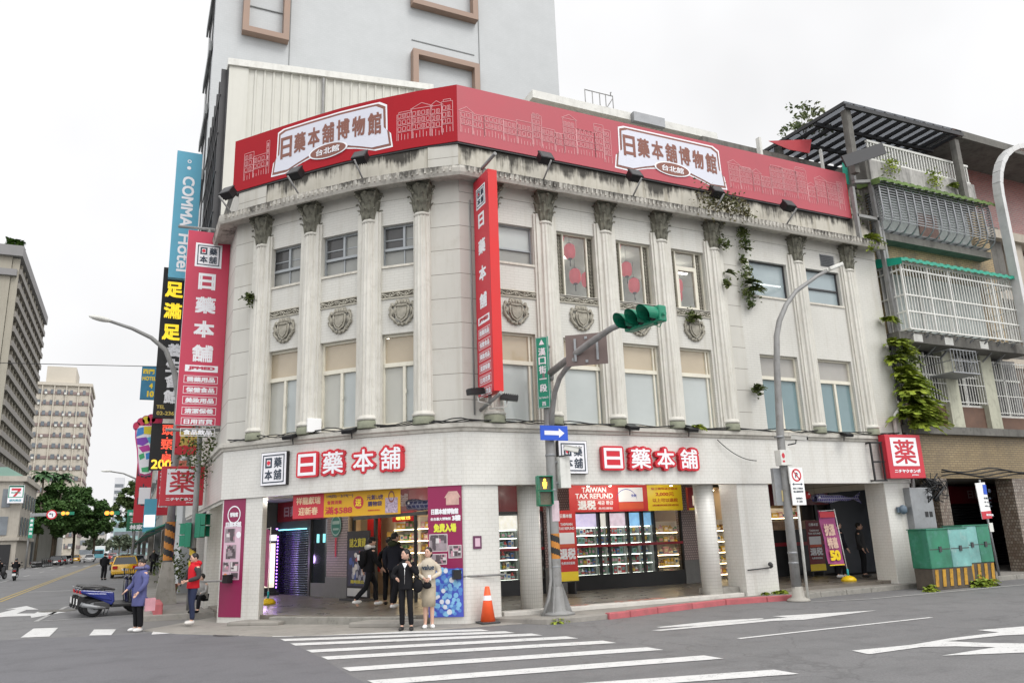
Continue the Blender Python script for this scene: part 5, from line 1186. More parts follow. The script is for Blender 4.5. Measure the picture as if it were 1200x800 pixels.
# ---------------------------------------------------------------- street furniture
def stripes(mb, r, z0, z1, n, c0=0, c1=1, seg=28, c=(0,0)):
    """painted diagonal bands on a sleeve"""
    rows=28
    for i in range(rows):
        for j in range(seg):
            mb.m=c0 if int((i/rows*n+j/seg*1.0)*2)%2 else c1
            a,b=2*pi*j/seg,2*pi*(j+1)/seg; za,zb=z0+(z1-z0)*i/rows,z0+(z1-z0)*(i+1)/rows
            mb.face([(c[0]+r*cos(a),c[1]+r*sin(a),za),(c[0]+r*cos(b),c[1]+r*sin(b),za),(c[0]+r*cos(b),c[1]+r*sin(b),zb),(c[0]+r*cos(a),c[1]+r*sin(a),zb)])
m_stripeo=M('stripe_orange',(.48,.19,.03),.6,.2,4,dirt=.6); m_stripek=M('stripe_black',(.02,.02,.02),.5,.1,4)
# --- traffic signal pole at the corner
PX,PY=-6.95,-.55
t=thing('signal_pole','grey traffic signal pole with a curved brace at the crossing corner','pole',(PX,PY,.1))
mb=MB(); mb.tube([(0,0,.0),(0,0,.35),(-.0,0,3.0),(0,0,6.15)],[.135,.125,.112,.10],16); mb.lathe((0,0,6.1),[(.115,0),(.115,.05),(.0,.12)],12); mb.build('pole',m_greypole,t)
mb=MB()
for k in range(4):
    a=pi/4+k*pi/2; mb.prism([(cos(a)*.1-sin(a)*.012,sin(a)*.1+cos(a)*.012,.0),(cos(a)*.36-sin(a)*.012,sin(a)*.36+cos(a)*.012,.0),(cos(a)*.1-sin(a)*.012,sin(a)*.1+cos(a)*.012,.75)],(sin(a)*.024,-cos(a)*.024,0))
mb.lathe((0,0,0),[(.40,0),(.40,.05),(.2,.09),(.14,.6)],8); mb.build('base_skirt',m_greypole,t)
mb=MB(); mb.box(-.48,.52,-.42,.42,-.14,-.003); mb.build('plinth',M('worn_brick_plinth',(.26,.17,.13),.9,.35,4,bump=.4,dirt=.6),t,bevel=.03)
arm=[(0,-.05,5.42),(.05,-.9,5.60),(.12,-1.9,5.80),(.2,-2.6,5.93),(.32,-3.1,5.98)]
mb=MB(); mb.tube(arm,[.085,.08,.075,.065,.06],12); mb.lathe((0,0,5.30),[(.15,0),(.17,.02),(.17,.22),(.15,.24)],14); mb.build('arm',m_greypole,t)
mb=MB(); mb.tube([(0,-.12,4.1),(0,-.20,4.55),(.0,-.36,4.95),(.01,-.60,5.24),(.02,-.9,5.40),(.04,-1.3,5.54)],.062,10); mb.build('brace',m_greypole,t)
mb=MB(); stripes(mb,.1215,1.2,1.75,2); mb.build('warning_band',[m_stripeo,m_stripek],t)
mb=MB(); mb.tube([(-.16,-.02,3.0),(-.15,-.03,1.6),(-.15,-.03,.75),(-.22,-.04,.35),(-.42,-.05,-.05)],.035,8); mb.build('cable_pipe',m_greypole,t)
mb=MB(); f=lambda x,y: Vector((.128*sin(x/.125)+.02,-.130*cos(x/.125),y))
for q in range(5): mb.face([f(-.16+q*.06,2.02+.0),f(-.10+q*.06,2.02),f(-.10+q*.06,2.48),f(-.16+q*.06,2.48)])
mb.build('paper_notice',M('faded_pink_paper',(.60,.48,.52),.8,.15,9),t)
def bands(T,zs,r):
    b=MB()
    for z in zs: b.lathe((0,0,z),[(r,0),(r+.006,.01),(r+.006,.04),(r,.05)],14)
    return b.build('clamp',m_steel,T)
bands(t,[1.0,2.7,3.5,4.2],.118)
# signal head
HS=thing('traffic_signal','green horizontal traffic signal seen from its side with three hooded lenses','traffic light',(-6.52,-4.05,6.02)); ax=Vector((.16,-.985,0)).normalized(); HS.rotation_euler.z=math.atan2(ax.y,ax.x); HS.scale=(.93,.93,.93)
mb=MB(); mb.box(-.56,.56,-.10,.12,-.18,.18)
for x in (-.36,0,.36): mb.lathe((x,0,0),[],8) if False else None
mb.build('housing',m_siggreen,HS,bevel=.03)
mb=MB()
for x in (-.37,0,.37):       # hoods: half-open tubes reaching out in front of each lens
    n=20; r=.165
    for k in range(n):
        a0,a1=-.28*pi+1.56*pi*k/n,-.28*pi+1.56*pi*(k+1)/n
        l0=.20+.22*max(0,sin(a0)*.5+.5); l1=.20+.22*max(0,sin(a1)*.5+.5)
        for rr_ in (r,r-.012): mb.face([(x+rr_*cos(a0),-.10,rr_*sin(a0)),(x+rr_*cos(a1),-.10,rr_*sin(a1)),(x+rr_*cos(a1),-.10-l1,rr_*sin(a1)),(x+rr_*cos(a0),-.10-l0,rr_*sin(a0))])
mb.build('hoods',m_siggreen,HS)
for x in (-.37,0,.37): mb=MB(); mb.T=Matrix.Translation((x,-.105,0))@Matrix.Rotation(pi/2,4,'X'); mb.lathe((0,0,-.01),[(.15,0),(.13,.03),(0,.05)],18); mb.build('lens',m_black,HS)
mb=MB(); mb.tube([(-.62,.0,-.02),(.62,.0,-.02)],.05,10); mb.tube([(.5,.0,-.2),(.44,0,-.28),(.36,0,-.25)],.012,6); mb.box(.3,.36,-.03,.03,-.22,-.17); mb.build('mount',m_siggreen,HS)
# back of a sign plate on the arm
t=thing('sign_plate','brown grey back of a sign plate clamped to the signal arm','sign',(-6.70,-2.02,5.84)); r=(Vector((-6.30,-2.5,0))-Vector((-6.93,-1.72,0))); t.rotation_euler.z=math.atan2(-.62,.75)
mb=MB(); mb.box(-.47,.47,-.01,.012,-.36,.36); mb.build('plate',M('plate_back_brown',(.165,.125,.115),.6,.15,3,metal=.3),t)
mb=MB()
for x in (-.25,.25): mb.box(x-.025,x+.025,-.045,-.012,-.26,.26)
for x,z in ((0,.27),(0,-.27)): mb.box(x-.03,x+.03,-.03,-.012,z-.03,z+.03)
mb.build('rail',m_steel,t)
t=thing('arrow_sign','blue one way sign with a white arrow on the signal pole','sign',(-6.93,-.74,4.12)); mb=MB(); mb.box(-.36,.36,-.012,.012,-.17,.17); mb.build('plate',m_blue,t)
mb=MB(); f=plane_fn((0,-.016,0),(1,0,0),(0,0,1)); poly(mb,f,[(-.26,-.05),(.12,-.05),(.12,-.11),(.27,0),(.12,.11),(.12,.05),(-.26,.05)]); mb.build('arrow',m_signwhite,t)
mb=MB(); mb.box(-.1,.1,.0125,.08,-.05,.05); mb.build('clamp',m_steel,t)
t=thing('street_sign','narrow green upright street name sign on the signal pole','sign',(-7.08,-.62,4.72)); t.rotation_euler.z=radians(-52)
mb=MB(); mb.box(-.16,.16,-.02,.02,0,1.72); mb.build('plate',m_green,t); mb=MB(); f=plane_fn((0,-.024,0),(1,0,0),(0,0,1))
vtext(mb,'漢口街一段',0,1.45,.19,.22,f,.03); poly(mb,f,[(-.07,1.53),(.07,1.53),(0,1.66)]); text(mb,'Sec.1 Hankou St.',0,.25,.24,.05,f,.02); text(mb,'西',-.0,.10,.1,.1,f,.02); rframe(mb,f,-.15,.15,.01,1.71,.008); mb.build('lettering',m_signwhite,t)
mb=MB(); mb.tube([(.1,.0,.4),(.14,.12,.4)],.02,6); mb.tube([(.1,.0,1.35),(.14,.12,1.35)],.02,6); mb.build('bracket',m_steel,t)
def ped_signal(label,loc,rz,lit=True):
    t=thing('pedestrian_signal',label,'traffic light',loc); t.rotation_euler.z=rz
    mb=MB(); mb.box(-.17,.17,-.07,.10,.0,.68); mb.build('housing',m_siggreen,t,bevel=.015)
    for z in (.36,.03):
        mb=MB(); mb.box(-.14,.14,-.085,-.071,z,z+.28); mb.build('lens',M('signal_dark_lens',(.16,.15,.10),.3,.1,4),t)
        mb=MB(); mb.box(-.165,.165,-.24,-.07,z+.285,z+.30); mb.box(-.165,-.15,-.2,-.07,z,z+.285); mb.box(.15,.165,-.2,-.07,z,z+.285); mb.build('hood',m_siggreen,t)
    if lit:
        mb=MB(); f=plane_fn((0,-.09,0),(1,0,0),(0,0,1)); disc(mb,f,0,.575,.034,n=14); poly(mb,f,[(-.055,.535),(.055,.535),(.05,.44),(.035,.44),(.035,.385),(-.035,.385),(-.035,.44),(-.05,.44)]); mb.build('lit_figure',EMIT('amber_figure',(1,.50,.06),2.6),t)
    return t
ped_signal('green pedestrian signal with a glowing amber figure, on the corner signal pole',(-7.24,-.70,2.46),radians(-12))
t=thing('control_box','pale grey control box on the back of the corner signal pole','box',(-6.68,-.6,2.86)); mb=MB(); mb.box(-.13,.14,-.14,.14,0,.72); mb.build('box',m_offwhite,t,bevel=.012); mb=MB(); mb.box(-.2,-.13,-.03,.03,.1,.14); mb.box(-.2,-.13,-.03,.03,.58,.62); mb.build('bracket',m_steel,t)
def cctv(label,loc,rz,m=None,L=.34):
    t=thing('security_camera',label,'camera',loc); t.rotation_euler.z=rz
    mb=MB(); mb.T=Matrix.Rotation(radians(12),4,'X'); mb.box(-.06,.06,-L,0,0,.11); mb.build('body',m or m_offwhite,t,bevel=.01); mb=MB(); mb.T=Matrix.Rotation(radians(12),4,'X'); mb.box(-.075,.075,-L-.05,.02,.112,.125); mb.build('sunshield',m or m_offwhite,t)
    mb=MB(); mb.T=Matrix.Rotation(radians(12),4,'X')@Matrix.Translation((0,-L-.001,.055))@Matrix.Rotation(pi/2,4,'X'); mb.lathe((0,0,0),[(.04,0),(.035,.012),(0,.012)],12); mb.build('lens',m_black,t)
    mb=MB(); mb.tube([(0,-.12,-.01),(0,-.10,-.12),(0,.12,-.14)],.018,6); mb.build('bracket',m_dark if m is None else m,t); return t
cctv('white security camera on the corner signal pole, over the square sign',(-6.72,-.78,3.72),radians(65))
# --- lamp pole on the right
LX,LY=-.38,-1.12
t=thing('street_lamp','tall grey street lamp with a long curved arm before the square pillar','street lamp',(LX,LY,.0))
mb=MB(); mb.tube([(0,0,0),(.02,0,2.5),(.06,0,4.2),(.22,0,6.0),(.35,0,6.9),(.52,0,7.35),(.85,0,7.85),(1.3,0,8.3),(2.2,0,8.85),(2.75,0,9.12)],[.125,.11,.10,.085,.08,.075,.068,.06,.052,.045],14); mb.build('pole',m_greypole,t)
mb=MB(); mb.T=Matrix.Translation((2.65,0,9.08))@Matrix.Rotation(radians(-22),4,'Y'); mb.box(0,.62,-.13,.13,-.03,.07); mb.box(-.06,.1,-.06,.06,-.04,.06); mb.build('lamp_head',m_offwhite,t,bevel=.02); mb=MB(); mb.T=Matrix.Translation((2.65,0,9.08))@Matrix.Rotation(radians(-22),4,'Y'); mb.box(.12,.58,-.1,.1,-.045,-.031); mb.build('lamp_glass',m_grey,t)
mb=MB(); mb.lathe((.02,0,0),[(.30,0),(.28,.04),(.16,.10),(.14,.35)],12); mb.build('base',m_concrete,t)
bands(t,[.9,1.15,3.4,4.1],.118)
t=thing('no_parking_sign','white no parking sign with a red ring on the right lamp pole','sign',(-.14,-1.32,2.35)); mb=MB(); mb.box(-.23,.23,-.012,.012,0,.96); mb.build('plate',m_white,t); f=plane_fn((0,-.017,0),(1,0,0),(0,0,1))
mb=MB(); ringf(mb,f,0,.76,.125,.165); mb.face([f(-.115,.86),f(-.09,.885),f(.115,.66),f(.09,.635)]); mb.build('red_ring',m_brightred,t)
mb=MB(); text(mb,'P',.0,.76,None,.14,plane_fn((0,-.015,0),(1,0,0),(0,0,1)),.03); poly(mb,f,[(-.18,.53),(-.12,.565),(-.12,.54),(.12,.54),(.12,.565),(.18,.53),(.12,.495),(.12,.52),(-.12,.52),(-.12,.495)]); text(mb,'貨車 上下貨除外',0,.42,.34,.05,f,.03); text(mb,'禁止臨時停車',0,.34,.34,.05,f,.03); text(mb,'違規拖吊',0,.17,.22,.05,f,.03); text(mb,'7-20',0,.09,.2,.05,f,.03); mb.build('lettering',m_ink,t)
mb=MB(); mb.tube([(-.05,.05,-2.35),(-.02,.05,-.2),(-.01,.05,.9)],.035,8); mb.build('post',m_offwhite,t)
t=thing('sign_plate','grey back of a sign box behind the no parking sign','sign',(-.55,-1.05,2.36)); mb=MB(); mb.box(-.14,.14,-.05,.05,0,.95); mb.build('box',m_steel,t); mb=MB(); mb.box(.05,.22,-.065,-.052,.1,.38); mb.build('yellow_notice',M('old_yellow_notice',(.55,.45,.22),.8,.2,6),t)
t=thing('control_box','white box with a red emblem on the right lamp pole','box',(-.45,-1.22,3.36)); mb=MB(); mb.box(-.16,.22,-.12,.1,0,.40); mb.build('box',m_offwhite,t,bevel=.012); mb=MB(); f=plane_fn((0,-.124,0),(1,0,0),(0,0,1)); disc(mb,f,-.07,.25,.05,.07); rect(mb,f,-.11,-.03,.08,.13); mb.build('emblem',m_red,t)
cctv('white security camera above the box on the right lamp pole',(-.12,-1.3,4.05),radians(20),L=.42)
# --- traffic cone
t=thing('traffic_cone','orange traffic cone with a pale collar against the corner pier','cone',(-8.52,-.26,.015)); mb=MB(); mb.lathe((0,0,.035),[(.165,0),(.05,.72),(.03,.73)],20); mb.build('cone',m_orange,t); mb=MB(); mb.lathe((0,0,.035),[(.098,.44),(.083,.54)],20,cap=False); mb.build('collar',m_signwhite,t); mb=MB(); mb.box(-.21,.21,-.21,.21,0,.04); mb.build('foot',m_dark,t,bevel=.01)
# --- left: lamp post on a tapered concrete foot, signal pole, signal from behind
t=thing('street_lamp','street lamp on a tapered concrete foot beside the scooters','street lamp',(-14.5,11.6,.12))
mb=MB(); mb.tube([(0,0,1.2),(.02,0,4.2),(-.02,0,6.6),(-.2,0,7.5),(-.52,0,8.25),(-1.0,0,8.65),(-1.6,0,8.92),(-2.3,0,9.12)],[.13,.115,.10,.09,.08,.07,.06,.05],12); mb.build('pole',m_greypole,t)
mb=MB(); mb.prism([(-.34,-.34,0),(.34,-.34,0),(.34,.34,0),(-.34,.34,0)],(0,0,.02)); 
v=[(-.33,-.33,.02),(.33,-.33,.02),(.33,.33,.02),(-.33,.33,.02),(-.16,-.16,1.3),(.16,-.16,1.3),(.16,.16,1.3),(-.16,.16,1.3)]
for q in ((0,1,5,4),(1,2,6,5),(2,3,7,6),(3,0,4,7),(4,5,6,7)): mb.face([v[i] for i in q])
mb.build('foot',m_concrete,t); mb=MB(); stripes(mb,.15,1.35,2.55,3); mb.build('warning_band',[m_stripeo,m_stripek],t)
mb=MB(); mb.T=Matrix.Translation((-2.25,0,9.12))@Matrix.Rotation(radians(10),4,'Y'); mb.ball((-.32,0,0),(.36,.14,.09),14,8); mb.build('lamp_head',m_offwhite,t)
t=thing('signal_pole','grey pole below the rose red sign with a black and yellow band','pole',(-14.0,8.2,.12)); mb=MB(); mb.tube([(0,0,0),(0,0,5.0)],[.085,.075],12); mb.build('pole',m_greypole,t); mb=MB(); stripes(mb,.093,.85,1.7,2.5); mb.build('warning_band',[M('stripe_yellow',(.55,.38,.03),.5,.1,4),m_stripek],t)
t=ped_signal('green signal housing seen from its side on the left pole under the box sign',(-14.18,8.1,1.85),radians(-95),False)
t=ped_signal('green signal housing seen edge on, right of the pole under the box sign',(-13.84,8.05,2.1),radians(60),False)
# small far lamp heads over the side street
for i,(x,y,z,s) in enumerate(((-15.2,70,9.2,-1),)):
    t=thing('street_lamp','small distant street lamp reaching left over the side street','street lamp',(x,y,.13)); mb=MB(); mb.tube([(0,0,0),(0,0,z-1.5),(-.3,0,z-.6),(-1.4,0,z-.1),(-2.6,0,z+.1)],[.12,.1,.09,.07,.06],8); mb.build('pole',m_greypole,t); mb=MB(); mb.ball((-2.9,0,z+.12),(.5,.16,.1),10,6); mb.build('lamp_head',m_offwhite,t)
# overhead wire across the upper left
t=thing('overhead_wire','thin overhead wire crossing the sky at the upper left','wire',(-14.5,12,7.9)); mb=MB(); mb.tube([(-k*3,0,-.5*sin(pi*min(1,k/14))+.02*k*0) for k in range(15)],.012,5); mb.build('wire',m_black,t)
# --- right: parking sign, cabinets
t=thing('parking_sign','leaning blue and white parking sign on a thin post','sign',(8.62,-.45,.1)); mb=MB(); mb.tube([(0,0,0),(-.15,0,2.95)],.035,8); mb.build('post',m_steel,t)
mb=MB(Matrix.Translation((-.09,-.045,0))@Matrix.Rotation(radians(-3),4,'Y')); mb.box(-.22,.25,-.01,.01,1.75,2.86); mb.m=1; mb.box(-.22,.25,-.014,-.011,1.75,1.98); mb.build('plate',[m_white,m_red],t)
mb=MB(); f=plane_fn((-.22,-.062,0),(1,0,-.05),(0.05,0,1)); rect(mb,f,-.05,.12,2.50,2.80); mb.build('blue_symbol',m_blue,t); mb=MB(); text(mb,'機車',.24,2.62,.12,.12,f,.03); text(mb,'收費停車',.1,2.38,.34,.06,f,.03); text(mb,'週一至週六',.1,2.26,.34,.05,f,.02); text(mb,'8時-20時',.1,2.14,.34,.05,f,.02); mb.build('lettering',m_ink,t); mb=MB(); text(mb,'繳費專線',.1,1.87,.34,.07,f,.03); mb.build('lettering',m_signwhite,t)
t2=MB(); t2.box(-.13,.05,-.05,-.03,1.35,1.62); t2.build('number_plate',m_offwhite,t)
m_cab=M('mural_green_paint',(.03,.19,.11),.5,.35,1.6,dirt=.6,dcol=(.10,.26,.24),streak=.25); m_cabpale=M('mural_pale_paint',(.18,.40,.38),.5,.4,1.4,dirt=.5,dcol=(.45,.5,.48)); m_cabstripe=M('cabinet_base_stripe',(.46,.25,.03),.8,.35,5,dirt=.95,dcol=(.04,.035,.03)); m_cabbase=M('dirty_concrete_base',(.09,.075,.06),.9,.4,3,bump=.4,dirt=.5)
def cabinet(label,x0,x1,y0,y1,z0,z1,pale_side):
    t=thing('utility_cabinet',label,'cabinet',((x0+x1)/2,(y0+y1)/2,0)); O=Matrix.Translation(-Vector(t.location)); w=x1-x0
    for a,b,m in ((x0,x0+w*.52,m_cab if not pale_side else m_cabpale),(x0+w*.52+.01,x1,m_cabpale if not pale_side else m_cab)):
        mb=MB(O); mb.box(a,b,y0,y1,z0,z1); d=mb.build('door',m,t,bevel=.02)
        mb=MB(O); mb.box(a+.02,b-.02,y0-.006,y0-.001,z0+(z1-z0)*.48,z0+(z1-z0)*.50); mb.box((a+b)/2-.05,(a+b)/2+.05,y0-.03,y0-.001,z0+(z1-z0)*.42,z0+(z1-z0)*.56); mb.build('latch',m_dark,d)
    mb=MB(O); mb.box(x0-.02,x1+.02,y0-.02,y1+.02,z1+.001,z1+.03); mb.build('lid',m_cab,t)
    mb=MB(O); mb.box(x0+.02,x1-.02,y0+.02,y1-.02,.0,z0-.002)
    k=0; x=x0+.06
    mb.m=1
    while x<x1-.15: mb.prism([(x,y0+.012,.08),(x+.13,y0+.012,.08),(x+.19,y0+.012,z0-.03),(x+.06,y0+.012,z0-.03)],(0,-.01,0)); x+=.3
    mb.build('concrete_base',[m_cabbase,m_cabstripe],t); return t
cabinet('green painted street cabinet on a striped base, nearer the white pillar',4.25,5.95,-1.5,-.9,.56,1.60,False)
cabinet('green and pale painted street cabinet, nearer the parking sign',6.05,7.25,-1.3,-.7,.62,1.66,True)
# --- meter box, pipes and cable bundle at the right end of the building
t=thing('meter_box','grey steel meter box with two black windows on the party wall','box',(5.95,-.05,1.62)); mb=MB(); mb.box(-.48,.5,-.18,.15,0,1.22); mb.build('box',m_steel,t,bevel=.015); mb=MB(); 
for x in (.05,.24): mb.box(x,x+.13,-.19,-.181,.34,.50)
mb.build('window',m_black,t)
t=thing('drain_pipe','white bent pipe rising from the ledge beside the ferns','pipe',(5.45,-.1,4.3)); mb=MB(); mb.tube([(.02,.05,0),(0,0,.62),(.08,0,.78),(.75,.0,1.35)],.055,10); mb.build('pipe',m_offwhite,t)
t=thing('drain_pipe','tall grey drain pipe running up the gap between the two buildings','pipe',(6.15,.15,.1)); mb=MB(); mb.tube([(0,0,0),(0,0,3.2),(.05,0,4.5),(.05,0,13.0)],.06,8); mb.tube([(.22,.05,3.0),(.22,.05,13.4)],.05,8); mb.build('pipe',m_greypole,t)
t=thing('drain_pipe','orange capped pipe stub at the foot of the right pillar','pipe',(5.75,-.12,.1)); mb=MB(); mb.tube([(0,0,0),(0,0,.42)],.06,10); mb.m=1; mb.tube([(0,0,.42),(.02,0,3.0)],.035,8); mb.build('pipe',[M('orange_pipe',(.45,.14,.05),.6,.2,4),m_greypole],t)
t=thing('cable_bundle','tangle of black cables and white pipes under the right box sign','cables',(6.6,-.2,2.2)); mb=MB(); rr=random.Random(9)
for k in range(14):
    pts=[(rr.uniform(-.5,.6),rr.uniform(-.12,.12),.9-.1*q+rr.uniform(-.2,.25)) for q in range(7)]; mb.tube(pts,rr.uniform(.012,.022),5)
mb.tube([(-.4,0,.95),(.3,-.05,.7)],.045,6); mb.tube([(-.1,-.05,.25),(.35,-.1,.65)],.045,6)
mb.build('cables',m_black,t)
t=thing('overhead_cable','thick black cables sagging over the neighbouring arcade','cable',(7.2,-.1,3.2)); mb=MB()
for k in range(4): mb.tube([(q*.45,-.02*k,.10*k*.4+.28*sin(q*.9+k)*.25+.02*k) for q in range(12)],.022,5)
mb.build('cables',m_black,t)
t=thing('wall_valve','blue grey valve on the right pillar','valve',(5.2,-.04,2.2)); mb=MB(); mb.ball((0,-.08,0),(.14,.1,.14),10,8); mb.box(-.2,.2,-.06,0,-.08,.08); mb.build('valve',M('valve_blue',(.10,.14,.18),.5,.2,4),t)
# --- corner bracket with two cameras, ledge lamps, cables
for i,(x,y,z,rz,lab) in enumerate(((-8.72,-.55,4.98,radians(-75),'black spot lamp left of the corner blade sign'),(-7.98,-.35,4.92,radians(70),'black spot lamp right of the corner blade sign'))):
    t=thing('spot_lamp',lab,'spot lamp',(x,y,z)); t.rotation_euler.z=rz; mb=MB(); mb.T=Matrix.Rotation(radians(8),4,'X'); mb.box(-.09,.09,-.30,.12,0,.13)
    for k in range(8): mb.box(-.1,.1,-.28+k*.05,-.255+k*.05,.131,.15)
    mb.build('housing',m_black,t,bevel=.01); mb=MB(); mb.tube([(0,-.05,0),(0,-.03,-.16),(0,.35,-.2)],.018,6); mb.build('bracket',m_offwhite,t)
def ledge_lamp(label,p,a):
    t=thing('ledge_lamp',label,'spot lamp',p,a,'small spot lamps along the ledge'); mb=MB(); mb.T=Matrix.Rotation(radians(20),4,'X'); mb.box(-.15,.15,-.22,.02,0,.10); mb.box(-.11,.11,.02,.10,.015,.08); mb.build('housing',m_black,t,bevel=.02); mb=MB(); mb.tube([(0,0,.0),(0,.03,-.16)],.015,6); mb.build('bracket',m_dark,t)
for i,(u,lab) in enumerate(((4.42,'black spot lamp on the ledge left of the left red lettering'),(2.72,'black spot lamp on the ledge over the left red lettering'))):
    p=fl0(-u,0); q=fl0(-u+.05,0); a=math.atan2(q.y-p.y,q.x-p.x); n=Vector((sin(a),-cos(a))); ledge_lamp(lab,(p.x+n.x*.22,p.y+n.y*.22,4.36),a)
for x,lab in ((-4.45,'black spot lamp on the ledge over the right red lettering, left one'),(-2.6,'black spot lamp on the ledge over the right red lettering, right one'),(3.05,'black spot lamp on the ledge below the two right windows')): ledge_lamp(lab,(x,-.22,4.36),0)
t=thing('junction_box','small white junction box on the ledge by the second left column','box',tuple(Vector(fl0(-3.92,4.45))+Vector((-.05,-.12,0)))); mb=MB(); mb.box(-.17,.17,-.06,.06,0,.34); mb.build('box',m_white,t,bevel=.01)
for i,(u,lab) in enumerate(((0,'black cables drooping along the ledge'),)):
    t=thing('ledge_cable',lab,'cable',(-8.9,-.1,4.42)); mb=MB()
    for k in range(3):
        pts=[]
        for q in range(30):
            uu=-6.6+q*6.6/29; p=fl0(uu,0); p2=fl0(uu+.03,0); d=(p2-p).normalized(); n=Vector((d.y,-d.x,0)); off=.10+.04*k; pts.append(Vector((p.x,p.y,4.44+.015*k+.05*sin(q*(.8+.25*k)+k)*(.5+.5*sin(q*.31)**2)))+n*off)
        for q in range(50): pts.append(Vector((-8.8+q*14.3/49,-.10-.04*k,4.44+.012*k+.045*sin(q*(.7+.2*k)+k*2)*(.4+.6*sin(q*.23)**2))))
        mb.tube([p-Vector((-8.9,-.1,4.42)) for p in pts],.014,5)
    mb.build('cables',m_black,t)
t=thing('wall_cable','thin black cable sagging across the white fascia to the lamp pole','cable',(-1.6,-.1,4.15)); mb=MB(); mb.tube([(q*.12,-.02-.02*q*.5,-.62*(1-((q/10)-1)**2)*.9+.0) for q in range(11)],.012,5); mb.build('cable',m_black,t)
t=thing('drain_pipe','thin grey pipe down the corner pier beside the blade sign','pipe',(-8.62,-.03,4.6)); mb=MB(); mb.tube([(0,0,.0),(0,0,5.4)],.02,6); mb.build('pipe',m_greypole,t)
# red paper lanterns inside the upper right windows
m_lant=EMIT('lantern_red',(.85,.10,.13),.35,.15,6)
LT=None; n=0
for j,(x,z) in enumerate(((-5.95,9.35),(-5.55,9.0),(-5.35,8.35),(-5.12,8.2),(-4.05,9.4),(-3.65,8.75),(-3.6,8.2),(-2.0,8.4),(-1.95,8.15))):
    wlab=['high in the left lantern window','upper middle of the left lantern window','lower one in the left lantern window','lowest in the left lantern window','high in the middle lantern window','upper one in the middle lantern window','lower one in the middle lantern window','upper one behind the small casement','lower one behind the small casement'][j]
    if LT is None:
        LT=thing('paper_lantern','','lantern',(0,0,0)); mb=MB(); mb.lathe((0,0,-.2),[(.08,0),(.14,.05),(.16,.16),(.16,.26),(.14,.36),(.08,.41)],14); mb.build('shade',m_lant,LT); mb=MB(); mb.lathe((0,0,-.23),[(.06,0),(.06,.03)],10); mb.lathe((0,0,.205),[(.06,0),(.06,.03)],10); mb.tube([(0,0,.23),(0,0,.7)],.005,4); mb.tube([(0,0,-.23),(0,0,-.42)],.015,5); mb.build('tassel',m_black,LT); c=LT
    else: c=copy_tree(LT)
    c.location=(x+.12,.50+.12*(j%3),z+.28); tag(c,'red paper lantern '+wlab,'lantern','red lanterns behind the upper windows')
# ---------------------------------------------------------------- neighbours: tower, cream shed, brick flats, arch block
m_towertile=TILE('grey_tower_tile',(.455,.472,.478),(.44,.457,.463),(.41,.426,.432),.22,.12,.008,rough=.5,dirt=.05,streak=.1,dcol=(.36,.37,.37),bump=.1)
m_towerframe=M('brown_steel_frame',(.31,.215,.165),.6,.12,1)
m_seam=M('tower_seam',(.22,.23,.23),.7,.1,1)
t=thing('office_tower','tall windowless pale grey tiled tower with brown rectangular frames behind the corner building','tower',(-4.5,18,0))
def wb(name,m,x0,x1,y0,y1,z0,z1,parent,bevel=0):
    O=Vector(parent.location); p=MB(Matrix.Translation(-O)); p.box(x0,x1,y0,y1,z0,z1); return p.build(name,m,parent,bevel=bevel)
wb('wall',m_towertile,-13.8,4.78,18,22.5,0,62,t)
def pframe(x0,x1,z0,z1,th,open_top=True):
    O=Vector(t.location); p=MB(Matrix.Translation(-O)); p.box(x0,x0+th,17.55,17.99,z0,z1); p.box(x1-th,x1,17.55,17.99,z0,z1); p.box(x0+th,x1-th,17.55,17.99,z0,z0+th); p.box(x0+th,x1-th,17.55,17.99,z1-th,z1)
    f=p.build('frame',m_towerframe,t); p=MB(Matrix.Translation(-O)); p.box(x0+th,x1-th,17.94,17.985,z0+(z1-z0)*.22,z0+(z1-z0)*.225); p.build('seam',m_seam,f)
pframe(-12.6,-10.45,25.5,33,.28); pframe(-4.15,-.38,29.5,37,.30); pframe(-4.15,-.38,20.5,26.75,.30)
p=MB(Matrix.Translation(-Vector(t.location)))
for x in (-10.35,-.2): p.box(x-.02,x+.02,17.97,17.995,10,60)
for z in (27.5,): p.box(-4.1,-.5,17.97,17.995,z,z+.05)
p.build('joint',m_seam,t)
p=MB(Matrix.Translation(-Vector(t.location)))
for k in range(2): p.box(-13.85,-13.81,18.8+k*1.9,19.9+k*1.9,6,61)
p.build('side_windows',m_darkpane,t)
p=MB(Matrix.Translation(-Vector(t.location)))
for k in range(16): p.box(-13.95,-13.86,18.3,22.3,8+k*3.3,8.5+k*3.3)
p.build('side_band',m_seam,t)
# cream corrugated shed on the roof next door
m_corr=M('cream_corrugated_sheet',(.56,.555,.50),.55,.06,1,dirt=.08,streak=.1)
t=thing('rooftop_shed','cream corrugated metal wall rising behind the left end of the banner','shed',(-9.8,10,11.9))
O=Vector(t.location); p=MB(Matrix.Translation(-O)); x=-13.0; n=0
pts=[]
while x<-5.9: pts+= [(x,10.0),(x+.20,10.0),(x+.235,9.955),(x+.285,9.955)]; x+=.32
for a,b in zip(pts[:-1],pts[1:]): p.face([(a[0],a[1],11),(b[0],b[1],11),(b[0],b[1],18.75+ (a[0]+13)*.10),(a[0],a[1],18.75+(a[0]+13)*.10)])
p.build('sheet_wall',m_corr,t)
wb('plain_corner',M('cream_flashing',(.58,.575,.52),.6,.05,1,streak=.1),-13.66,-13.0,9.93,17,11,18.66,t)
p=MB(Matrix.Translation(-O)); p.prism([(-13.72,9.85,18.62),(-5.9,9.85,19.42),(-5.9,9.85,19.68),(-13.72,9.85,18.88)],(0,8,0)); p.build('coping',m_offwhite,t)
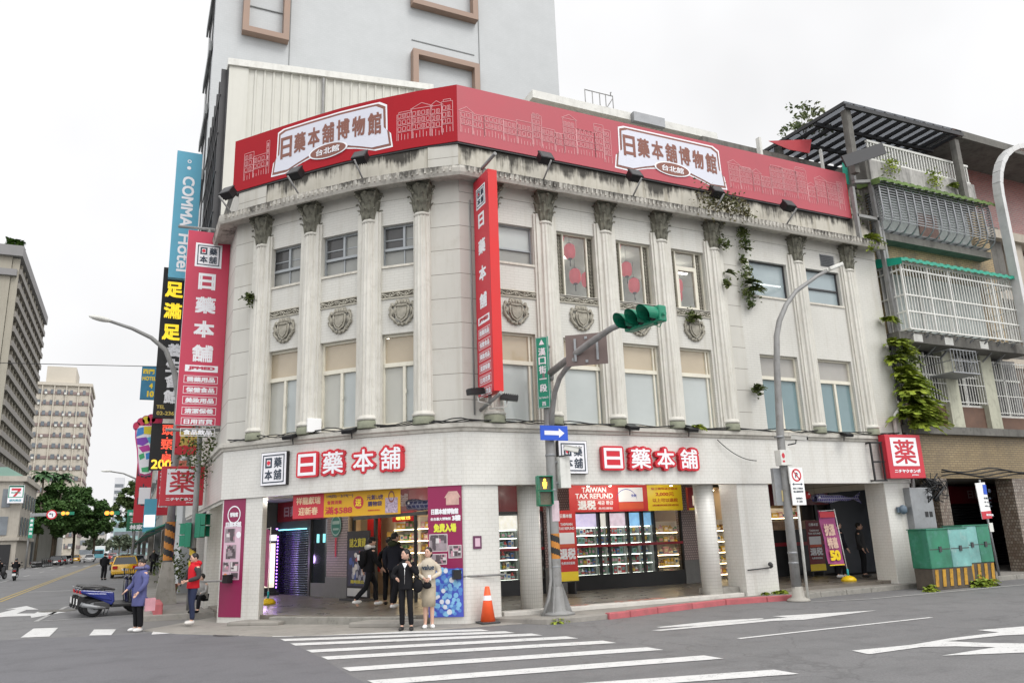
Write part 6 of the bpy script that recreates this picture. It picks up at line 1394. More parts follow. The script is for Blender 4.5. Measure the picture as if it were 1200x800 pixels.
p=MB(Matrix.Translation(-O)); p.tube([(-10.3,9.9,11),(-10.3,9.9,18.9)],.05,6); p.build('down_pipe',m_greypole,t)
p=MB(Matrix.Translation(-O)); p.box(-13.70,-13.665,10,17,11,18.5)
for k in range(7): p.box(-13.9,-13.70,10.2+k*.9,10.3+k*.9,9,18.6)
for k in range(6): p.box(-13.92,-13.88,10.1,16.5,10+k*1.5,10.08+k*1.5)
p.build('dark_side_grille',m_dark,t)
# things on the corner building's own roof seen over the banner
t=thing('rooftop_store','pale rooftop store with a slab roof showing over the right part of the banner','rooftop store',(-2,3.6,11.9)); wb('wall',m_corr,-4.6,3.5,3.8,9,11.9,15.6,t); wb('roof_edge',m_offwhite,-4.9,2.7,3.3,9.2,15.62,15.90,t); wb('lower_roof',m_concrete,2.71,6.2,3.4,9,15.0,15.32,t)
wb('window_box',m_steel,-1.1,.2,3.1,3.29,15.5,15.85,t)
t=thing('roof_rail','thin metal roof railing with a ladder hoop above the banner','railing',(-1.8,4,15.9)); p=MB()
for x in (-.65,-.35,-.05,.2,.5): p.tube([(x,0,0),(x,0,1.0)],.018,5)
for z in (.35,.98): p.tube([(-.65,0,z),(.5,0,z)],.018,5)
p.tube([(.05,0,.2),(.5,0,.9)],.018,5); p.tube([(.42,0,.98),(.42,0,1.12),(.46,0,1.12)],.02,5); p.build('rails',m_greypole,t)
t=thing('roof_awning','green corrugated roof awning behind the right end of the banner','awning',(6.4,5,16.3)); p=MB(); p.face([(-2.4,-.5,-.3),(2.0,-.5,.2),(2.0,3,.7),(-2.4,3,.1)]); p.face([(-2.4,-.5,-.36),(2.0,-.5,.14),(2.0,-.5,.2),(-2.4,-.5,-.3)]); p.build('sheet',M('green_plastic_sheet',(.20,.42,.30),.5,.15,2),t); p=MB()
for x in (-2.2,-.7,.8,1.9): p.bar((x,-.4,-4),(x,-.4,.0),.08,.08)
p.build('posts',m_steel,t)
t=thing('red_tarpaulin','red triangular tarpaulin hung at the right end of the roof','tarpaulin',(3.9,1,14.2)); p=MB(); p.face([(-1.1,0,.25),(.95,0,.72),(.75,.0,.15),(-.2,0,.1)]); p.face([(-1.1,.02,.25),(.95,.02,.72),(.75,.02,.15),(-.2,.02,.1)]); p.build('sheet',M('red_tarp',(.42,.05,.06),.6,.15,2),t)
t=thing('roof_parapet','stained brown roof wall behind the right end of the banner','wall',(4.2,1.4,11.9)); wb('wall',M('stained_roof_wall',(.16,.13,.10),.9,.3,2,dirt=.6,streak=.5),.6,5.8,1.6,1.9,11.9,14.05,t); wb('cap',m_darkconc,.4,5.9,1.5,2.0,14.05,14.4,t)
p=MB(Matrix.Translation(-Vector(t.location))); p.bar((2.55,1.2,12),(2.55,1.2,14.6),.16,.1); p.bar((5.2,1.0,11),(5.2,1.0,14.6),.08,.08); p.build('post',m_offwhite,t)
# ---- the brick flats on the right
m_ybrick=TILE('ochre_stretcher_tile',(.40,.30,.15),(.33,.235,.11),(.15,.115,.07),.24,.075,.012,dirt=.45,streak=.5,dcol=(.06,.05,.04),rough=.6,blot=.9,bcol=(.07,.06,.05))
m_ybrick2=TILE('clean_ochre_tile',(.30,.225,.115),(.24,.175,.085),(.12,.095,.06),.24,.075,.012,dirt=.3,streak=.35,dcol=(.09,.07,.05),rough=.5,blot=.5,bcol=(.12,.09,.06))
m_check=TILE('brown_mosaic_tile',(.34,.30,.25),(.16,.115,.085),(.09,.07,.055),.1,.1,.012,offset=.5,dirt=.3,streak=.1)
FL=thing('brick_flats','weathered ochre brick apartment building with window cages beside the corner building','building',(9,.3,0))
FO=Matrix.Translation(-Vector(FL.location))
def fb(name,m,x0,x1,y0,y1,z0,z1,parent=FL,bevel=0,skip=''):
    p=MB(FO); p.box(x0,x1,y0,y1,z0,z1,skip=skip); return p.build(name,m,parent,bevel=bevel)
fb('wall',m_ybrick2,5.95,14.5,.3,.6,3.15,4.55); fb('wall',m_ybrick,5.95,12.6,.3,.6,7.75,13.0)
fb('sill_band',m_darkconc,5.95,14.5,.05,.5,4.552,4.80); fb('eave',m_darkconc,5.95,12.6,-.35,.5,7.42,7.74); fb('recess_wall',M('dim_wall',(.12,.09,.075),.8,.2,2),5.95,14.5,.75,.85,4.8,7.42)
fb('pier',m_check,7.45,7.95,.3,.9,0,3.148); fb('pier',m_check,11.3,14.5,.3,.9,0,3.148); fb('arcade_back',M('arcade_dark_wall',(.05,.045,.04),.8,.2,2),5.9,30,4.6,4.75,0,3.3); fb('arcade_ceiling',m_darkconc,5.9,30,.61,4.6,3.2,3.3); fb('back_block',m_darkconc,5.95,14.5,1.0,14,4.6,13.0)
p=MB(FO); z=.15
while z<2.4: p.tube([(12.3,3.6,z),(18,3.6,z)],.045,6); z+=.1
p.build('roller_shutter',M('black_shutter',(.022,.023,.026),.4,.2,3,metal=.4),FL)
o=fb('shop_fascia',m_darkred,11.2,18,3.4,3.5,2.45,3.1); p=MB(FO); f=lambda x,y: FO@Vector((x,3.395,y)); text(p,'日藥本舖',14.2,2.8,1.7,.34,f,.03); p.T=None; p.build('lettering',M('dull_white_letters',(.35,.28,.28),.6,.1,3),FL)
# first-floor windows between pale piers
for x0,x1 in ((6.95,7.55),(8.75,9.35),(10.75,11.35)): fb('pale_pier',M('pale_green_pier',(.47,.47,.37),.75,.15,2,dirt=.45,streak=.4),x0,x1,.28,.74,4.802,7.418)
for x0,x1,z in ((6.0,6.95,5.6),(7.55,8.75,5.6),(9.35,10.75,5.6),(11.35,13.2,5.3)):
    fb('spandrel',M('brown_spandrel',(.15,.09,.065),.8,.25,3),x0+.003,x1-.003,.45,.7,4.803,z-.03)
    w_=fb('window',m_offwhite,x0+.003,x1-.003,.5,.56,z-.03,z+.05); p=MB(FO)
    p.face([(x0,.6,z+.05),(x1,.6,z+.05),(x1,.6,7.4),(x0,.6,7.4)]); p.build('pane',m_darkpane,w_,recalc=False)
    p=MB(FO); p.box(x0+.05,x0+(x1-x0)*.45,.64,.67,z+.05,7.2); p.build('curtain',M('brown_curtain',(.22,.12,.08),.8,.3,5),w_)
    p=MB(FO); p.box((x0+x1)/2-.03,(x0+x1)/2+.03,.52,.58,z+.05,7.4); p.box(x0,x1,.52,.58,6.6,6.66); p.build('frame',m_offwhite,w_)
    p=MB(FO); n=int((x1-x0)/.13); 
    for k in range(n+1): p.bar((x0+k*(x1-x0)/n,.30,z+.05),(x0+k*(x1-x0)/n,.30,7.25),.02,.02)
    for q in (z+.1,z+.7,7.2): p.bar((x0,.29,q),(x1,.29,q),.025,.025)
    p.build('bars',m_offwhite,w_)
for x in (6.6,8.1,9.9): fb('eave_block',m_offwhite,x,x+.42,-.37,-.34,7.45,7.70)
t=thing('window_cage','small metal window cage jutting from the first floor of the brick flats','window cage',(8.6,-.2,6.5)); p=MB()
for k in range(9): p.bar((-.6+k*.16,-.35,0),(-.6+k*.16,-.35,.75),.02,.02)
for z in (0,.38,.75): p.bar((-.6,-.35,z),(.7,-.35,z),.025,.025); p.bar((-.6,-.35,z),(-.6,.5,z),.025,.025); p.bar((.7,-.35,z),(.7,.5,z),.025,.025)
p.box(-.62,.72,-.37,.5,-.03,-.005); p.build('cage',m_steel,t)
def cage(name_label,x0,x1,yf,yb,z0,z1,nb,rails,mt,roof=None,curved=False,group=None,awn_h=.28):
    t=thing('balcony_cage',name_label,'balcony cage',((x0+x1)/2,yb,z0)); M0=Matrix.Translation(-Vector(t.location)); p=MB(M0)
    dx=(x1-x0)/nb
    if not curved:
        for k in range(nb+1): p.bar((x0+k*dx,yf,z0),(x0+k*dx,yf,z1),.026,.026)
        for z in rails: p.bar((x0,yf,z),(x1,yf,z),.05,.05); p.bar((x0,yf,z),(x0,yb,z),.05,.05); p.bar((x1,yf,z),(x1,yb,z),.05,.05)
        ns=6
        for k in range(1,ns+1):
            y=yf+(yb-yf)*k/ns
            for x in (x0,x1): p.bar((x,y,z0),(x,y,z1),.026,.026)
        for x in (x0,x0+(x1-x0)*.22,x0+(x1-x0)*.40,x0+(x1-x0)*.8,x1): p.bar((x,yf-.01,z0),(x,yf-.01,z1),.055,.055)
        p.build('bars',mt,t)
        p=MB(M0)
        for k in range(14): p.bar((x0+.2+k*(x1-x0-.4)/13,yf,z0-.02),(x0+.2+k*(x1-x0-.4)/13,yb,z0-.02),.03,.03)
        p.box(x0,x1,yf+.3,yb,z0-.005,z0+.01); p.build('floor',m_steel,t)
        p=MB(M0)
        for k in range(8): x=x0+.35+k*(x1-x0-.6)/7; p.bar((x,yf+.15,z0-.05),(x,yb+.1,z0-.65),.045,.045)
        p.build('brackets',m_steel,t)
    else:
        for k in range(nb+1):
            x=x0+k*dx; p.tube([(x,yf+.05,z1),(x,yf-.02,z1-.3),(x,yf-.04,z0+.45),(x,yf+.03,z0+.2),(x,yf+.22,z0+.04),(x,yb,z0)],.028,6)
        for k in range(15): z=z0+.28+k*(z1-z0-.3)/14; p.bar((x0,yf-.0,z),(x1,yf-.0,z),.022,.03); p.bar((x0,yf,z),(x0,yb,z),.022,.03); p.bar((x1,yf,z),(x1,yb,z),.022,.03)
        for k in range(7): y=yf+.25+k*(yb-yf-.25)/7; p.bar((x0,y,z0+.02),(x1,y,z0+.02),.022,.022)
        p.build('bars',mt,t)
    if roof:
        p=MB(M0); n=int((x1-x0)/.16)
        for k in range(n):
            a=x0-.12+k*(x1-x0+.24)/n; b=a+(x1-x0+.24)/n; zz=.03 if k%2 else 0
            p.face([(a,yf-.18,z1+.0+zz),(b,yf-.18,z1+.0+zz),(b,yb,z1+awn_h+zz),(a,yb,z1+awn_h+zz)]); p.face([(a,yf-.18,z1+zz-.11),(b,yf-.18,z1+zz-.11),(b,yf-.18,z1+zz),(a,yf-.18,z1+zz)])
        p.face([(x0-.12,yf-.18,z1),(x0-.12,yb,z1+awn_h),(x0-.12,yb,z1-.05),(x0-.12,yf-.18,z1-.22)])
        p.build('awning',roof,t)
    return t
t=cage('white barred balcony cage under a bright green awning',6.15,11.85,-.62,.3,7.75,10.08,40,[7.77,8.35,8.9,9.75,9.98],m_offwhite,M('bright_green_awning',(.01,.30,.20),.4,.15,3))
fb('balcony_window',M('pale_curtain_window',(.42,.46,.44),.4,.2,3),6.6,11.4,.24,.29,8.0,9.95); fb('balcony_door_frame',m_offwhite,8.0,8.08,.18,.235,8.0,9.75); fb('balcony_door_frame',m_offwhite,9.4,9.48,.18,.235,8.0,9.75)
t=cage('grey curved barred balcony cage below the stained concrete parapet',6.0,11.75,-.42,.3,11.3,12.95,14,[],m_steel,M('mossy_green_awning',(.13,.20,.06),.8,.4,3),curved=True,awn_h=.12)
fb('upper_window',M('pale_curtain_window',(.42,.46,.44),.4,.2,3),6.3,11.4,.22,.29,11.4,12.9); fb('upper_panel',M('pink_brown_panel',(.30,.20,.17),.7,.2,3),8.6,9.6,.18,.215,11.5,12.4); fb('cage_floor',m_darkconc,6.0,11.9,-.1,.3,11.0,11.25)
fb('parapet',m_darkconc if False else M('streaked_grey_parapet',(.40,.39,.37),.9,.2,1.5,bump=.2,dirt=.5,streak=.9,dcol=(.06,.06,.055)),6.1,11.6,-.15,.05,13.1,13.85); fb('parapet_floor',m_darkconc,6.1,11.6,.05,3,12.9,13.09); fb('left_wall',m_darkconc,5.95,6.1,-.1,3,12.6,14.0); fb('penthouse',M('dark_roof_room',(.09,.085,.075),.9,.3,2,dirt=.5),5.0,11.2,3.2,9,12.6,14.3)
t=thing('balustrade','off white roof balustrade of upright bars over the grey parapet','balustrade',(8.85,-.07,13.85)); p=MB()
for k in range(36): p.bar((-2.6+k*.148,0,0),(-2.6+k*.148,0,.72),.05,.05)
p.bar((-2.65,0,.74),(2.65,0,.74),.09,.08); p.bar((-2.65,0,.05),(2.65,0,.05),.07,.07); p.build('bars',m_offwhite,t)
t=thing('pergola','dark steel rooftop pergola with translucent sheets on top of the brick flats','pergola',(7.5,.5,13.1)); M0=Matrix.Translation(-Vector(t.location)); p=MB(M0)
c=[(4.75,-.6,15.42),(10.75,-.6,15.58),(10.3,2.6,15.25),(4.1,2.6,15.05)]
for k in range(13):
    a=Vector(c[0]).lerp(Vector(c[1]),k/12); b=Vector(c[3]).lerp(Vector(c[2]),k/12); p.bar(a,b,.07,.12)
for s in (0,.35,.7,1): p.bar(Vector(c[0]).lerp(Vector(c[3]),s)-Vector((0,0,.1)),Vector(c[1]).lerp(Vector(c[2]),s)-Vector((0,0,.1)),.09,.14)
p.build('beams',m_black,t); p=MB(M0)
for x,y in ((5.0,-.4),(10.5,-.4),(4.6,2.3),(10.1,2.3)): p.bar((x,y,13.0),(x,y,15.3),.22,.22)
p.build('posts',m_darkconc,t); p=MB(M0); p.face([(q[0],q[1],q[2]+.08) for q in c]); p.build('sheets',GLASS('roof_sheet',(.62,.65,.70),.6,(.2,.21,.24),.25),t)
p=MB(M0); p.bar((4.3,-.6,13.2),(6.2,-.7,14.0),.06,.4); p.build('side_awning',m_dark,t)
t=thing('roof_netting','teal netting behind the roof balustrade','netting',(6.6,.6,13.0)); p=MB(); p.face([(-1,0,.2),(.4,.1,.3),(.5,.1,.95),(-.9,0,1.0)]); p.face([(1.6,-.1,.3),(2.7,-.1,.3),(2.6,0,.8),(1.7,0,.75)]); p.build('net',M('teal_net',(.04,.36,.26),.7,.2,6),t)
t=thing('lattice_frame','tall pale metal pipe frame in the gap beside the brick flats','frame',(5.6,-.2,10.7)); p=MB()
for a,b in (((-.6,0,0),(-.6,0,1.9)),((-.5,0,2.1),(.5,0,2.3)),((.5,0,-3.5),(.32,0,2.3)),((-.2,.2,2.3),(-.2,.2,2.7)),((-.6,0,.9),(.4,0,.9)),((.75,.1,-4),(.6,.1,2))): p.bar(a,b,.13,.1)
p.build('pipes',m_greypole,t)
# ---- building with the arch frame
m_rbrick=TILE('red_brick_tile',(.36,.13,.11),(.26,.09,.08),(.28,.24,.22),.24,.09,.012,dirt=.2,streak=.15)
m_beige=M('beige_render',(.46,.41,.34),.8,.12,1.5,dirt=.3,streak=.35,dcol=(.16,.14,.11))
t=thing('arch_block','red brick building with beige slabs and a white arched frame at the right edge','building',(20,1.5,0)); 
wb('wall',m_rbrick,12.65,40,1.5,12,4.0,15.7,t); wb('dark_corner',m_darkconc,11.0,12.6,.65,8,4.0,14.4,t)
for z in (4.3,7.2,9.9,12.4): wb('slab',m_beige,12.64,40,.7,1.495,z,z+.35,t)
wb('roof_slab',m_darkconc,10.9,40,-.2,9,15.7,16.0,t); wb('lower_wall',m_check,14.6,40,.4,1.4,0,4.0,t)
for z in (4.7,7.6,10.3):
    for x in (13.6,16.2,18.8):
        f_=wb('window',m_offwhite,x,x+1.3,1.38,1.495,z+.3,z+1.9,t); wb('pane',m_teal,x+.07,x+1.23,1.34,1.375,z+.37,z+1.83,f_)
        wb('pier',m_beige,x+1.5,x+2.0,.9,1.49,z-.02,z+2.1,t)
t=thing('street_arch','large pale metal arch frame curving over the right edge of the picture','arch',(11.9,-.8,4)); p=MB(); c=Vector((2.6,0,9.2)); r=2.6
path=[(0,0,0),(0,0,4),(0,0,9.2)]+[(c.x-r*cos(a),0,c.z+1.15*r*sin(a)*.8) for a in [pi*k/16 for k in range(1,17)]]+[(5.2,0,4),(5.2,0,0)]
for a,b in zip(path[:-1],path[1:]): p.bar(a,b,.45,.16,up=(0,1,0)) if False else p.prism([(a[0],-.25,a[2]),(b[0],-.25,b[2]),(b[0],.25,b[2]),(a[0],.25,a[2])],(.0,0,0)) if False else None
for k in range(len(path)-1):
    a,b=Vector(path[k]),Vector(path[k+1]); d=(b-a).normalized(); n=Vector((d.z,0,-d.x))*.09
    q=[a-n+Vector((0,-.14,0)),a+n+Vector((0,-.14,0)),a+n+Vector((0,.16,0)),a-n+Vector((0,.16,0))]; s=[x_+(b-a) for x_ in q]
    for i in range(4): p.face([q[i],q[(i+1)%4],s[(i+1)%4],s[i]])
p.build('frame',m_chrome if False else M('pale_metal',(.58,.58,.57),.45,.1,2,metal=.3,dirt=.2),t)
p=MB(FO)
# ---------------------------------------------------------------- the side street on the left
def board(label,x0,x1,y,z0,z1,m,th=.25,cat='sign',name='shop_sign'):
    t=thing(name,label,cat,((x0+x1)/2,y,z0)); p=MB(); W=x1-x0; p.box(-W/2,W/2,0,th,0,z1-z0); p.build('board',m,t)
    return t,(lambda off: plane_fn((0,-.006-off,0),(1,0,0),(0,0,1))),W,z1-z0
t,f,W,Hh=board('tall pale blue hotel sign with white upright lettering behind the rose red sign',-15.1,-14.22,12.6,11.3,16.3,m_skyblue)
p=MB(); txt='COMMA Hotel'
me_f=f(0); rot=lambda fn: (lambda x,y: fn(y,-x))
text(p,'COMMA',0,0,2.0,.42,lambda x,y: me_f(.02+y,3.0-x),.03); text(p,'Hotel',0,0,1.45,.44,lambda x,y: me_f(.02+y,.98-x),.02); disc(p,me_f,0,4.35,.07); ringf(p,me_f,.0,4.62,.04,.07); p.build('lettering',m_signwhite,t)
t,f,W,Hh=board('tall black sign with yellow and white lettering left of the rose red sign',-15.2,-14.25,16,6.72,12.8,m_black)
p=MB(); vtext(p,'足滿足',-.04,Hh-.58,.66,.88,f(0),.05); p.build('lettering',EMIT('yellow_sign_letters',(1,.72,.03),.75),t); p=MB(); vtext(p,'養生會館',.12,Hh-3.12,.54,.62,f(0),.05); p.build('lettering',m_signwhite,t); p=MB(); text(p,'TEL',-.22,.42,.3,.14,f(0),.03); text(p,'02-2361',.0,.18,.7,.15,f(0),.03); p.build('lettering',M('dull_gold',(.55,.42,.10),.5,.1,3),t)
t,f,W,Hh=board('black neon sign with red upright lettering and a yellow price',-15.2,-14.12,16.5,4.78,6.58,m_black)
p=MB(); vtext(p,'頭',.04,Hh-.06,.40,.5,f(0),.015); vtext(p,'頸',.04,Hh-.62,.40,.5,f(0),.015); vtext(p,'肩',.04,Hh-1.16,.36,.5,f(0),.015); disc(p,f(0),.04,Hh-.56,.03); disc(p,f(0),.04,Hh-1.11,.03); p.build('lettering',EMIT('neon_red',(1,.10,.05),1.05),t); p=MB(); text(p,'200',-.10,.22,.72,.36,f(0),.025); p.build('lettering',EMIT('neon_yellow',(1,.60,.05),1.05),t)
# foot-shaped sign
t=thing('foot_sign','foot shaped sign in rainbow patches with a pink rim beside the neon sign','sign',(-15.35,17.0,4.6))
ft=[(-.15,.05),(.05,.0),(.28,.06),(.36,.3),(.33,.7),(.38,1.2),(.42,1.75),(.30,2.0),(-.30,2.0),(-.42,1.8),(-.40,1.5),(-.30,1.0),(-.24,.5)]
toes=[(-.36,1.93,.12),(-.22,2.08,.13),(-.05,2.17,.14),(.13,2.22,.15),(.33,2.18,.19)]
p=MB(); p.prism([(x*1.0,.03,z) for x,z in ft],(0,.22,0)); 
for x,z,r in toes: p.prism([(x+(r+.03)*cos(a),.03,z+(r+.03)*1.1*sin(a)) for a in [2*pi*k/14 for k in range(14)]],(0,.2,0))
p.build('rim',M('sign_pink',(.55,.05,.22),.4,.1,2),t); p=MB(); c=(.02,1.0); p.prism([(c[0]+(x-c[0])*.88,.0,c[1]+(z-c[1])*.94) for x,z in ft],(0,.028,0)); p.build('sole',m_signwhite,t)
cols=[('toe_red',(.60,.04,.10)),('patch_violet',(.22,.06,.45)),('patch_blue',(.05,.25,.62)),('patch_green',(.06,.40,.16)),('patch_yellow',(.70,.58,.03)),('patch_magenta',(.50,.05,.32)),('patch_cyan',(.10,.45,.62))]
pm=[M(a,b,.4,.1,3) for a,b in cols]
for k,(x,z,r) in enumerate(toes): p=MB(); disc(p,plane_fn((0,.02,0),(1,0,0),(0,0,1)),x,z,r,r*1.1,n=14); p.build('toe',pm[(0,0,4,0,0)[k]],t)
ffn=plane_fn((0,-.006,0),(1,0,0),(0,0,1))
for k,(pts,mi) in enumerate((([(-.36,1.5),(-.1,1.62),(-.12,1.9),(-.34,1.82)],2),([(-.1,1.62),(.15,1.6),(.15,1.92),(-.12,1.9)],4),([(.16,1.6),(.37,1.62),(.36,1.92),(.16,1.92)],3),([(-.34,1.44),(.0,1.5),(.1,1.3),(-.1,1.15),(-.3,1.2)],1),([(.02,1.48),(.34,1.55),(.33,1.2),(.12,1.26)],6),([(-.26,1.1),(.1,1.2),(.2,.98),(-.1,.9)],5),([(-.22,.8),(-.05,.88),(.0,.7),(-.16,.6)],3),([(.02,.86),(.3,.95),(.3,.7),(.05,.62)],2),([(-.1,.3),(.2,.36),(.18,.14),(-.06,.14)],3))): p=MB(); poly(p,ffn,pts); p.build('patch',pm[mi],t)
t,f,W,Hh=board('small blue hotel sign with yellow lettering high behind the black sign',-15.7,-15.0,24,8.8,10.4,M('hotel_blue',(.04,.20,.33),.5,.15,2))
p=MB(); text(p,'西門',-.05,1.34,.5,.24,f(0),.04); text(p,'HOTEL',-.0,1.0,.6,.2,f(0),.04); text(p,'10',.1,.25,.3,.3,f(0),.05); text(p,'4',.1,.65,.16,.26,f(0),.05); p.build('lettering',m_yellow,t)
t,f,W,Hh=board('dark red sign with a gold character partly hidden behind the grey pole',-14.58,-13.88,10.2,4.70,6.5,m_red,.18); p=MB(); text(p,'館',.05,.55,.6,.6,f(0),.04); text(p,'會',.05,1.25,.6,.6,f(0),.04); p.build('lettering',M('dull_gold',(.55,.42,.10),.5,.1,3),t)
t,f,W,Hh=board('narrow red sign with dark lettering in the side street, left of the white lightbox',-15.55,-14.75,32,3.3,6.6,m_red); p=MB(); vtext(p,'味',0,Hh-.2,.7,.75,f(0),.05); vtext(p,'小吃',0,Hh-1.2,.5,.7,f(0),.04); p.build('lettering',m_ink,t); p=MB(); rect(p,f(.01),-.2,.38,1.0,1.9); p.build('pale_field',m_signwhite,t)
t,f,W,Hh=board('pale blue and white lightbox sign low in the side street',-15.08,-14.5,28,2.7,4.35,m_skyblue); p=MB(); rect(p,f(.002),-.25,.25,.25,.85); p.build('lit_field',EMIT('white_lightbox',(.9,.95,1),1.0),t)
t,f,W,Hh=board('green sign with white lettering below the narrow red sign',-15.85,-14.8,36,2.95,3.85,M('deep_green_sign',(.02,.14,.07),.5,.1,2)); p=MB(); text(p,'玉山',0,.6,.7,.3,f(0),.04); text(p,'林家',.0,.22,.7,.3,f(0),.04); p.build('lettering',m_signwhite,t)
t,f,W,Hh=board('red sign with white lettering right of the white lightbox',-14.5,-13.8,30,3.6,6.0,m_red); p=MB(); vtext(p,'茶飲店',0,Hh-.1,.5,.7,f(0),.05); p.build('lettering',m_signwhite,t)
t,f,W,Hh=board('red lantern coloured sign below the dark red sign',-14.55,-14.05,13,4.1,4.8,M('salmon_sign',(.60,.18,.13),.5,.1,2)); 
# row of shophouses on the right-hand pavement
for i,(y0,y1,h,c) in enumerate(((22.6,31,9.6,(.30,.29,.27)),(31.1,42,12.5,(.36,.31,.26)),(42.1,58,10.5,(.26,.27,.27)),(58.1,80,14,(.40,.38,.34)),(80.1,118,12,(.30,.27,.24)),(118.2,170,17,(.38,.38,.37)))):
    t=thing('shophouse',['narrow grey shophouse behind the pole with the yellow band','tan shophouse behind the low signs of the side street','dark grey shophouse farther along the right pavement','pale shophouse behind the small right tree','brown shophouse beyond the right tree','farthest pale block on the right of the side street'][i],'building',(-9.5,(y0+y1)/2,0)); O=Matrix.Translation(-Vector(t.location)); m=M('shophouse_wall_%s'%'abcdef'[i],c,.8,.15,.8,dirt=.4,streak=.4)
    p=MB(O); p.box(-13.7,-5,y0,y1,3.4,h); p.box(-13.7,-13.2,y0,y0+.5,0,3.4); p.box(-13.7,-13.2,y1-.5,y1,0,3.4); p.box(-11,-10.8,y0,y1,0,3.4); p.build('wall',m,t)
    for z in [4.2+3.1*k for k in range(int((h-4)/3.1))]:
        n=max(2,int((y1-y0)/4))
        for k in range(n):
            a=y0+(k+.2)*(y1-y0)/n; b=a+.6*(y1-y0)/n; p=MB(O); p.box(-13.78,-13.71,a,b,z,z+1.6); w_=p.build('window',m_alu,t); p=MB(O); p.face([(-13.785,a+.1,z+.1),(-13.785,b-.1,z+.1),(-13.785,b-.1,z+1.5),(-13.785,a+.1,z+1.5)]); p.build('pane',m_darkpane,w_)
    p=MB(O); p.prism([(-13.7,y0+.6,3.1),(-15.0,y0+.6,2.6),(-15.0,y0+.6,2.66),(-13.7,y0+.6,3.16)],(0,y1-y0-1.2,0)); p.build('awning',[M('awning_teal',(.04,.25,.18),.6,.15,2),M('awning_grey',(.2,.2,.2),.6,.15,2)][i%2],t)
# buildings on the far left
def grid_tower(label,x0,x1,y0,y1,h,mw,build,name='apartment_tower'):
    t=thing(name,label,'building',((x0+x1)/2,(y0+y1)/2,0)); O=Matrix.Translation(-Vector(t.location)); p=MB(O); p.box(x0,x1,y0,y1,0,h); p.build('wall',mw,t); build(t,O); return t
m_twl=M('dull_beige_tower',(.34,.315,.26),.8,.08,.15,dirt=.15,streak=.15); m_twb=M('pale_beige_tower',(.52,.48,.41),.8,.08,.1); m_brownband=M('brown_tower_band',(.25,.19,.18),.7,.15,.3); m_far=M('far_window_glass',(.17,.19,.21),.2,.25,.6); m_tgrey=M('dark_balcony_metal',(.20,.185,.165),.6,.2,.5)
def bl(t,O):
    O=O@Matrix.Translation((-2.9,0,0))
    for k in range(15):
        z=13+k*2.45
        if z>48: break
        p=MB(O); p.box(-33.6,-32.3,130.3,174,z,z+.95); p.build('balcony',m_tgrey,t)
        p=MB(O)
        for q in range(12): p.box(-33.68,-33.62,131+q*3.6,133.4+q*3.6,z+1.0,z+2.2)
        p.build('window_row',m_far,t); 
    p=MB(O)
    for q in range(13): p.box(-33.62,-32.6,130.2+q*3.6,130.6+q*3.6,12,50)
    p.build('fins',m_twl,t); p=MB(O); p.box(-56,-32.2,129.2,175,50.2,52.0); p.box(-37.5,-32.8,129.4,160,46.8,47.9); p.build('roof_edge',M('grey_roof_edge',(.24,.235,.235),.8,.1,.3),t)
    p=MB(O); f=plane_fn(O@Vector((-37.0,129.97,0)),(1,0,0),(0,0,1)); p.T=None; vtext(p,'昇陽建設',0.3,44.6,1.5,2.0,f,.03); p.build('lettering',m_ink,t)
    p=MB(O); rr=random.Random(3)
    for k in range(160): c=Vector((rr.uniform(-35,-32.6),rr.uniform(130,133),52+rr.uniform(0,1.7))); a=rr.uniform(0,6.28); d=Vector((cos(a),sin(a),rr.uniform(-.5,.8)))*.35; e=Vector((-sin(a),cos(a),.3))*.25; p.face([c-d-e,c+d-e,c+d+e,c-d+e])
    p.build('roof_plants',LEAF('roof_plant_leaf',(.04,.10,.02),(.12,.20,.04)),t)
grid_tower('dull beige high rise with dark balconies on the far left edge',-58.9,-36.6,130,175,50.5,m_twl,bl)
def bb(t,O):
    for k in range(15):
        z=3+k*2.85
        p=MB(O); p.box(-42,-27.85,219.8,219.98,z,z+.75); p.box(-27.78,-27.6,220,240,z,z+.75); p.build('brown_band',m_brownband,t)
        p=MB(O); rr=random.Random(k)
        for q in range(9):
            if rr.random()<.8: x=-41.6+q*1.5; p.box(x,x+rr.uniform(.5,1.1),219.7,219.79,z+.05,z+1.2)
        p.build('window_row',m_far,t)
        p=MB(O)
        for q in range(9):
            if rr.random()<.3: x=-41.4+q*1.5; p.box(x,x+.55,219.3,219.69,z-.1,z+.45)
        if p.f: p.build('air_conditioners',m_offwhite,t)
    p=MB(O)
    for q in range(6): p.box(-42+q*2.8,-41.75+q*2.8,219.5,219.8,2,45.4)
    p.build('fins',m_twb,t); p=MB(O); p.box(-38.6,-31.7,221,235,46.0,50.6); p.box(-42.2,-27.4,219.4,240,45.2,46.0); p.build('roof_block',m_twb,t)
grid_tower('pale banded apartment tower with brown stripes beyond the palm tree',-42,-27.8,220,240,45.3,m_twb,bb)
m_stone=M('old_grey_stone',(.40,.37,.32),.85,.12,.5,dirt=.3,streak=.4,dcol=(.14,.12,.10))
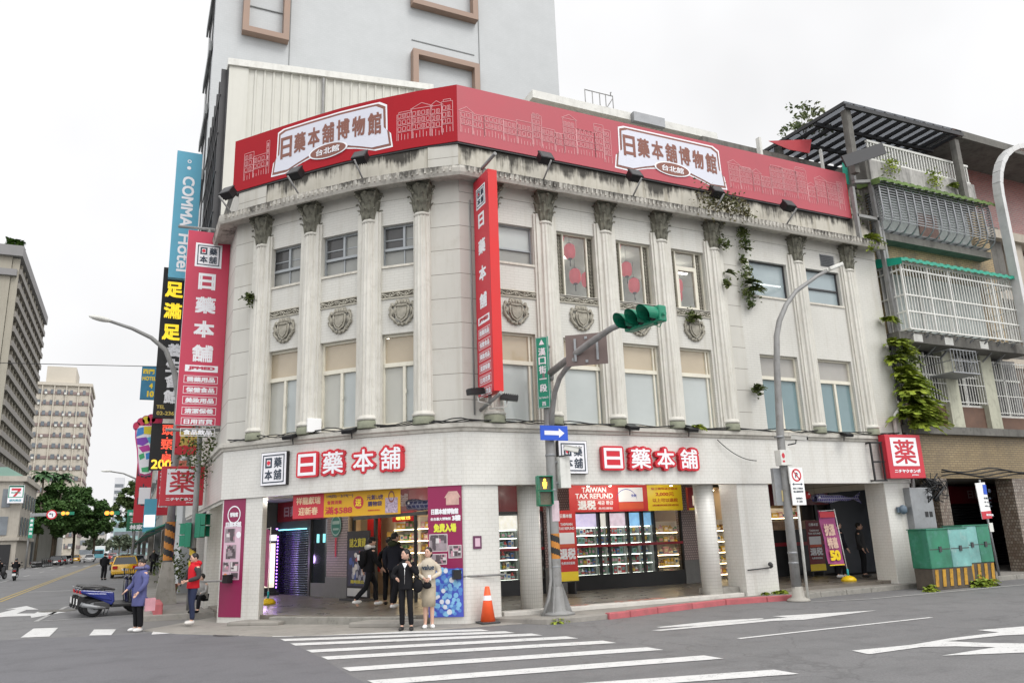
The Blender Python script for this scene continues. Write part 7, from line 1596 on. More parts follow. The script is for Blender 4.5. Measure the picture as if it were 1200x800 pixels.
def b7(t,O):
    O=O@Matrix.Translation((-2.0,0,0))
    for z in (4.4,8.0):
        for x in (-41,-38.5,-36,-33.7,-31.2,-29.2):
            p=MB(O); p.box(x,x+.95,107.9,107.98,z,z+2.4); p.build('window',m_far,t)
    for k in range(5): p=MB(O); p.box(-26.93,-26.85,109.5+k*3.4,110.8+k*3.4,4.4,6.8); p.box(-26.93,-26.85,109.5+k*3.4,110.8+k*3.4,8,10); p.build('window',m_far,t)
    p=MB(O); p.box(-44.3,-26.6,107.6,126.3,11.4,12.1); p.box(-44.2,-26.7,107.7,126.2,3.7,4.1); p.build('cornice',m_stone,t); p=MB(O); p.prism([(-44,108,12.1),(-27,108,12.1),(-29,108,13.3),(-43,108,13.3)],(0,18,0)); p.build('roof',M('green_roof',(.20,.32,.27),.7,.1,.5),t)
    for x in (-42,-38,-34,-30): p=MB(O); p.box(x,x+2.4,107.85,107.95,0,3.2); p.build('shop_opening',M('dark_opening',(.02,.02,.022),.5,.2,1),t)
grid_tower('old two storey grey stone corner building under the striped shop sign',-46,-29,108,126,12.0,m_stone,b7,'corner_shop_building')
def b2(t,O):
    p=MB(O); p.prism([(-33,146.9,8.3),(-27.6,146.9,8.3),(-27.6,146.9,8.5),(-33,146.9,11.2)],(0,26,0)); p.build('roof',M('grey_green_roof',(.30,.36,.34),.7,.1,.5),t); p=MB(O); p.box(-32,-30.6,146.85,146.98,0,4); p.build('door',m_far,t)
grid_tower('small pale building with a sloping roof next to the dark trees',-33,-27.8,147,172,8.4,M('pale_wall',(.52,.53,.51),.8,.08,.4,streak=.3),b2,'low_building')
t=thing('convenience_sign','small striped convenience store sign with a red numeral, far left','sign',(-29.6,107.2,8.5)); t.scale=(.72,1,.70); p=MB(); p.box(-1.25,1.25,-.2,.2,0,3.3); p.build('box',m_signwhite,t); f=plane_fn((0,-.21,0),(1,0,0),(0,0,1)); p=MB(); rect(p,f,-1.2,1.2,2.95,3.25); rframe(p,f,-1.2,1.2,1.0,3.2,.14); p.build('green_band',m_green,t); p=MB(); f=plane_fn((0,-.215,0),(1,0,0),(0,0,1)); poly(p,f,[(-.75,2.75),(.75,2.75),(.75,2.4),(-.05,1.2),(-.45,1.2),(.25,2.35),(-.75,2.35)]); p.build('numeral',m_red,t); p=MB(); f=plane_fn((0,-.222,0),(1,0,0),(0,0,1)); text(p,'ELEVEn',0,1.95,1.5,.26,f,.04); p.build('lettering',m_green,t); p=MB(); text(p,'便利商店',0,.5,1.9,.45,f,.03); p.build('lettering',M('sign_teal_letters',(.1,.35,.45),.5,.1,2),t)
for i,(x0,x1,y,z,c,lab) in enumerate(((-21,-6,330,15,(.28,.42,.42),'distant teal glass block closing the end of the side street'),(-24,-19.5,430,38,(.55,.56,.58),'distant white rounded tower at the end of the side street'),(-34,-23,300,12,(.42,.40,.37),'distant grey block behind the dark trees'))):
    t=thing('distant_block',lab,'building',((x0+x1)/2,y,0)); p=MB(); p.box(-(x1-x0)/2,(x1-x0)/2,0,20,0,z); p.build('wall',M('distant_wall_%s'%'abc'[i],c,.6,.1,.1),t); 
    for k in range(int(z/3.2)): p=MB(); p.box(-(x1-x0)/2+.3,(x1-x0)/2-.3,-.12,-.02,1.2+k*3.2,2.8+k*3.2); p.build('window_row',m_far,t)
# traffic signals far off on the left and at the right tree
def far_signal(label,x,y,z,L,hx,lit=1):
    t=thing('traffic_signal',label,'traffic light',(x,y,0)); p=MB(); p.tube([(0,0,0),(0,0,z+.2)],.12,8); p.tube([(0,0,z),(L,0,z+.1)],.08,8); p.build('pole',m_greypole,t); p=MB(); p.box(hx-.8,hx+.8,-.2,.1,z-.2,z+.2); p.build('housing',m_siggreen if lit<2 else m_dark,t); p=MB(); f=plane_fn((0,-.23,0),(1,0,0),(0,0,1))
    disc(p,f,hx-.5,z,.24); disc(p,f,hx,z,.2); p.build('lit_lens',EMIT('amber_lens',(1,.26,.03),2.2),t); return t
far_signal('far traffic signal glowing amber on an arm left of the trees',-27.5,106,7.0,4.6,4.2)
far_signal('far traffic signal glowing amber beside the right tree',-14.6,86,6.1,-3.2,-3.0)
t=thing('road_sign','far round red no left turn sign beside the left amber signal','sign',(-25.1,105.5,6.85)); f=plane_fn((0,0,0),(1,0,0),(0,0,1)); p=MB(); p.T=Matrix.Rotation(pi/2,4,'X'); p.lathe((0,0,0),[(.62,0),(.62,.05)],24); p.build('disc',m_brightred,t); p=MB(); f=plane_fn((0,-.06,0),(1,0,0),(0,0,1)); disc(p,f,0,0,.46); p.build('field',m_signwhite,t); p=MB(); f=plane_fn((0,-.07,0),(1,0,0),(0,0,1)); poly(p,f,[(.15,-.25),(.05,-.25),(.05,.05),(-.15,.05),(-.15,-.05),(-.32,.1),(-.15,.25),(-.15,.15),(.15,.15)]); p.build('arrow',m_ink,t); p=MB(); p.bar((-2.4,0.05,0),(-.6,.05,0),.1,.35); p.build('arm_plate',m_steel,t)
t=thing('street_sign','far green upright street name sign on the left corner','sign',(-27.3,105.6,3.9)); p=MB(); p.box(-.25,.25,-.04,.04,0,2.6); p.build('plate',m_green,t); p=MB(); vtext(p,'重慶南路',0,2.4,.35,.55,plane_fn((0,-.05,0),(1,0,0),(0,0,1)),.03); p.build('lettering',m_signwhite,t)
t=thing('street_sign','far small green road sign by the right tree','sign',(-15.3,85.6,5.3)); p=MB(); p.box(-.7,.7,-.04,.04,0,1.1); p.build('plate',m_green,t); p=MB(); text(p,'漢口街',0,.65,1.1,.35,plane_fn((0,-.05,0),(1,0,0),(0,0,1)),.03); p.build('lettering',m_signwhite,t)
t=thing('banner_flag','small pink banner leaning by the shop poles in the side street','banner',(-13.95,24,.13)); p=MB(); p.tube([(0,0,0),(.35,0,2.9)],.02,6); p.build('pole',m_white,t); p=MB(); p.face([(.05,0,.9),(.5,0,.9),(.72,0,2.7),(.3,0,2.7)]); p.build('cloth',M('banner_pink',(.55,.12,.14),.6,.2,3),t)
# ---------------------------------------------------------------- trees and plants
def leaf_quad(p,c,s,rr):
    a=rr.uniform(0,2*pi); b=rr.uniform(-.9,.9); d=Vector((cos(a)*cos(b),sin(a)*cos(b),sin(b))); e=d.cross(Vector((rr.uniform(-1,1),rr.uniform(-1,1),rr.uniform(-1,1)))).normalized()
    p.face([c-d*s,c-e*s*.55,c+d*s,c+e*s*.55])
def tree(label,loc,h,clumps,n,leaf,mleaf,seed,trunk_r=.3,name="tree"):
    lift=loc[2]; loc=(loc[0],loc[1],.1 if lift<5 else lift); lift=lift-.1 if lift<5 else 0; clumps=[(a,b,c+lift,r) for a,b,c,r in clumps]; h=h+lift
    rr=random.Random(seed); t=thing(name,label,'tree',loc); p=MB()
    zc=sum(c[2] for c in clumps)/len(clumps)
    p.tube([(0,0,0),(.1,.05,h*.2),(.05,.0,h*.42)],[trunk_r,trunk_r*.8,trunk_r*.65],10)
    for cx,cy,cz,r in clumps: p.tube([(.05,0,h*.36),(cx*.4,cy*.4,(h*.4+cz)/2),(cx,cy,cz)],[trunk_r*.5,trunk_r*.3,trunk_r*.08],6)
    p.build('trunk',M('tree_bark',(.11,.085,.06),.9,.3,3,bump=.4),t); p=MB(); tot=sum(c[3]**2 for c in clumps)
    for cx,cy,cz,r in clumps:
        sub=[(Vector((rr.gauss(0,1),rr.gauss(0,1),rr.gauss(0,.8))).normalized()*r*rr.uniform(.45,1.0),r*rr.uniform(.18,.36)) for _ in range(int(14))]
        k=int(n*r*r/tot)
        for q in range(k):
            o,sr=rr.choice(sub); v=Vector((rr.gauss(0,1),rr.gauss(0,1),rr.gauss(0,.75)))
            v=v.normalized()*sr*rr.uniform(.3,1.1)
            c=Vector((cx,cy,cz))+Vector((o.x,o.y,o.z*.75))+v; leaf_quad(p,c,leaf*rr.uniform(.6,1.3),rr)
    p.build('crown',mleaf,t,recalc=False); return t
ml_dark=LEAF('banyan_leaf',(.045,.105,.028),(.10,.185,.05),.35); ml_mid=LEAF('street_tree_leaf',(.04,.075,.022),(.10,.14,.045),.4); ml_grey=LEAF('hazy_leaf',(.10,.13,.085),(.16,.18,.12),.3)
tree('big dark spreading tree before the banded tower, left one',(-27.4,143,2.2),11,[(-2.2,0,7.6,2.7),(0,1,9.2,2.9),(2.2,-.5,7.4,2.8),(.5,-1.5,5.6,2.7),(-1.5,-1,4.6,2.3),(3.0,.5,5.0,2.4),(1.4,0,3.8,2.0)],13000,.30,ml_dark,1)
tree('big dark spreading tree leaning over the road, right one',(-24.6,149,2.0),11.5,[(-2,0,8.8,2.9),(.4,.5,10.2,2.9),(2.4,-.5,8.0,2.8),(1.0,-1.2,6.0,2.7),(3.6,.0,5.2,2.4),(-1.5,-1,5.4,2.4),(1.5,0,4.0,2.2),(4.4,0,7.0,1.8)],14000,.30,ml_dark,2)
tree('dark tree behind the two big ones, near the distant traffic',(-22.0,170,1.2),9.5,[(-1.5,0,7.2,2.4),(.9,.5,7.8,2.2),(2.3,0,5.6,2.0),(0,-1,5.4,2.2)],5000,.32,ml_dark,3)
tree('slim green tree over the right pavement of the side street',(-15.2,92,.1),10.5,[(-.9,0,8.2,1.5),(.3,.4,9.3,1.5),(-1.6,-.3,6.6,1.3),(.6,-.2,6.9,1.4),(-.6,0,5.2,1.1)],5200,.22,ml_mid,4,.2)
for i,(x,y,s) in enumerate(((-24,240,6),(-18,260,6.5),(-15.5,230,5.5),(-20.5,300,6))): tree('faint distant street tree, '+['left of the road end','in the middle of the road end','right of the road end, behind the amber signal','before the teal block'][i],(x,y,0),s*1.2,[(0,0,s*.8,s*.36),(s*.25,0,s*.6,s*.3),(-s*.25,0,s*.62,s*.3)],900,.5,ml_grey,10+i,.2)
def palm(label,loc,h,seed):
    rr=random.Random(seed); t=thing('palm_tree',label,'tree',loc); p=MB(); p.tube([(0,0,0),(.1,0,h*.5),(0,0,h)],[.24,.18,.15],10); p.build('trunk',M('palm_bark',(.20,.17,.13),.9,.2,4),t); p=MB()
    for k in range(22):
        a=2*pi*k/22+rr.uniform(-.1,.1); L=rr.uniform(2.6,3.4); up=rr.uniform(-.1,1.25); prev=None
        for q in range(9):
            s=q/8; c=Vector((cos(a)*L*s*(1-.15*s),sin(a)*L*s*(1-.15*s),h+L*s*up*.6-1.5*s*s*L*.42)); side=Vector((-sin(a),cos(a),0))
            if prev is not None:
                w_=.55*sin(pi*min(1,s+.08))+.05
                for sg in (-1,1): p.face([prev,c,c+side*sg*w_-Vector((0,0,.28*w_)),prev+side*sg*w_*.9-Vector((0,0,.28*w_))+Vector((cos(a),sin(a),0))*.1])
            prev=c
    p.build('fronds',LEAF('palm_leaf',(.07,.16,.07),(.14,.25,.11),.6),t,recalc=False)
palm('palm tree with arching fronds in front of the banded tower, left one',(-29.8,143,.1),15.2,1); palm('palm tree with arching fronds in front of the banded tower, right one',(-27.2,146,.1),15.0,2)
tree('thin roof shrub against the sky near the pergola',(8.6,4.6,16.3),3.4,[(0,0,2.2,.75),(.7,0,2.7,.6),(-.6,.2,1.7,.55),(1.1,0,1.8,.5)],420,.10,LEAF('sparse_leaf',(.10,.13,.05),(.18,.20,.09),1),21,.05,'shrub')
m_fern=LEAF('fern_leaf',(.15,.22,.025),(.34,.40,.05),2.5); m_weed=LEAF('weed_leaf',(.05,.085,.02),(.13,.15,.045),3); m_deadweed=LEAF('dry_weed',(.16,.13,.07),(.10,.12,.04),3)
def fern(p,c,n,L,rr,out=Vector((0,-1,0)),droop=.6):
    for k in range(n):
        a=rr.uniform(-1.5,1.5); d=(out*cos(a)+Vector((sin(a),0,0))*1.0+Vector((0,0,rr.uniform(.1,1.2)))).normalized(); l=L*rr.uniform(.55,1.1); prev=Vector(c); side=d.cross(Vector((0,0,1))).normalized()
        for q in range(1,7):
            s=q/6; cur=Vector(c)+d*l*s-Vector((0,0,droop*l*s*s)); w_=l*.17*sin(pi*min(1,s*.95+.05))+.004
            for sg in (-1,1): p.face([prev,cur,cur+side*sg*w_+d*.03,prev+side*sg*w_*.8+d*.02])
            prev=cur
def weed(label,pts,kind='fern',group='weeds growing on the facade'):
    rr=random.Random(hash(label)%1000 if False else len(label)*7+int(abs(pts[0][0])*10)); t=thing('wall_plant',label,'plant',tuple(pts[0][:3]),0,group); p=MB(Matrix.Translation(-Vector(pts[0][:3])))
    for x,y,z,s,k in pts:
        c=(x,y,z)
        if k=='f': fern(p,c,int(16+s*34),s*1.15,rr)
        else:
            for q in range(int(60+s*260)): 
                v=Vector((rr.gauss(0,.42),-abs(rr.gauss(0,.26)),rr.gauss(0,.42)))*s; leaf_quad(p,Vector(c)+v,.035+.03*rr.random(),rr)
    p.build('leaves',m_fern if kind=='fern' else m_weed if kind=='weed' else m_deadweed,t,recalc=False)
weed('tall spray of yellow green ferns between the white wall and the brick flats',[(6.0,-.15,5.0,1.0,'f'),(6.3,-.1,5.5,.9,'f'),(6.1,-.1,6.1,.8,'f'),(6.5,-.15,4.8,.9,'f'),(5.8,-.1,6.8,.6,'f'),(5.85,-.1,7.3,.7,'f'),(6.6,-.12,5.3,.9,'f'),(6.2,-.15,5.8,.9,'f'),(6.75,-.12,4.9,.8,'f'),(6.0,-.12,6.4,.7,'f'),(6.2,-.1,7.0,.6,'f'),(5.75,-.1,8.1,.45,'f'),(6.4,-.1,5.9,.7,'f')])
weed('dark leafy shrub in the middle of the fern spray',[(6.05,-.25,6.9,.55,'w'),(6.4,-.25,6.8,.4,'w')],'weed')
weed('mixed weeds on the cornice under the right name panel',[(-1.4,-.35,10.95,.55,'w'),(-.9,-.4,11.0,.6,'w'),(-.4,-.35,10.95,.5,'w'),(-1.0,-.3,11.2,.4,'f'),(0.0,-.35,10.85,.4,'w')],'dry')
weed('hanging creeper in two tufts below the cornice, right of the fourth column',[(.12,-.1,10.35,.22,'w'),(.1,-.12,10.0,.30,'w'),(.16,-.12,9.8,.2,'f')],'weed')
weed('large fern tuft hanging beside the upper right window',[(.10,-.1,9.0,.3,'w'),(.18,-.1,8.75,.36,'f'),(.1,-.1,8.45,.35,'w'),(.3,-.1,8.55,.4,'f'),(.1,-.1,8.1,.15,'w')],'weed')
weed('small dark tuft in the pier joint between the two upper right tufts',[(.0,-.1,9.45,.16,'w')],'weed')
weed('small fern tuft on the pier left of the right lamp pole',[(-.02,-.1,5.62,.3,'f'),(0,-.1,5.6,.2,'w')],'weed')
weed('little weed on the upper part of the fourth column',[(-.82,-.25,8.6,.15,'w'),(-.6,-.1,9.0,.22,'f'),(-.75,-.2,9.85,.28,'w')],'weed')
weed('fern tuft on the left pier of the rounded front',[(-13.2,4.25,8.2,.3,'f'),(-13.2,4.25,8.2,.2,'w')],'weed')
weed('weed on the rightmost shield relief',[(-2.1,-.1,7.55,.22,'w'),(-1.95,-.1,7.5,.22,'f')],'weed')
weed('green weed at the right end of the cornice',[(5.1,-.45,10.7,.4,'f'),(5.15,-.4,10.5,.25,'w')])
weed('weeds at the foot of the square pillar',[(-.5,-.05,.12,.16,'f'),(.05,-.08,.12,.25,'f'),(-.15,-.05,.12,.16,'f')]); weed('grass tuft at the foot of the signal pole plinth',[(-7.35,-1.12,.02,.28,'f'),(-7.2,-1.15,.02,.22,'f')]); weed('weeds around the foot of the green cabinets',[(3.95,-1.5,.05,.35,'f'),(6.0,-1.5,.05,.4,'f'),(6.5,-1.45,.05,.4,'f'),(6.2,-1.45,.05,.3,'w')])
weed('grass tuft on the ledge by the fourth column base',[(-2.35,-.2,4.45,.25,'f')]); weed('weeds in the gap above the lattice frame',[(5.4,.2,12.3,.5,'w'),(5.3,.2,11.6,.4,'w')],'weed'); weed('potted greenery along the roof balustrade',[(7.0,-.2,13.7,.5,'w'),(9.2,-.2,13.6,.45,'w'),(10.2,-.2,13.5,.3,'f')])
weed('dark ivy mass behind the rose red sign',[(-13.9,7.5,4.6,.8,'w'),(-13.85,8.2,5.2,.8,'w'),(-13.9,8.6,4.4,.9,'w'),(-13.9,9.4,3.9,.7,'w'),(-13.9,7.2,5.8,.5,'f')],'weed')
t=thing('potted_plant','leafy potted plant on the side street pavement behind the red jacket man','plant',(-14.1,17,.13)); p=MB(); p.lathe((0,0,0),[(.2,0),(.27,.4)],14); p.build('pot',M('clay_pot',(.30,.13,.08),.8,.2,3),t); p=MB(); rr=random.Random(4)
for q in range(500): leaf_quad(p,Vector((rr.gauss(0,.33),rr.gauss(0,.33),1.0+rr.gauss(0,.35))),.07,rr)
p.build('leaves',m_weed,t,recalc=False)
# ---------------------------------------------------------------- people
def skin_mesh(V, E, Rr, root=0, sub=1):
    me=bpy.data.meshes.new('skin_tmp'); me.from_pydata([tuple(v) for v in V],E,[]); o=bpy.data.objects.new('skin_tmp',me); COL.objects.link(o)
    m=o.modifiers.new('skin','SKIN'); m.use_smooth_shade=True; m.branch_smoothing=.4
    sv=me.skin_vertices[0].data
    for i,r in enumerate(Rr): sv[i].radius=r if isinstance(r,tuple) else (r,r)
    for i in range(len(V)): sv[i].use_root=(i==root)
    if sub: s=o.modifiers.new('sub','SUBSURF'); s.levels=sub; s.render_levels=sub
    dg=bpy.context.evaluated_depsgraph_get(); dg.update(); res=bpy.data.meshes.new_from_object(o.evaluated_get(dg)); bpy.data.objects.remove(o); bpy.data.meshes.remove(me)
    for p in res.polygons: p.use_smooth=True
    return res
def put(name, me, mat, parent):
    me.name=name; me.materials.clear(); me.materials.append(mat); o=bpy.data.objects.new(name,me); COL.objects.link(o); o.parent=parent; return o
def loft(mb, secs, n=18, cap=True):
    """secs: (cx,cy,z,rx,ry)"""
    old=mb.smooth; mb.smooth=True; rings=[[mb.P((cx+rx*cos(2*pi*j/n),cy+ry*sin(2*pi*j/n),z)) for j in range(n)] for cx,cy,z,rx,ry in secs]
    for a,b in zip(rings[:-1],rings[1:]):
        for j in range(n): mb.F((a[j],a[(j+1)%n],b[(j+1)%n],b[j]))
    mb.smooth=old
    if cap: mb.F(rings[0][::-1]); mb.F(rings[-1])
class Pose:
    def __init__(s, **k):
        s.lean=(0,0); s.hl=(.09,0,.93); s.hr=(-.09,0,.93)
        s.L=dict(el=(.27,.03,1.14),wr=(.26,-.08,.90)); s.R=dict(el=(-.27,.03,1.14),wr=(-.26,-.08,.90))
        s.LL=dict(kn=(.10,-.02,.50),an=(.10,.02,.09),toe=(.12,-.17,.03)); s.RL=dict(kn=(-.10,-.02,.50),an=(-.10,.02,.09),toe=(-.12,-.17,.03))
        s.head=0.0; s.nod=0.0; s.dz=0.0; s.chest=(0,0.01,1.25); s.neck=(0,.015,1.46); s.pelvis=(0,0,.95)
        for a,b in k.items(): setattr(s,a,b)
m_trousers={}
def cloth(name,c,v=.18): return M('cloth_'+name,c,.85,v,5,bump=.2,spec=.15)
def person(label, loc, rz, H, pose, jacket, legs, shoes=(.75,.75,.74), hairstyle='short', hair=(.012,.010,.009), skirt=None, coat=None, hood=None, group=None, slim=1.0, bag=None, detail=True, sleeve=None, cap=None):
    t=thing('person',label,'person',loc,rz,group); s=H/1.70; S=lambda p: Vector(p)*s
    P=pose; sh=.175*slim
    chest=Vector(P.chest); neck=Vector(P.neck); pel=Vector(P.pelvis); shL=chest+Vector((sh,0,.155)); shR=chest+Vector((-sh,0,.155)); hd=neck+Vector((0,-.02,.135))
    V=[pel,chest,neck,neck+Vector((0,-.005,.05)),hd]; E=[(0,1),(1,2),(2,3),(3,4)]; Rr=[(.13*slim,.10),(.145*slim,.10),.055,.050,.085]
    def add(p,par,r): V.append(Vector(p)); E.append((par,len(V)-1)); Rr.append(r); return len(V)-1
    J={}
    for nm,shp,arm in (('L',shL,P.L),('R',shR,P.R)):
        a=add(shp-Vector((0,0,.02)),1,.046*slim); e=add(arm['el'],a,.040); w=add(arm['wr'],e,.030); J[nm]=(shp,Vector(arm['el']),Vector(arm['wr']))
        if detail:
            d=(Vector(arm['wr'])-Vector(arm['el'])).normalized(); sd=d.cross(Vector((0,1,0.3))).normalized(); pl=add(Vector(arm['wr'])+d*.055,w,(.034,.020))
            for q,(o,l) in enumerate(((-.026,.060),(-.009,.072),(.009,.068),(.025,.054))):
                k=add(Vector(arm['wr'])+d*(.085+l*.3)+sd*o,pl,.0095); add(Vector(arm['wr'])+d*(.085+l)+sd*o*1.05+Vector((0,-.012,-.006)),k,.008)
            k=add(Vector(arm['wr'])+d*.06-sd*.036+Vector((0,-.012,0)),pl,.011); add(Vector(arm['wr'])+d*.095-sd*.046+Vector((0,-.018,0)),k,.009)
    for nm,hp,lg in (('l',P.hl,P.LL),('r',P.hr,P.RL)):
        a=add(hp,0,.085*slim); k=add(lg['kn'],a,.058); c=add(Vector(lg['kn']).lerp(Vector(lg['an']),.35)+Vector((0,.012,0)),k,.056); n_=add(lg['an'],c,.036); add(lg['toe'],n_,(.035,.028))
    put('body',skin_mesh([S(v) for v in V],E,[tuple(x*s for x in r) if isinstance(r,tuple) else r*s for r in Rr],0,1),m_skin,t)
    # head details, turned on the neck
    Hm=Matrix.Translation(S(hd))@Matrix.Rotation(P.head,4,'Z')@Matrix.Rotation(P.nod,4,'X')@Matrix.Scale(s,4)
    p=MB(Hm); p.ball((0,-.008,.0),(.076,.094,.112),14,10)
    p.ball((0,-.103,-.005),(.012,.018,.022),8,6); p.ball((0,-.085,-.062),(.03,.02,.022),8,6)
    for sx in (-1,1): p.ball((sx*.077,.005,-.005),(.012,.022,.03),8,6)
    p.build('head',m_skin,t)
    p=MB(Hm)
    for sx in (-1,1): p.ball((sx*.030,-.092,.012),(.012,.006,.007),8,6)
    p.build('eyes',m_black,t); p=MB(Hm)
    for sx in (-1,1): p.box(sx*.03-.018,sx*.03+.018,-.101,-.09,.032,.039)
    p.build('brows',m_hair,t)
    p=MB(Hm); p.ball((0,-.096,-.048),(.022,.008,.007),8,6); p.build('mouth',M('lips',(.36,.12,.10),.5,.1,5),t)
    hm=M('hair_%d'%int(hair[0]*1000),hair,.45,.3,20); p=MB(Hm)
    if hairstyle!='hoodup':
        p.ball((0,.014,.032),(.086,.096,.098),16,10)
        if hairstyle=='ponytail': p.ball((0,.105,.0),(.035,.04,.05),8,6); p.tube([(0,.12,.0),(0,.14,-.07),(0,.125,-.15)],[.03,.03,.012],8); 
        if hairstyle=='bob': p.ball((0,.03,-.035),(.088,.082,.085),14,8)
        if hairstyle=='long': p.ball((0,.045,-.07),(.085,.065,.15),14,8)
        if hairstyle=='fringe':
            for k in range(7): p.ball((-.06+k*.02,-.075+abs(k-3)*.006,.062),(.018,.022,.028),6,5)
    p.build('hair',hm,t)
    if cap: p=MB(Hm); p.ball((0,.0,.05),(.092,.102,.085),14,8); p.prism([(-.07,-.08,.06),(.07,-.08,.06),(.05,-.17,.05),(-.05,-.17,.05)],(0,0,.012)); p.build('cap',cap,t)
    # trousers or skirt, shoes
    if legs is not None:
        V2=[pel]; E2=[]; R2=[(.145*slim,.115)]
        for hp,lg in ((P.hl,P.LL),(P.hr,P.RL)):
            b=len(V2); V2+=[Vector(hp),Vector(hp).lerp(Vector(lg['kn']),.5),Vector(lg['kn']),Vector(lg['kn']).lerp(Vector(lg['an']),.45)+Vector((0,.01,0)),Vector(lg['an'])+(Vector(lg['kn'])-Vector(lg['an'])).normalized()*.0]; E2+=[(0,b),(b,b+1),(b+1,b+2),(b+2,b+3),(b+3,b+4)]; R2+=[.103*slim,.090*slim,.073*slim,.068*slim,.064*slim]
        V2.append(pel+Vector((0,0,.1))); E2.append((0,len(V2)-1)); R2.append((.13*slim,.10))
        put('trousers',skin_mesh([S(v) for v in V2],E2,[tuple(x*s for x in r) if isinstance(r,tuple) else r*s for r in R2],0,1),legs,t)
    for lg in (P.LL,P.RL):
        a,b=Vector(lg['an']),Vector(lg['toe']); d=(b-a); d.z=0
        if d.length<1e-3: d=Vector((0,-1,0))
        d.normalize(); rot=Matrix(((d.y,-d.x,0),(-d.x,-d.y,0),(0,0,1))).to_3x3() if False else Matrix.Rotation(math.atan2(d.y,d.x)+pi/2,3,'Z')
        c=Vector((a.x,a.y,max(.0,a.z-.09)))+d*.065; p=MB()
        tilt=0
        p.ball(S(c+Vector((0,0,.045))),[x*s for x in (.05,.135,.05)],12,8,rot); p.box(0,0,0,0,0,0) if False else None
        p.build('shoe',M('shoe_%d_%d'%(int(shoes[0]*100),int(shoes[2]*100)),shoes,.5,.1,6),t)
    if skirt: p=MB(Matrix.Scale(s,4)); loft(p,[(0,0,skirt[1],.150,.12),(0,0,skirt[1]+.2,.158,.125),(0,0,.86,.168,.13),(0,.0,1.0,.14,.11)]); p.build('skirt',skirt[0],t)
    # jacket with sleeves
    if jacket is not None:
        low=coat if coat else .86
        p=MB(Matrix.Scale(s,4)); cx,cy=chest.x,chest.y; px,py=pel.x,pel.y; kf=1.0*slim
        flare=.20 if coat else .165
        secs=[(px,py,low,flare*kf,.145),(px*.9,py*.9,low+.02,(flare+.005)*kf,.15),(px,py,(low+1.0)/2 if coat else .97,(.19 if coat else .17)*kf,.14),((px+cx)/2,(py+cy)/2,1.10,.165*kf,.132),(cx,cy,1.25,.185*kf,.138),(cx,cy,1.36,.192*kf,.128),(cx,cy,1.425,.155*kf,.108),(cx,cy,1.45,.11*kf,.09),(neck.x,neck.y,neck.z+.015,.075,.075),(neck.x,neck.y,neck.z+.035,.07,.07)]
        loft(p,secs,20); jk=p.build('jacket',jacket,t)
        for nm in ('L','R'):
            a,e,w_=J[nm]; sg=1 if nm=='L' else -1
            VV=[Vector((cx+sg*.09*slim,cy,1.365)),a+Vector((sg*.012,0,-.03)),a.lerp(e,.5),e,e.lerp(w_,.5),w_]; put('sleeve',skin_mesh([S(v) for v in VV],[(i,i+1) for i in range(5)],[x*s for x in (.092,.092*slim,.070*slim,.062*slim,.056*slim,.046)],1,1),sleeve or jacket,t)
        if hood:
            p=MB(Matrix.Scale(s,4)); c=neck
            p.ball((c.x,c.y+.085,c.z+.0),(.13,.085,.075),14,8); p.tube([(c.x+.105*cos(q),c.y-.01+.10*sin(q),c.z+.01) for q in [pi*k/10*1.3-.15*pi for k in range(11)]],.035,8); p.build('hood',hood,t)
    if bag:
        for fn in bag: fn(t,s)
    return t
blk=cloth('black',(.012,.012,.014)); navyk=cloth('near_black',(.016,.017,.024)); jean=cloth('dark_denim',(.028,.035,.07)); cream=cloth('cream_knit',(.52,.46,.37)); beige=cloth('beige_skirt',(.44,.38,.29)); parka=cloth('violet_parka',(.10,.108,.245),.15); redj=cloth('red_jacket',(.56,.02,.03),.12); greysl=cloth('charcoal_sleeve',(.05,.05,.052)); green=cloth('olive_hood',(.035,.042,.022)); whitehd=cloth('white_hood',(.62,.62,.62)); olive=cloth('dark_green_apron',(.03,.06,.03)); grey=cloth('grey_fleece',(.30,.29,.28),.4)
STAND=Pose()
# woman with her hand at her mouth
def shoulder_bag(t,s):
    p=MB(Matrix.Scale(s,4)); p.ball((.27,-.02,.93),(.12,.06,.15),12,8); p.build('bag',blk,t); p=MB(Matrix.Scale(s,4)); p.tube([(.16,-.03,1.44),(.27,-.10,1.25),(.30,-.04,1.05)],.012,6); p.tube([(.16,.03,1.44),(.27,.10,1.25),(.26,.02,1.05)],.012,6); p.build('bag_strap',blk,t)
def zipline(t,s):
    p=MB(Matrix.Scale(s,4)); p.tube([(.0,-.142,1.33),(.0,-.150,1.18),(.0,-.158,.98)],.007,5); p.build('zip',m_chrome,t); p=MB(Matrix.Scale(s,4)); p.prism([(-.06,-.10,1.42),(0,-.145,1.30),(.06,-.10,1.42)],(0,.02,0)); p.build('collar',m_signwhite,t)
person('woman in a black jacket and trousers holding her hand to her mouth at the crossing',(-10.35,-.18,.0),radians(-28),1.62,Pose(L=dict(el=(.27,-.06,1.17),wr=(.13,-.16,1.36)),R=dict(el=(-.29,.0,1.15),wr=(-.16,-.22,1.10)),head=radians(-45),RL=dict(kn=(-.085,-.01,.5),an=(-.085,.02,.09),toe=(-.11,-.16,.03)),LL=dict(kn=(.10,-.03,.5),an=(.115,.02,.09),toe=(.15,-.16,.03))),blk,blk,(.02,.02,.02),'ponytail',bag=[shoulder_bag,zipline],slim=.95)
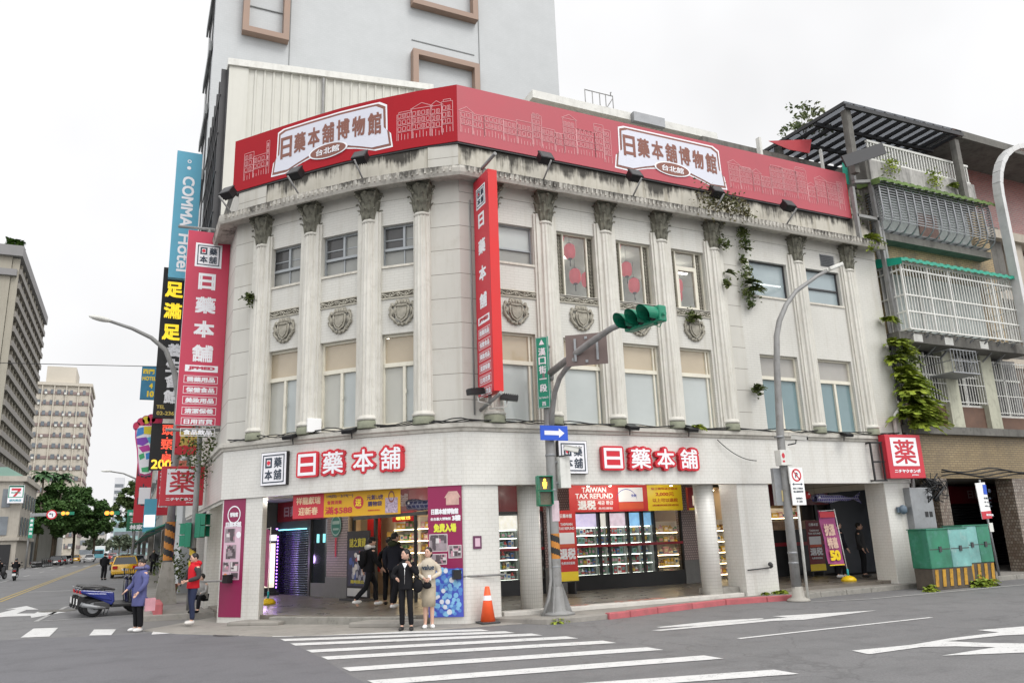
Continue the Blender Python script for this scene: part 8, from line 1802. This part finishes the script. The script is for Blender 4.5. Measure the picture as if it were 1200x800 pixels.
def sweater_text(t,s):
    p=MB(Matrix.Scale(s,4)); 
    def f(x,y): return Vector((x*1.0,-.150-.0+ (x/.19)**2*.05,y))
    text(p,'value',0,1.245,.27,.11,lambda x,y: f(x,y),.05); p.build('lettering',m_ink,t)
    p=MB(Matrix.Scale(s,4)); p.ball((-.02,-.24,.915),(.10,.06,.075),12,8); p.build('handbag',blk,t); p=MB(Matrix.Scale(s,4)); p.tube([(-.08,-.24,.96),(-.05,-.25,1.06),(.03,-.25,1.06),(.05,-.24,.96)],.009,6); p.build('handle',blk,t); p=MB(Matrix.Scale(s,4)); p.box(.0,.07,-.27,-.255,1.02,1.13); p.build('phone',m_signwhite,t)
person('woman in a cream sweater and beige skirt holding a small black bag',(-9.84,-.16,.0),radians(-22),1.64,Pose(L=dict(el=(.26,-.03,1.15),wr=(.07,-.22,1.06)),R=dict(el=(-.26,-.03,1.15),wr=(-.09,-.21,1.06)),head=radians(-22),LL=dict(kn=(.07,-.01,.5),an=(.075,.02,.09),toe=(.10,-.15,.03)),RL=dict(kn=(-.07,-.01,.5),an=(-.075,.02,.09),toe=(-.10,-.15,.03))),cream,None,(.80,.80,.79),'bob',skirt=(beige,.46),bag=[sweater_text],slim=.93)
# two men walking into the shop, a third head behind them
WALK=Pose(LL=dict(kn=(.09,-.24,.56),an=(.09,-.26,.12),toe=(.10,-.43,.06)),RL=dict(kn=(-.09,.10,.49),an=(-.09,.42,.20),toe=(-.09,.32,.04)),L=dict(el=(.26,.12,1.15),wr=(.25,.06,.92)),R=dict(el=(-.26,-.06,1.14),wr=(-.25,-.24,.95)),chest=(0,-.04,1.25),neck=(0,-.06,1.46))
def backpack(t,s): p=MB(Matrix.Scale(s,4)); p.ball((0,.19,1.18),(.15,.10,.21),14,10); p.build('backpack',blk,t); p=MB(Matrix.Scale(s,4)); rect(p,plane_fn((0,.292,1.22),(1,0,0),(0,0,1)),-.07,.07,-.07,.07); p.build('patch',m_signwhite,t)
person('man with a white hood and black backpack striding towards the shop door',(-10.0,4.0,.19),radians(100),1.73,WALK,blk,blk,(.70,.70,.69),'short',hood=whitehd,bag=[backpack],cap=blk)
WALK2=Pose(LL=dict(kn=(.09,-.12,.50),an=(.09,-.08,.10),toe=(.10,-.25,.04)),RL=dict(kn=(-.09,.06,.49),an=(-.09,.22,.12),toe=(-.09,.06,.03)),L=dict(el=(.27,.06,1.13),wr=(.24,-.05,.90)),R=dict(el=(-.27,.02,1.13),wr=(-.24,-.1,.90)),head=radians(-18))
person('taller man in a black jacket with an olive hood walking away into the shop',(-9.62,2.95,.19),radians(125),1.82,WALK2,navyk,blk,(.74,.74,.73),'short',hood=green,slim=1.12)
person('third visitor half hidden between the two men at the shop door',(-9.35,4.35,.19),radians(140),1.72,STAND,blk,blk,(.02,.02,.02),'short')
# the woman in the parka and the man in red at the kerb
def pink_bag(t,s): p=MB(Matrix.Scale(s,4)); p.box(.30,.36,-.02,.22,.48,.78); p.build('bag',M('pink_bag',(.55,.28,.32),.6,.2,5),t)
def parka_hood(t,s):
    p=MB(Matrix.Scale(s,4)); p.ball((0,.09,1.49),(.14,.10,.085),14,8); p.build('hood',parka,t); p=MB(Matrix.Scale(s,4)); p.tube([(.12*cos(q),-.01+.12*sin(q),1.50) for q in [2*pi*k/14 for k in range(15)]],.035,8,cap=False); p.build('fur_trim',cloth('hood_trim',(.16,.16,.28)),t)
    p=MB(Matrix.Scale(s,4)); p.box(-.07,.07,-.30,-.28,1.02,1.10) if False else None
person('woman in a long violet blue parka and black trousers waiting at the kerb',(-15.36,4.25,.0),radians(-62),1.60,Pose(L=dict(el=(.29,-.03,1.12),wr=(.22,-.16,.93)),R=dict(el=(-.30,.0,1.12),wr=(-.25,-.20,.98)),head=radians(22),nod=radians(8)),parka,blk,(.66,.66,.65),'fringe',coat=.60,slim=1.1,bag=[parka_hood,pink_bag])
def phone(t,s): p=MB(Matrix.Scale(s,4)); p.box(-.05,.05,-.36,-.34,1.0,1.12); p.build('phone',m_dark,t)
person('man in a red jacket with dark sleeves and jeans facing the street',(-14.2,4.45,.06),radians(-68),1.62,Pose(L=dict(el=(.28,-.0,1.12),wr=(.16,-.22,1.05)),R=dict(el=(-.28,-.02,1.12),wr=(-.14,-.24,1.03)),head=radians(-6),nod=radians(10),LL=dict(kn=(.10,-.06,.50),an=(.10,-.02,.09),toe=(.11,-.19,.03)),RL=dict(kn=(-.09,.02,.50),an=(-.10,.08,.09),toe=(-.11,-.08,.03))),redj,jean,(.62,.60,.57),'short',sleeve=greysl,hood=redj,slim=1.05,bag=[phone])
SIT=Pose(pelvis=(0,0,.48),hl=(.09,0,.47),hr=(-.09,0,.47),chest=(0,-.08,.80),neck=(0,-.12,1.0),LL=dict(kn=(.12,-.40,.50),an=(.12,-.42,.09),toe=(.12,-.58,.03)),RL=dict(kn=(-.12,-.40,.50),an=(-.12,-.42,.09),toe=(-.12,-.58,.03)),L=dict(el=(.25,-.2,.66),wr=(.14,-.38,.62)),R=dict(el=(-.25,-.2,.66),wr=(-.14,-.38,.62)),nod=radians(25))
t=thing('person','child with black hair in a grey fleece sitting on the step by the wall','person',(-13.75,7.0,.15),radians(-40))
def sitter(t,s,jk,lg,hairm,z=0):
    P=SIT; V=[P.pelvis,P.chest,P.neck,(0,-.135,1.12)]; E=[(0,1),(1,2),(2,3)]; Rr=[(.14,.12),(.14,.11),.055,.085]
    def add(p,par,r): V.append(p); E.append((par,len(V)-1)); Rr.append(r); return len(V)-1
    for arm,x in ((P.L,.17),(P.R,-.17)): a=add((x,-.08,.93),1,.06); e=add(arm['el'],a,.045); add(arm['wr'],e,.035)
    for lg_,h in ((P.LL,P.hl),(P.RL,P.hr)): a=add(h,0,.09); k=add(lg_['kn'],a,.065); n=add(lg_['an'],k,.04); add(lg_['toe'],n,.035)
    put('body',skin_mesh([Vector(v)*s for v in V],E,[tuple(x*s for x in r) if isinstance(r,tuple) else r*s for r in Rr],0,1),m_skin,t)
    M0=Matrix.Scale(s,4); p=MB(M0); loft(p,[(0,0,.42,.18,.15),(0,-.03,.6,.175,.145),(0,-.08,.82,.19,.14),(0,-.1,.93,.16,.12),(0,-.12,1.02,.07,.07)]); p.build('jacket',jk,t)
    for arm,x in ((P.L,.17),(P.R,-.17)): put('sleeve',skin_mesh([Vector(v)*s for v in ((x*.6,-.08,.92),(x,-.08,.91),arm['el'],arm['wr'])],[(0,1),(1,2),(2,3)],[.07*s,.075*s,.06*s,.05*s],1,1),jk,t)
    VV=[P.pelvis,P.hl,P.LL['kn'],P.LL['an'],P.hr,P.RL['kn'],P.RL['an']]; put('trousers',skin_mesh([Vector(v)*s for v in VV],[(0,1),(1,2),(2,3),(0,4),(4,5),(5,6)],[(.14*s,.12*s),.10*s,.08*s,.065*s,.10*s,.08*s,.065*s],0,1),lg,t)
    p=MB(M0@Matrix.Translation((0,-.135,1.14))); p.ball((0,0,0),(.08,.095,.112),12,8); p.ball((0,-.1,0),(.012,.018,.02),6,5); p.build('head',m_skin,t)
    p=MB(M0@Matrix.Translation((0,-.125,1.17))); p.ball((0,.01,.0),(.1,.105,.11),12,8); p.build('hair',hairm,t)
    for x in (.12,-.12): p=MB(M0); p.ball((x,-.49,.04),(.05,.13,.05),10,6); p.build('shoe',blk,t)
sitter(t,.78,grey,blk,m_hair)
# people farther off
def street_bag(t,s): p=MB(Matrix.Scale(s,4)); p.box(.25,.33,-.12,.16,.5,.82); p.build('bag',olive,t)
person('man in a dark jacket carrying bags on the side street pavement',(-13.95,47,.13),radians(10),1.70,STAND,greysl,blk,(.05,.05,.05),'short',bag=[street_bag],detail=False,slim=1.15)
person('person in black standing by the open door of the yellow taxi',(-17.0,44.2,.0),radians(150),1.72,STAND,blk,blk,(.02,.02,.02),'short',detail=False,slim=1.2)
person('man in black walking through the right arcade towards the purple flag',(4.72,2.0,.19),radians(70),1.72,WALK2,navyk,blk,(.66,.66,.66),'short')
person('second dark figure behind the right pillar of the arcade',(5.55,1.9,.19),radians(30),1.66,STAND,greysl,blk,(.02,.02,.02),'short')
# ---------------------------------------------------------------- vehicles
m_tyre=m_rubber
def wheel(p_parent,c,r,w_,name='wheel'):
    p=MB(); p.T=Matrix.Translation(c)@Matrix.Rotation(pi/2,4,'X'); p.lathe((0,0,-w_/2),[(r*.62,0),(r*.9,0),(r,w_*.2),(r,w_*.8),(r*.9,w_),(r*.62,w_)],24,cap=False); o=p.build(name,m_tyre,p_parent)
    p=MB(); p.T=Matrix.Translation(c)@Matrix.Rotation(pi/2,4,'X'); p.lathe((0,0,-w_*.42),[(r*.62,0),(r*.60,.02)],20); p.lathe((0,0,w_*.40),[(r*.62,0),(r*.60,.01)],20)
    for k in range(5): a=2*pi*k/5; p.bar((0,0,w_*.44),(cos(a)*r*.58,sin(a)*r*.58,w_*.44),r*.14,.02)
    p.build('rim',m_steel,o); return o
def scooter(label,loc,rz,col,group='scooters parked by the kerb'):
    """front towards +x"""
    t=thing('scooter',label,'scooter',loc,rz,group); paint_=M('scooter_paint_%s'%col[0],col[1],.25,.1,3,coat=.6)
    wheel(t,Vector((-.62,0,.25)),.25,.12); wheel(t,Vector((.63,0,.25)),.25,.11)
    p=MB()
    pts=[(-1.0,.70),(-.95,.77),(-.35,.70),(-.12,.66),(-.08,.40),(-.16,.30),(-.42,.44),(-.75,.58)]
    p.prism([(x,-.13,z) for x,z in pts],(0,.26,0)); p.prism([(x,-.17,z) for x,z in [(-.93,.69),(-.3,.64),(-.15,.42),(-.42,.48),(-.75,.61)]],(0,.34,0)); p.build('rear_body',paint_,t,bevel=.03)
    p=MB(); p.prism([(-.18,-.15,.24),(.42,-.15,.24),(.46,-.15,.32),(-.12,-.15,.34)],(0,.30,0)); p.build('footboard',m_black,t,bevel=.02)
    p=MB(); p.prism([(.40,-.20,.28),(.48,-.20,.30),(.50,-.17,.72),(.42,-.15,.98),(.36,-.15,.95),(.36,-.17,.55)],(0,.36,0)); p.prism([(.50,-.10,.5),(.60,-.08,.56),(.50,-.08,.92),(.44,-.09,.96)],(0,.18,0)); p.build('front_shield',paint_,t,bevel=.03)
    p=MB(); p.prism([(.38,-.06,.46),(.66,-.06,.53),(.88,-.06,.40),(.84,-.06,.36),(.63,-.06,.47)],(0,.12,0)); p.build('mudguard',paint_,t,bevel=.02); p=MB(); p.prism([(-1.0,-.06,.58),(-.86,-.06,.56),(-1.03,-.06,.24),(-1.08,-.06,.26)],(0,.12,0)); p.build('rear_mudguard',m_black,t)
    p=MB(); p.prism([(-.95,-.13,.775),(-.5,-.14,.76),(-.1,-.12,.70),(-.08,-.12,.75),(-.42,-.14,.835),(-.92,-.13,.87)],(0,.27,0)); p.build('seat',M('scooter_seat',(.014,.014,.015),.35,.2,6),t,bevel=.035)
    p=MB(); p.tube([(.63,0,.27),(.44,0,.92),(.42,0,1.0)],.03,8); p.tube([(.36,-.33,1.04),(.42,-.15,1.03),(.42,.15,1.03),(.36,.33,1.04)],.018,8); 
    for s in (-1,1): p.tube([(.36,s*.33,1.04),(.33,s*.42,1.035)],.022,8)
    p.build('handlebar',m_black,t); p=MB(); p.ball((.43,0,1.02),(.10,.17,.075),12,8); p.build('headset',paint_,t)
    p=MB(); p.ball((.52,0,1.01),(.04,.10,.05),10,6); p.build('headlight',m_chrome,t)
    for s in (-1,1): p=MB(); p.tube([(.38,s*.24,1.05),(.36,s*.30,1.22)],.008,5); p.T=Matrix.Translation((.36,s*.31,1.26)); p.ball((0,0,0),(.015,.07,.045),10,6); p.build('mirror',m_black,t)
    p=MB(); p.box(-1.01,-.95,-.09,.09,.66,.74); p.build('tail_light',M('tail_red',(.45,.01,.01),.2,.05,3),t)
    p=MB(); p.tube([(-.3,-.17,.24),(-.55,-.19,.27),(-.92,-.20,.36)],[.03,.055,.06],10); p.build('exhaust',m_steel,t); p=MB(); p.box(-.62,-.2,-.12,.12,.2,.42); p.build('engine',m_dark,t,bevel=.03); p=MB(); p.tube([(-.2,.1,.2),(-.24,.26,.01)],.014,6); p.tube([(-.95,-.1,.80),(-1.03,-.1,.83),(-1.03,.1,.83),(-.95,.1,.80)],.014,6); p.build('stand',m_steel,t)
    p=MB(); p.box(-1.06,-1.045,-.12,.12,.36,.52); p.build('number_plate',m_white,t); return t
scooter('blue and black scooter parked nearest the crossing',(-15.85,10.0,0),radians(6),('blue',(.010,.022,.19)))
scooter('black scooter with silver trim parked just behind the blue one',(-15.95,10.55,0),radians(4),('black',(.015,.015,.017)))
scooter('third scooter in the kerb row, dark blue, mostly hidden',(-16.05,11.15,0),radians(5),('navy',(.012,.016,.07)))
scooter('fourth dark scooter at the far end of the kerb row',(-16.1,11.8,0),radians(2),('graphite',(.03,.03,.033)))
def car(name,label,loc,rz,col,L=4.5,W=1.76,Hh=1.46,cat='car',group=None,van=False):
    """front towards +y"""
    t=thing(name,label,cat,loc,rz,group); pm_=M('car_paint_%s'%col[0],col[1],.3,.05,2,coat=.7); h=L/2
    body=[(-h,.35,.62),(-h+.05,.86,.80),(-h+.5,.94,.86),(-.6,.93,.87),(.9,.90,.87),(h-.5,.80,.84),(h-.08,.66,.74),(h,.45,.6)]
    n=len(body); p=MB(); rows=[]
    for y,zt,wf in body:
        w2=W/2*min(1,wf/.87+.0); rows.append([p.P(q) for q in ((-w2*.96,y,.24),(-w2,y,.45),(-w2*.985,y,zt-.12),(-w2*.90,y,zt),(w2*.90,y,zt),(w2*.985,y,zt-.12),(w2,y,.45),(w2*.96,y,.24))])
    p.smooth=True
    for a,b in zip(rows[:-1],rows[1:]):
        for j in range(8): p.F((a[j],a[(j+1)%8],b[(j+1)%8],b[j]))
    p.smooth=False; p.F(rows[0][::-1]); p.F(rows[-1]); p.build('body',pm_,t)
    cab=[(-h+.35,.90),(-h+.85,Hh-.06),(-.4,Hh),(.25,Hh-.04),(1.0,.90)] if not van else [(-h+.06,.85),(-h+.15,Hh-.05),(0,Hh),(.9,Hh-.1),(1.6,.95)]
    def cabin(s,zs):
        p=MB(); rows=[]
        for y,z in cab: w2=W/2*(.90-.18*(z-.88)/(Hh-.88)); rows.append((y,z,w2*s))
        L_=[p.P((-w2,y,z)) for y,z,w2 in rows]; R_=[p.P((w2,y,z)) for y,z,w2 in rows]; p.F(L_); p.F(R_[::-1]); m=len(rows)
        for k in range(m-1): p.F((L_[k],L_[k+1],R_[k+1],R_[k]))
        p.F((L_[0],L_[-1],R_[-1],R_[0])); return p
    p=cabin(1.0,1); p.build('glasshouse',M('car_glass',(.02,.024,.028),.08,.1,2,coat=.5),t)
    p=MB(); y0,z0=cab[1]; 
    roof=[(cab[1][0]+.02,cab[1][1]),(cab[2][0],cab[2][1]),(cab[3][0],cab[3][1])]
    for (ya,za),(yb,zb) in zip(roof[:-1],roof[1:]):
        wa=W/2*.735; p.prism([(-wa,ya,za+.003),(wa,ya,za+.003),(wa,yb,zb+.003),(-wa,yb,zb+.003)],(0,0,.035))
    for s in (-1,1):
        for (ya,za),(yb,zb) in ((cab[0],cab[1]),(cab[4],cab[3])): p.bar((s*W/2*.90,ya,za),(s*W/2*.725,yb,zb),.07,.05)
        p.bar((s*W/2*.885,-.35,.92),(s*W/2*.735,-.35,Hh),.07,.03)
    p.build('roof',pm_,t)
    for x in (-W/2+.1,W/2-.1):
        for y in (-h+.85,h-.85): o=wheel(t,Vector((0,0,0)),.31,.2); o.location=(x,y,.31); o.rotation_euler.z=pi/2
    for s in (-1,1):
        p=MB(); p.box(s*W/2*.72-.16,s*W/2*.72+.16,-h-.03,-h+.05,.62,.82); p.build('tail_light',M('tail_red',(.45,.01,.01),.2,.05,3),t)
        p=MB(); p.ball((s*W/2*.68,h-.07,.60),(.2,.08,.09),10,6); p.build('headlight',m_chrome,t); p=MB(); p.ball((s*(W/2+.06),.75,.98),(.1,.07,.08),8,6); p.build('mirror',pm_,t)
    p=MB(); p.box(-W/2*.9,W/2*.9,-h-.06,-h+.06,.28,.48); p.box(-W/2*.9,W/2*.9,h-.12,h+.03,.26,.44); p.build('bumper',pm_,t,bevel=.03); p=MB(); p.box(-.2,.2,-h-.075,-h-.062,.50,.62); p.box(-.2,.2,h+.031,h+.04,.34,.46); p.build('number_plate',m_white,t); return t
tx=car('taxi','yellow taxi stopped by the kerb with its left door open',(-15.75,48.5,0),0,('taxi_yellow',(.70,.40,.02)),cat='taxi')
p=MB(Matrix.Translation((-.88,-.0,0))@Matrix.Rotation(radians(65),4,'Z')); p.box(-.03,.03,-1.0,0,.3,.9); p.box(-.02,.02,-.95,-.9,.9,1.38); p.box(-.02,.02,-.9,-.1,1.34,1.38); p.build('open_door',M('car_paint_taxi_yellow',(.7,.4,.02)),tx)
p=MB(); p.box(-.3,.3,-.15,.15,1.50,1.62); p.build('roof_sign',m_white,tx); p=MB(); p.box(-.5,.5,-.5,.5,1.56,1.60); p.bar((-.6,-.4,1.52),(-.6,.4,1.52),.04,.04); p.bar((.6,-.4,1.52),(.6,.4,1.52),.04,.04); p.build('roof_rack',m_black,tx)
car('parked_car','silver car parked ahead of the yellow taxi',(-15.0,62,0),0,('silver',(.42,.43,.44)))
car('parked_car','dark car parked farther along the right kerb, beyond the silver one',(-16.3,76,0),0,('charcoal',(.06,.065,.07)))
car('moving_car','white car coming towards the junction in the distance',(-22.2,160,0),pi,('white',(.72,.72,.72)))
car('parked_car','dark car under the big trees, nearest of the kerb row',(-25.6,128,0),0,('black',(.02,.02,.022)),group='cars parked under the trees')
car('parked_car','black car under the big trees, second of the kerb row',(-25.5,138,0),0,('black',(.02,.02,.022)),group='cars parked under the trees')
car('parked_car','silver car under the big trees, third of the kerb row',(-25.3,150,0),0,('silver',(.42,.43,.44)),group='cars parked under the trees')
car('taxi','small yellow taxi far off under the big trees',(-24.8,166,0),0,('taxi_yellow',(.70,.40,.02)),cat='taxi')
car('parked_car','red car far down the side street',(-18.6,190,0),0,('red',(.40,.03,.03)))
car('moving_car','grey car far down the middle of the side street',(-19.8,215,0),pi,('grey',(.25,.26,.27)))
t=thing('box_truck','white and pale blue box truck in the far distance of the side street','truck',(-21.6,200,0)); p=MB(); p.box(-1.1,1.1,-2.5,2,.9,3.2); p.build('cargo_box',m_white,t,bevel=.05); p=MB(); p.box(-1.0,1.0,-4.0,-2.55,.5,2.4); p.build('cab',M('truck_blue',(.12,.35,.42),.4,.1,2),t,bevel=.1); p=MB(); p.box(-.9,.9,-4.03,-4.005,1.4,2.2); p.build('windscreen',M('car_glass',(.02,.024,.028),.08,.1,2,coat=.5),t)
for x,y in ((-.85,-3.2),(.85,-3.2),(-.85,1.2),(.85,1.2)): o=wheel(t,Vector((0,0,0)),.42,.25); o.location=(x,y,.42); o.rotation_euler.z=pi/2
def rider(label,loc,rz,s,col):
    t=scooter(label,loc,rz,col,group=None); t['category']='motorcyclist'; t.name='ridden_scooter'
    r=thing('person',label.replace('scooter ridden','rider in black and a helmet, seated on the scooter going').replace('dark ',''),'person',tuple(Vector(loc)+Vector((0,-.0,.33))),rz+pi/2)
    return t,r
for i,(x,y,c) in enumerate(((-23.0,53,('black',(.015,.015,.017))),(-24.3,55,('graphite',(.03,.03,.033))))):
    sc=scooter(['dark scooter ridden away down the left lane, right one of two','dark scooter ridden at the left edge of the picture'][i],(x,y,0),radians(92),c,group='scooters ridden away on the left')
    r=thing('person',['rider in black with a helmet on the scooter in the left lane','rider in black with a helmet at the left edge of the picture'][i],'person',(x+.02,y-.35,.33),radians(182)); sitter(r,1.0,blk,blk,M('helmet_black',(.02,.02,.022),.2,.1,3,coat=.6))
for i in range(5): scooter('small dark scooter parked under the left trees in the distance, '+['nearest of the row','second of the row','third of the row','fourth of the row','farthest of the row'][i],(-26.9+.12*i,116+i*1.6,0),radians(10),('black',(.015,.015,.017)),group='scooters parked under the far trees')
for i,(x,y) in enumerate(((-24.6,58),(-26.2,60.5))): scooter(['dark scooter parked at the far left kerb','second dark scooter at the far left edge'][i],(x,y,0),radians(60),('black',(.015,.015,.017)),group='scooters at the left kerb')
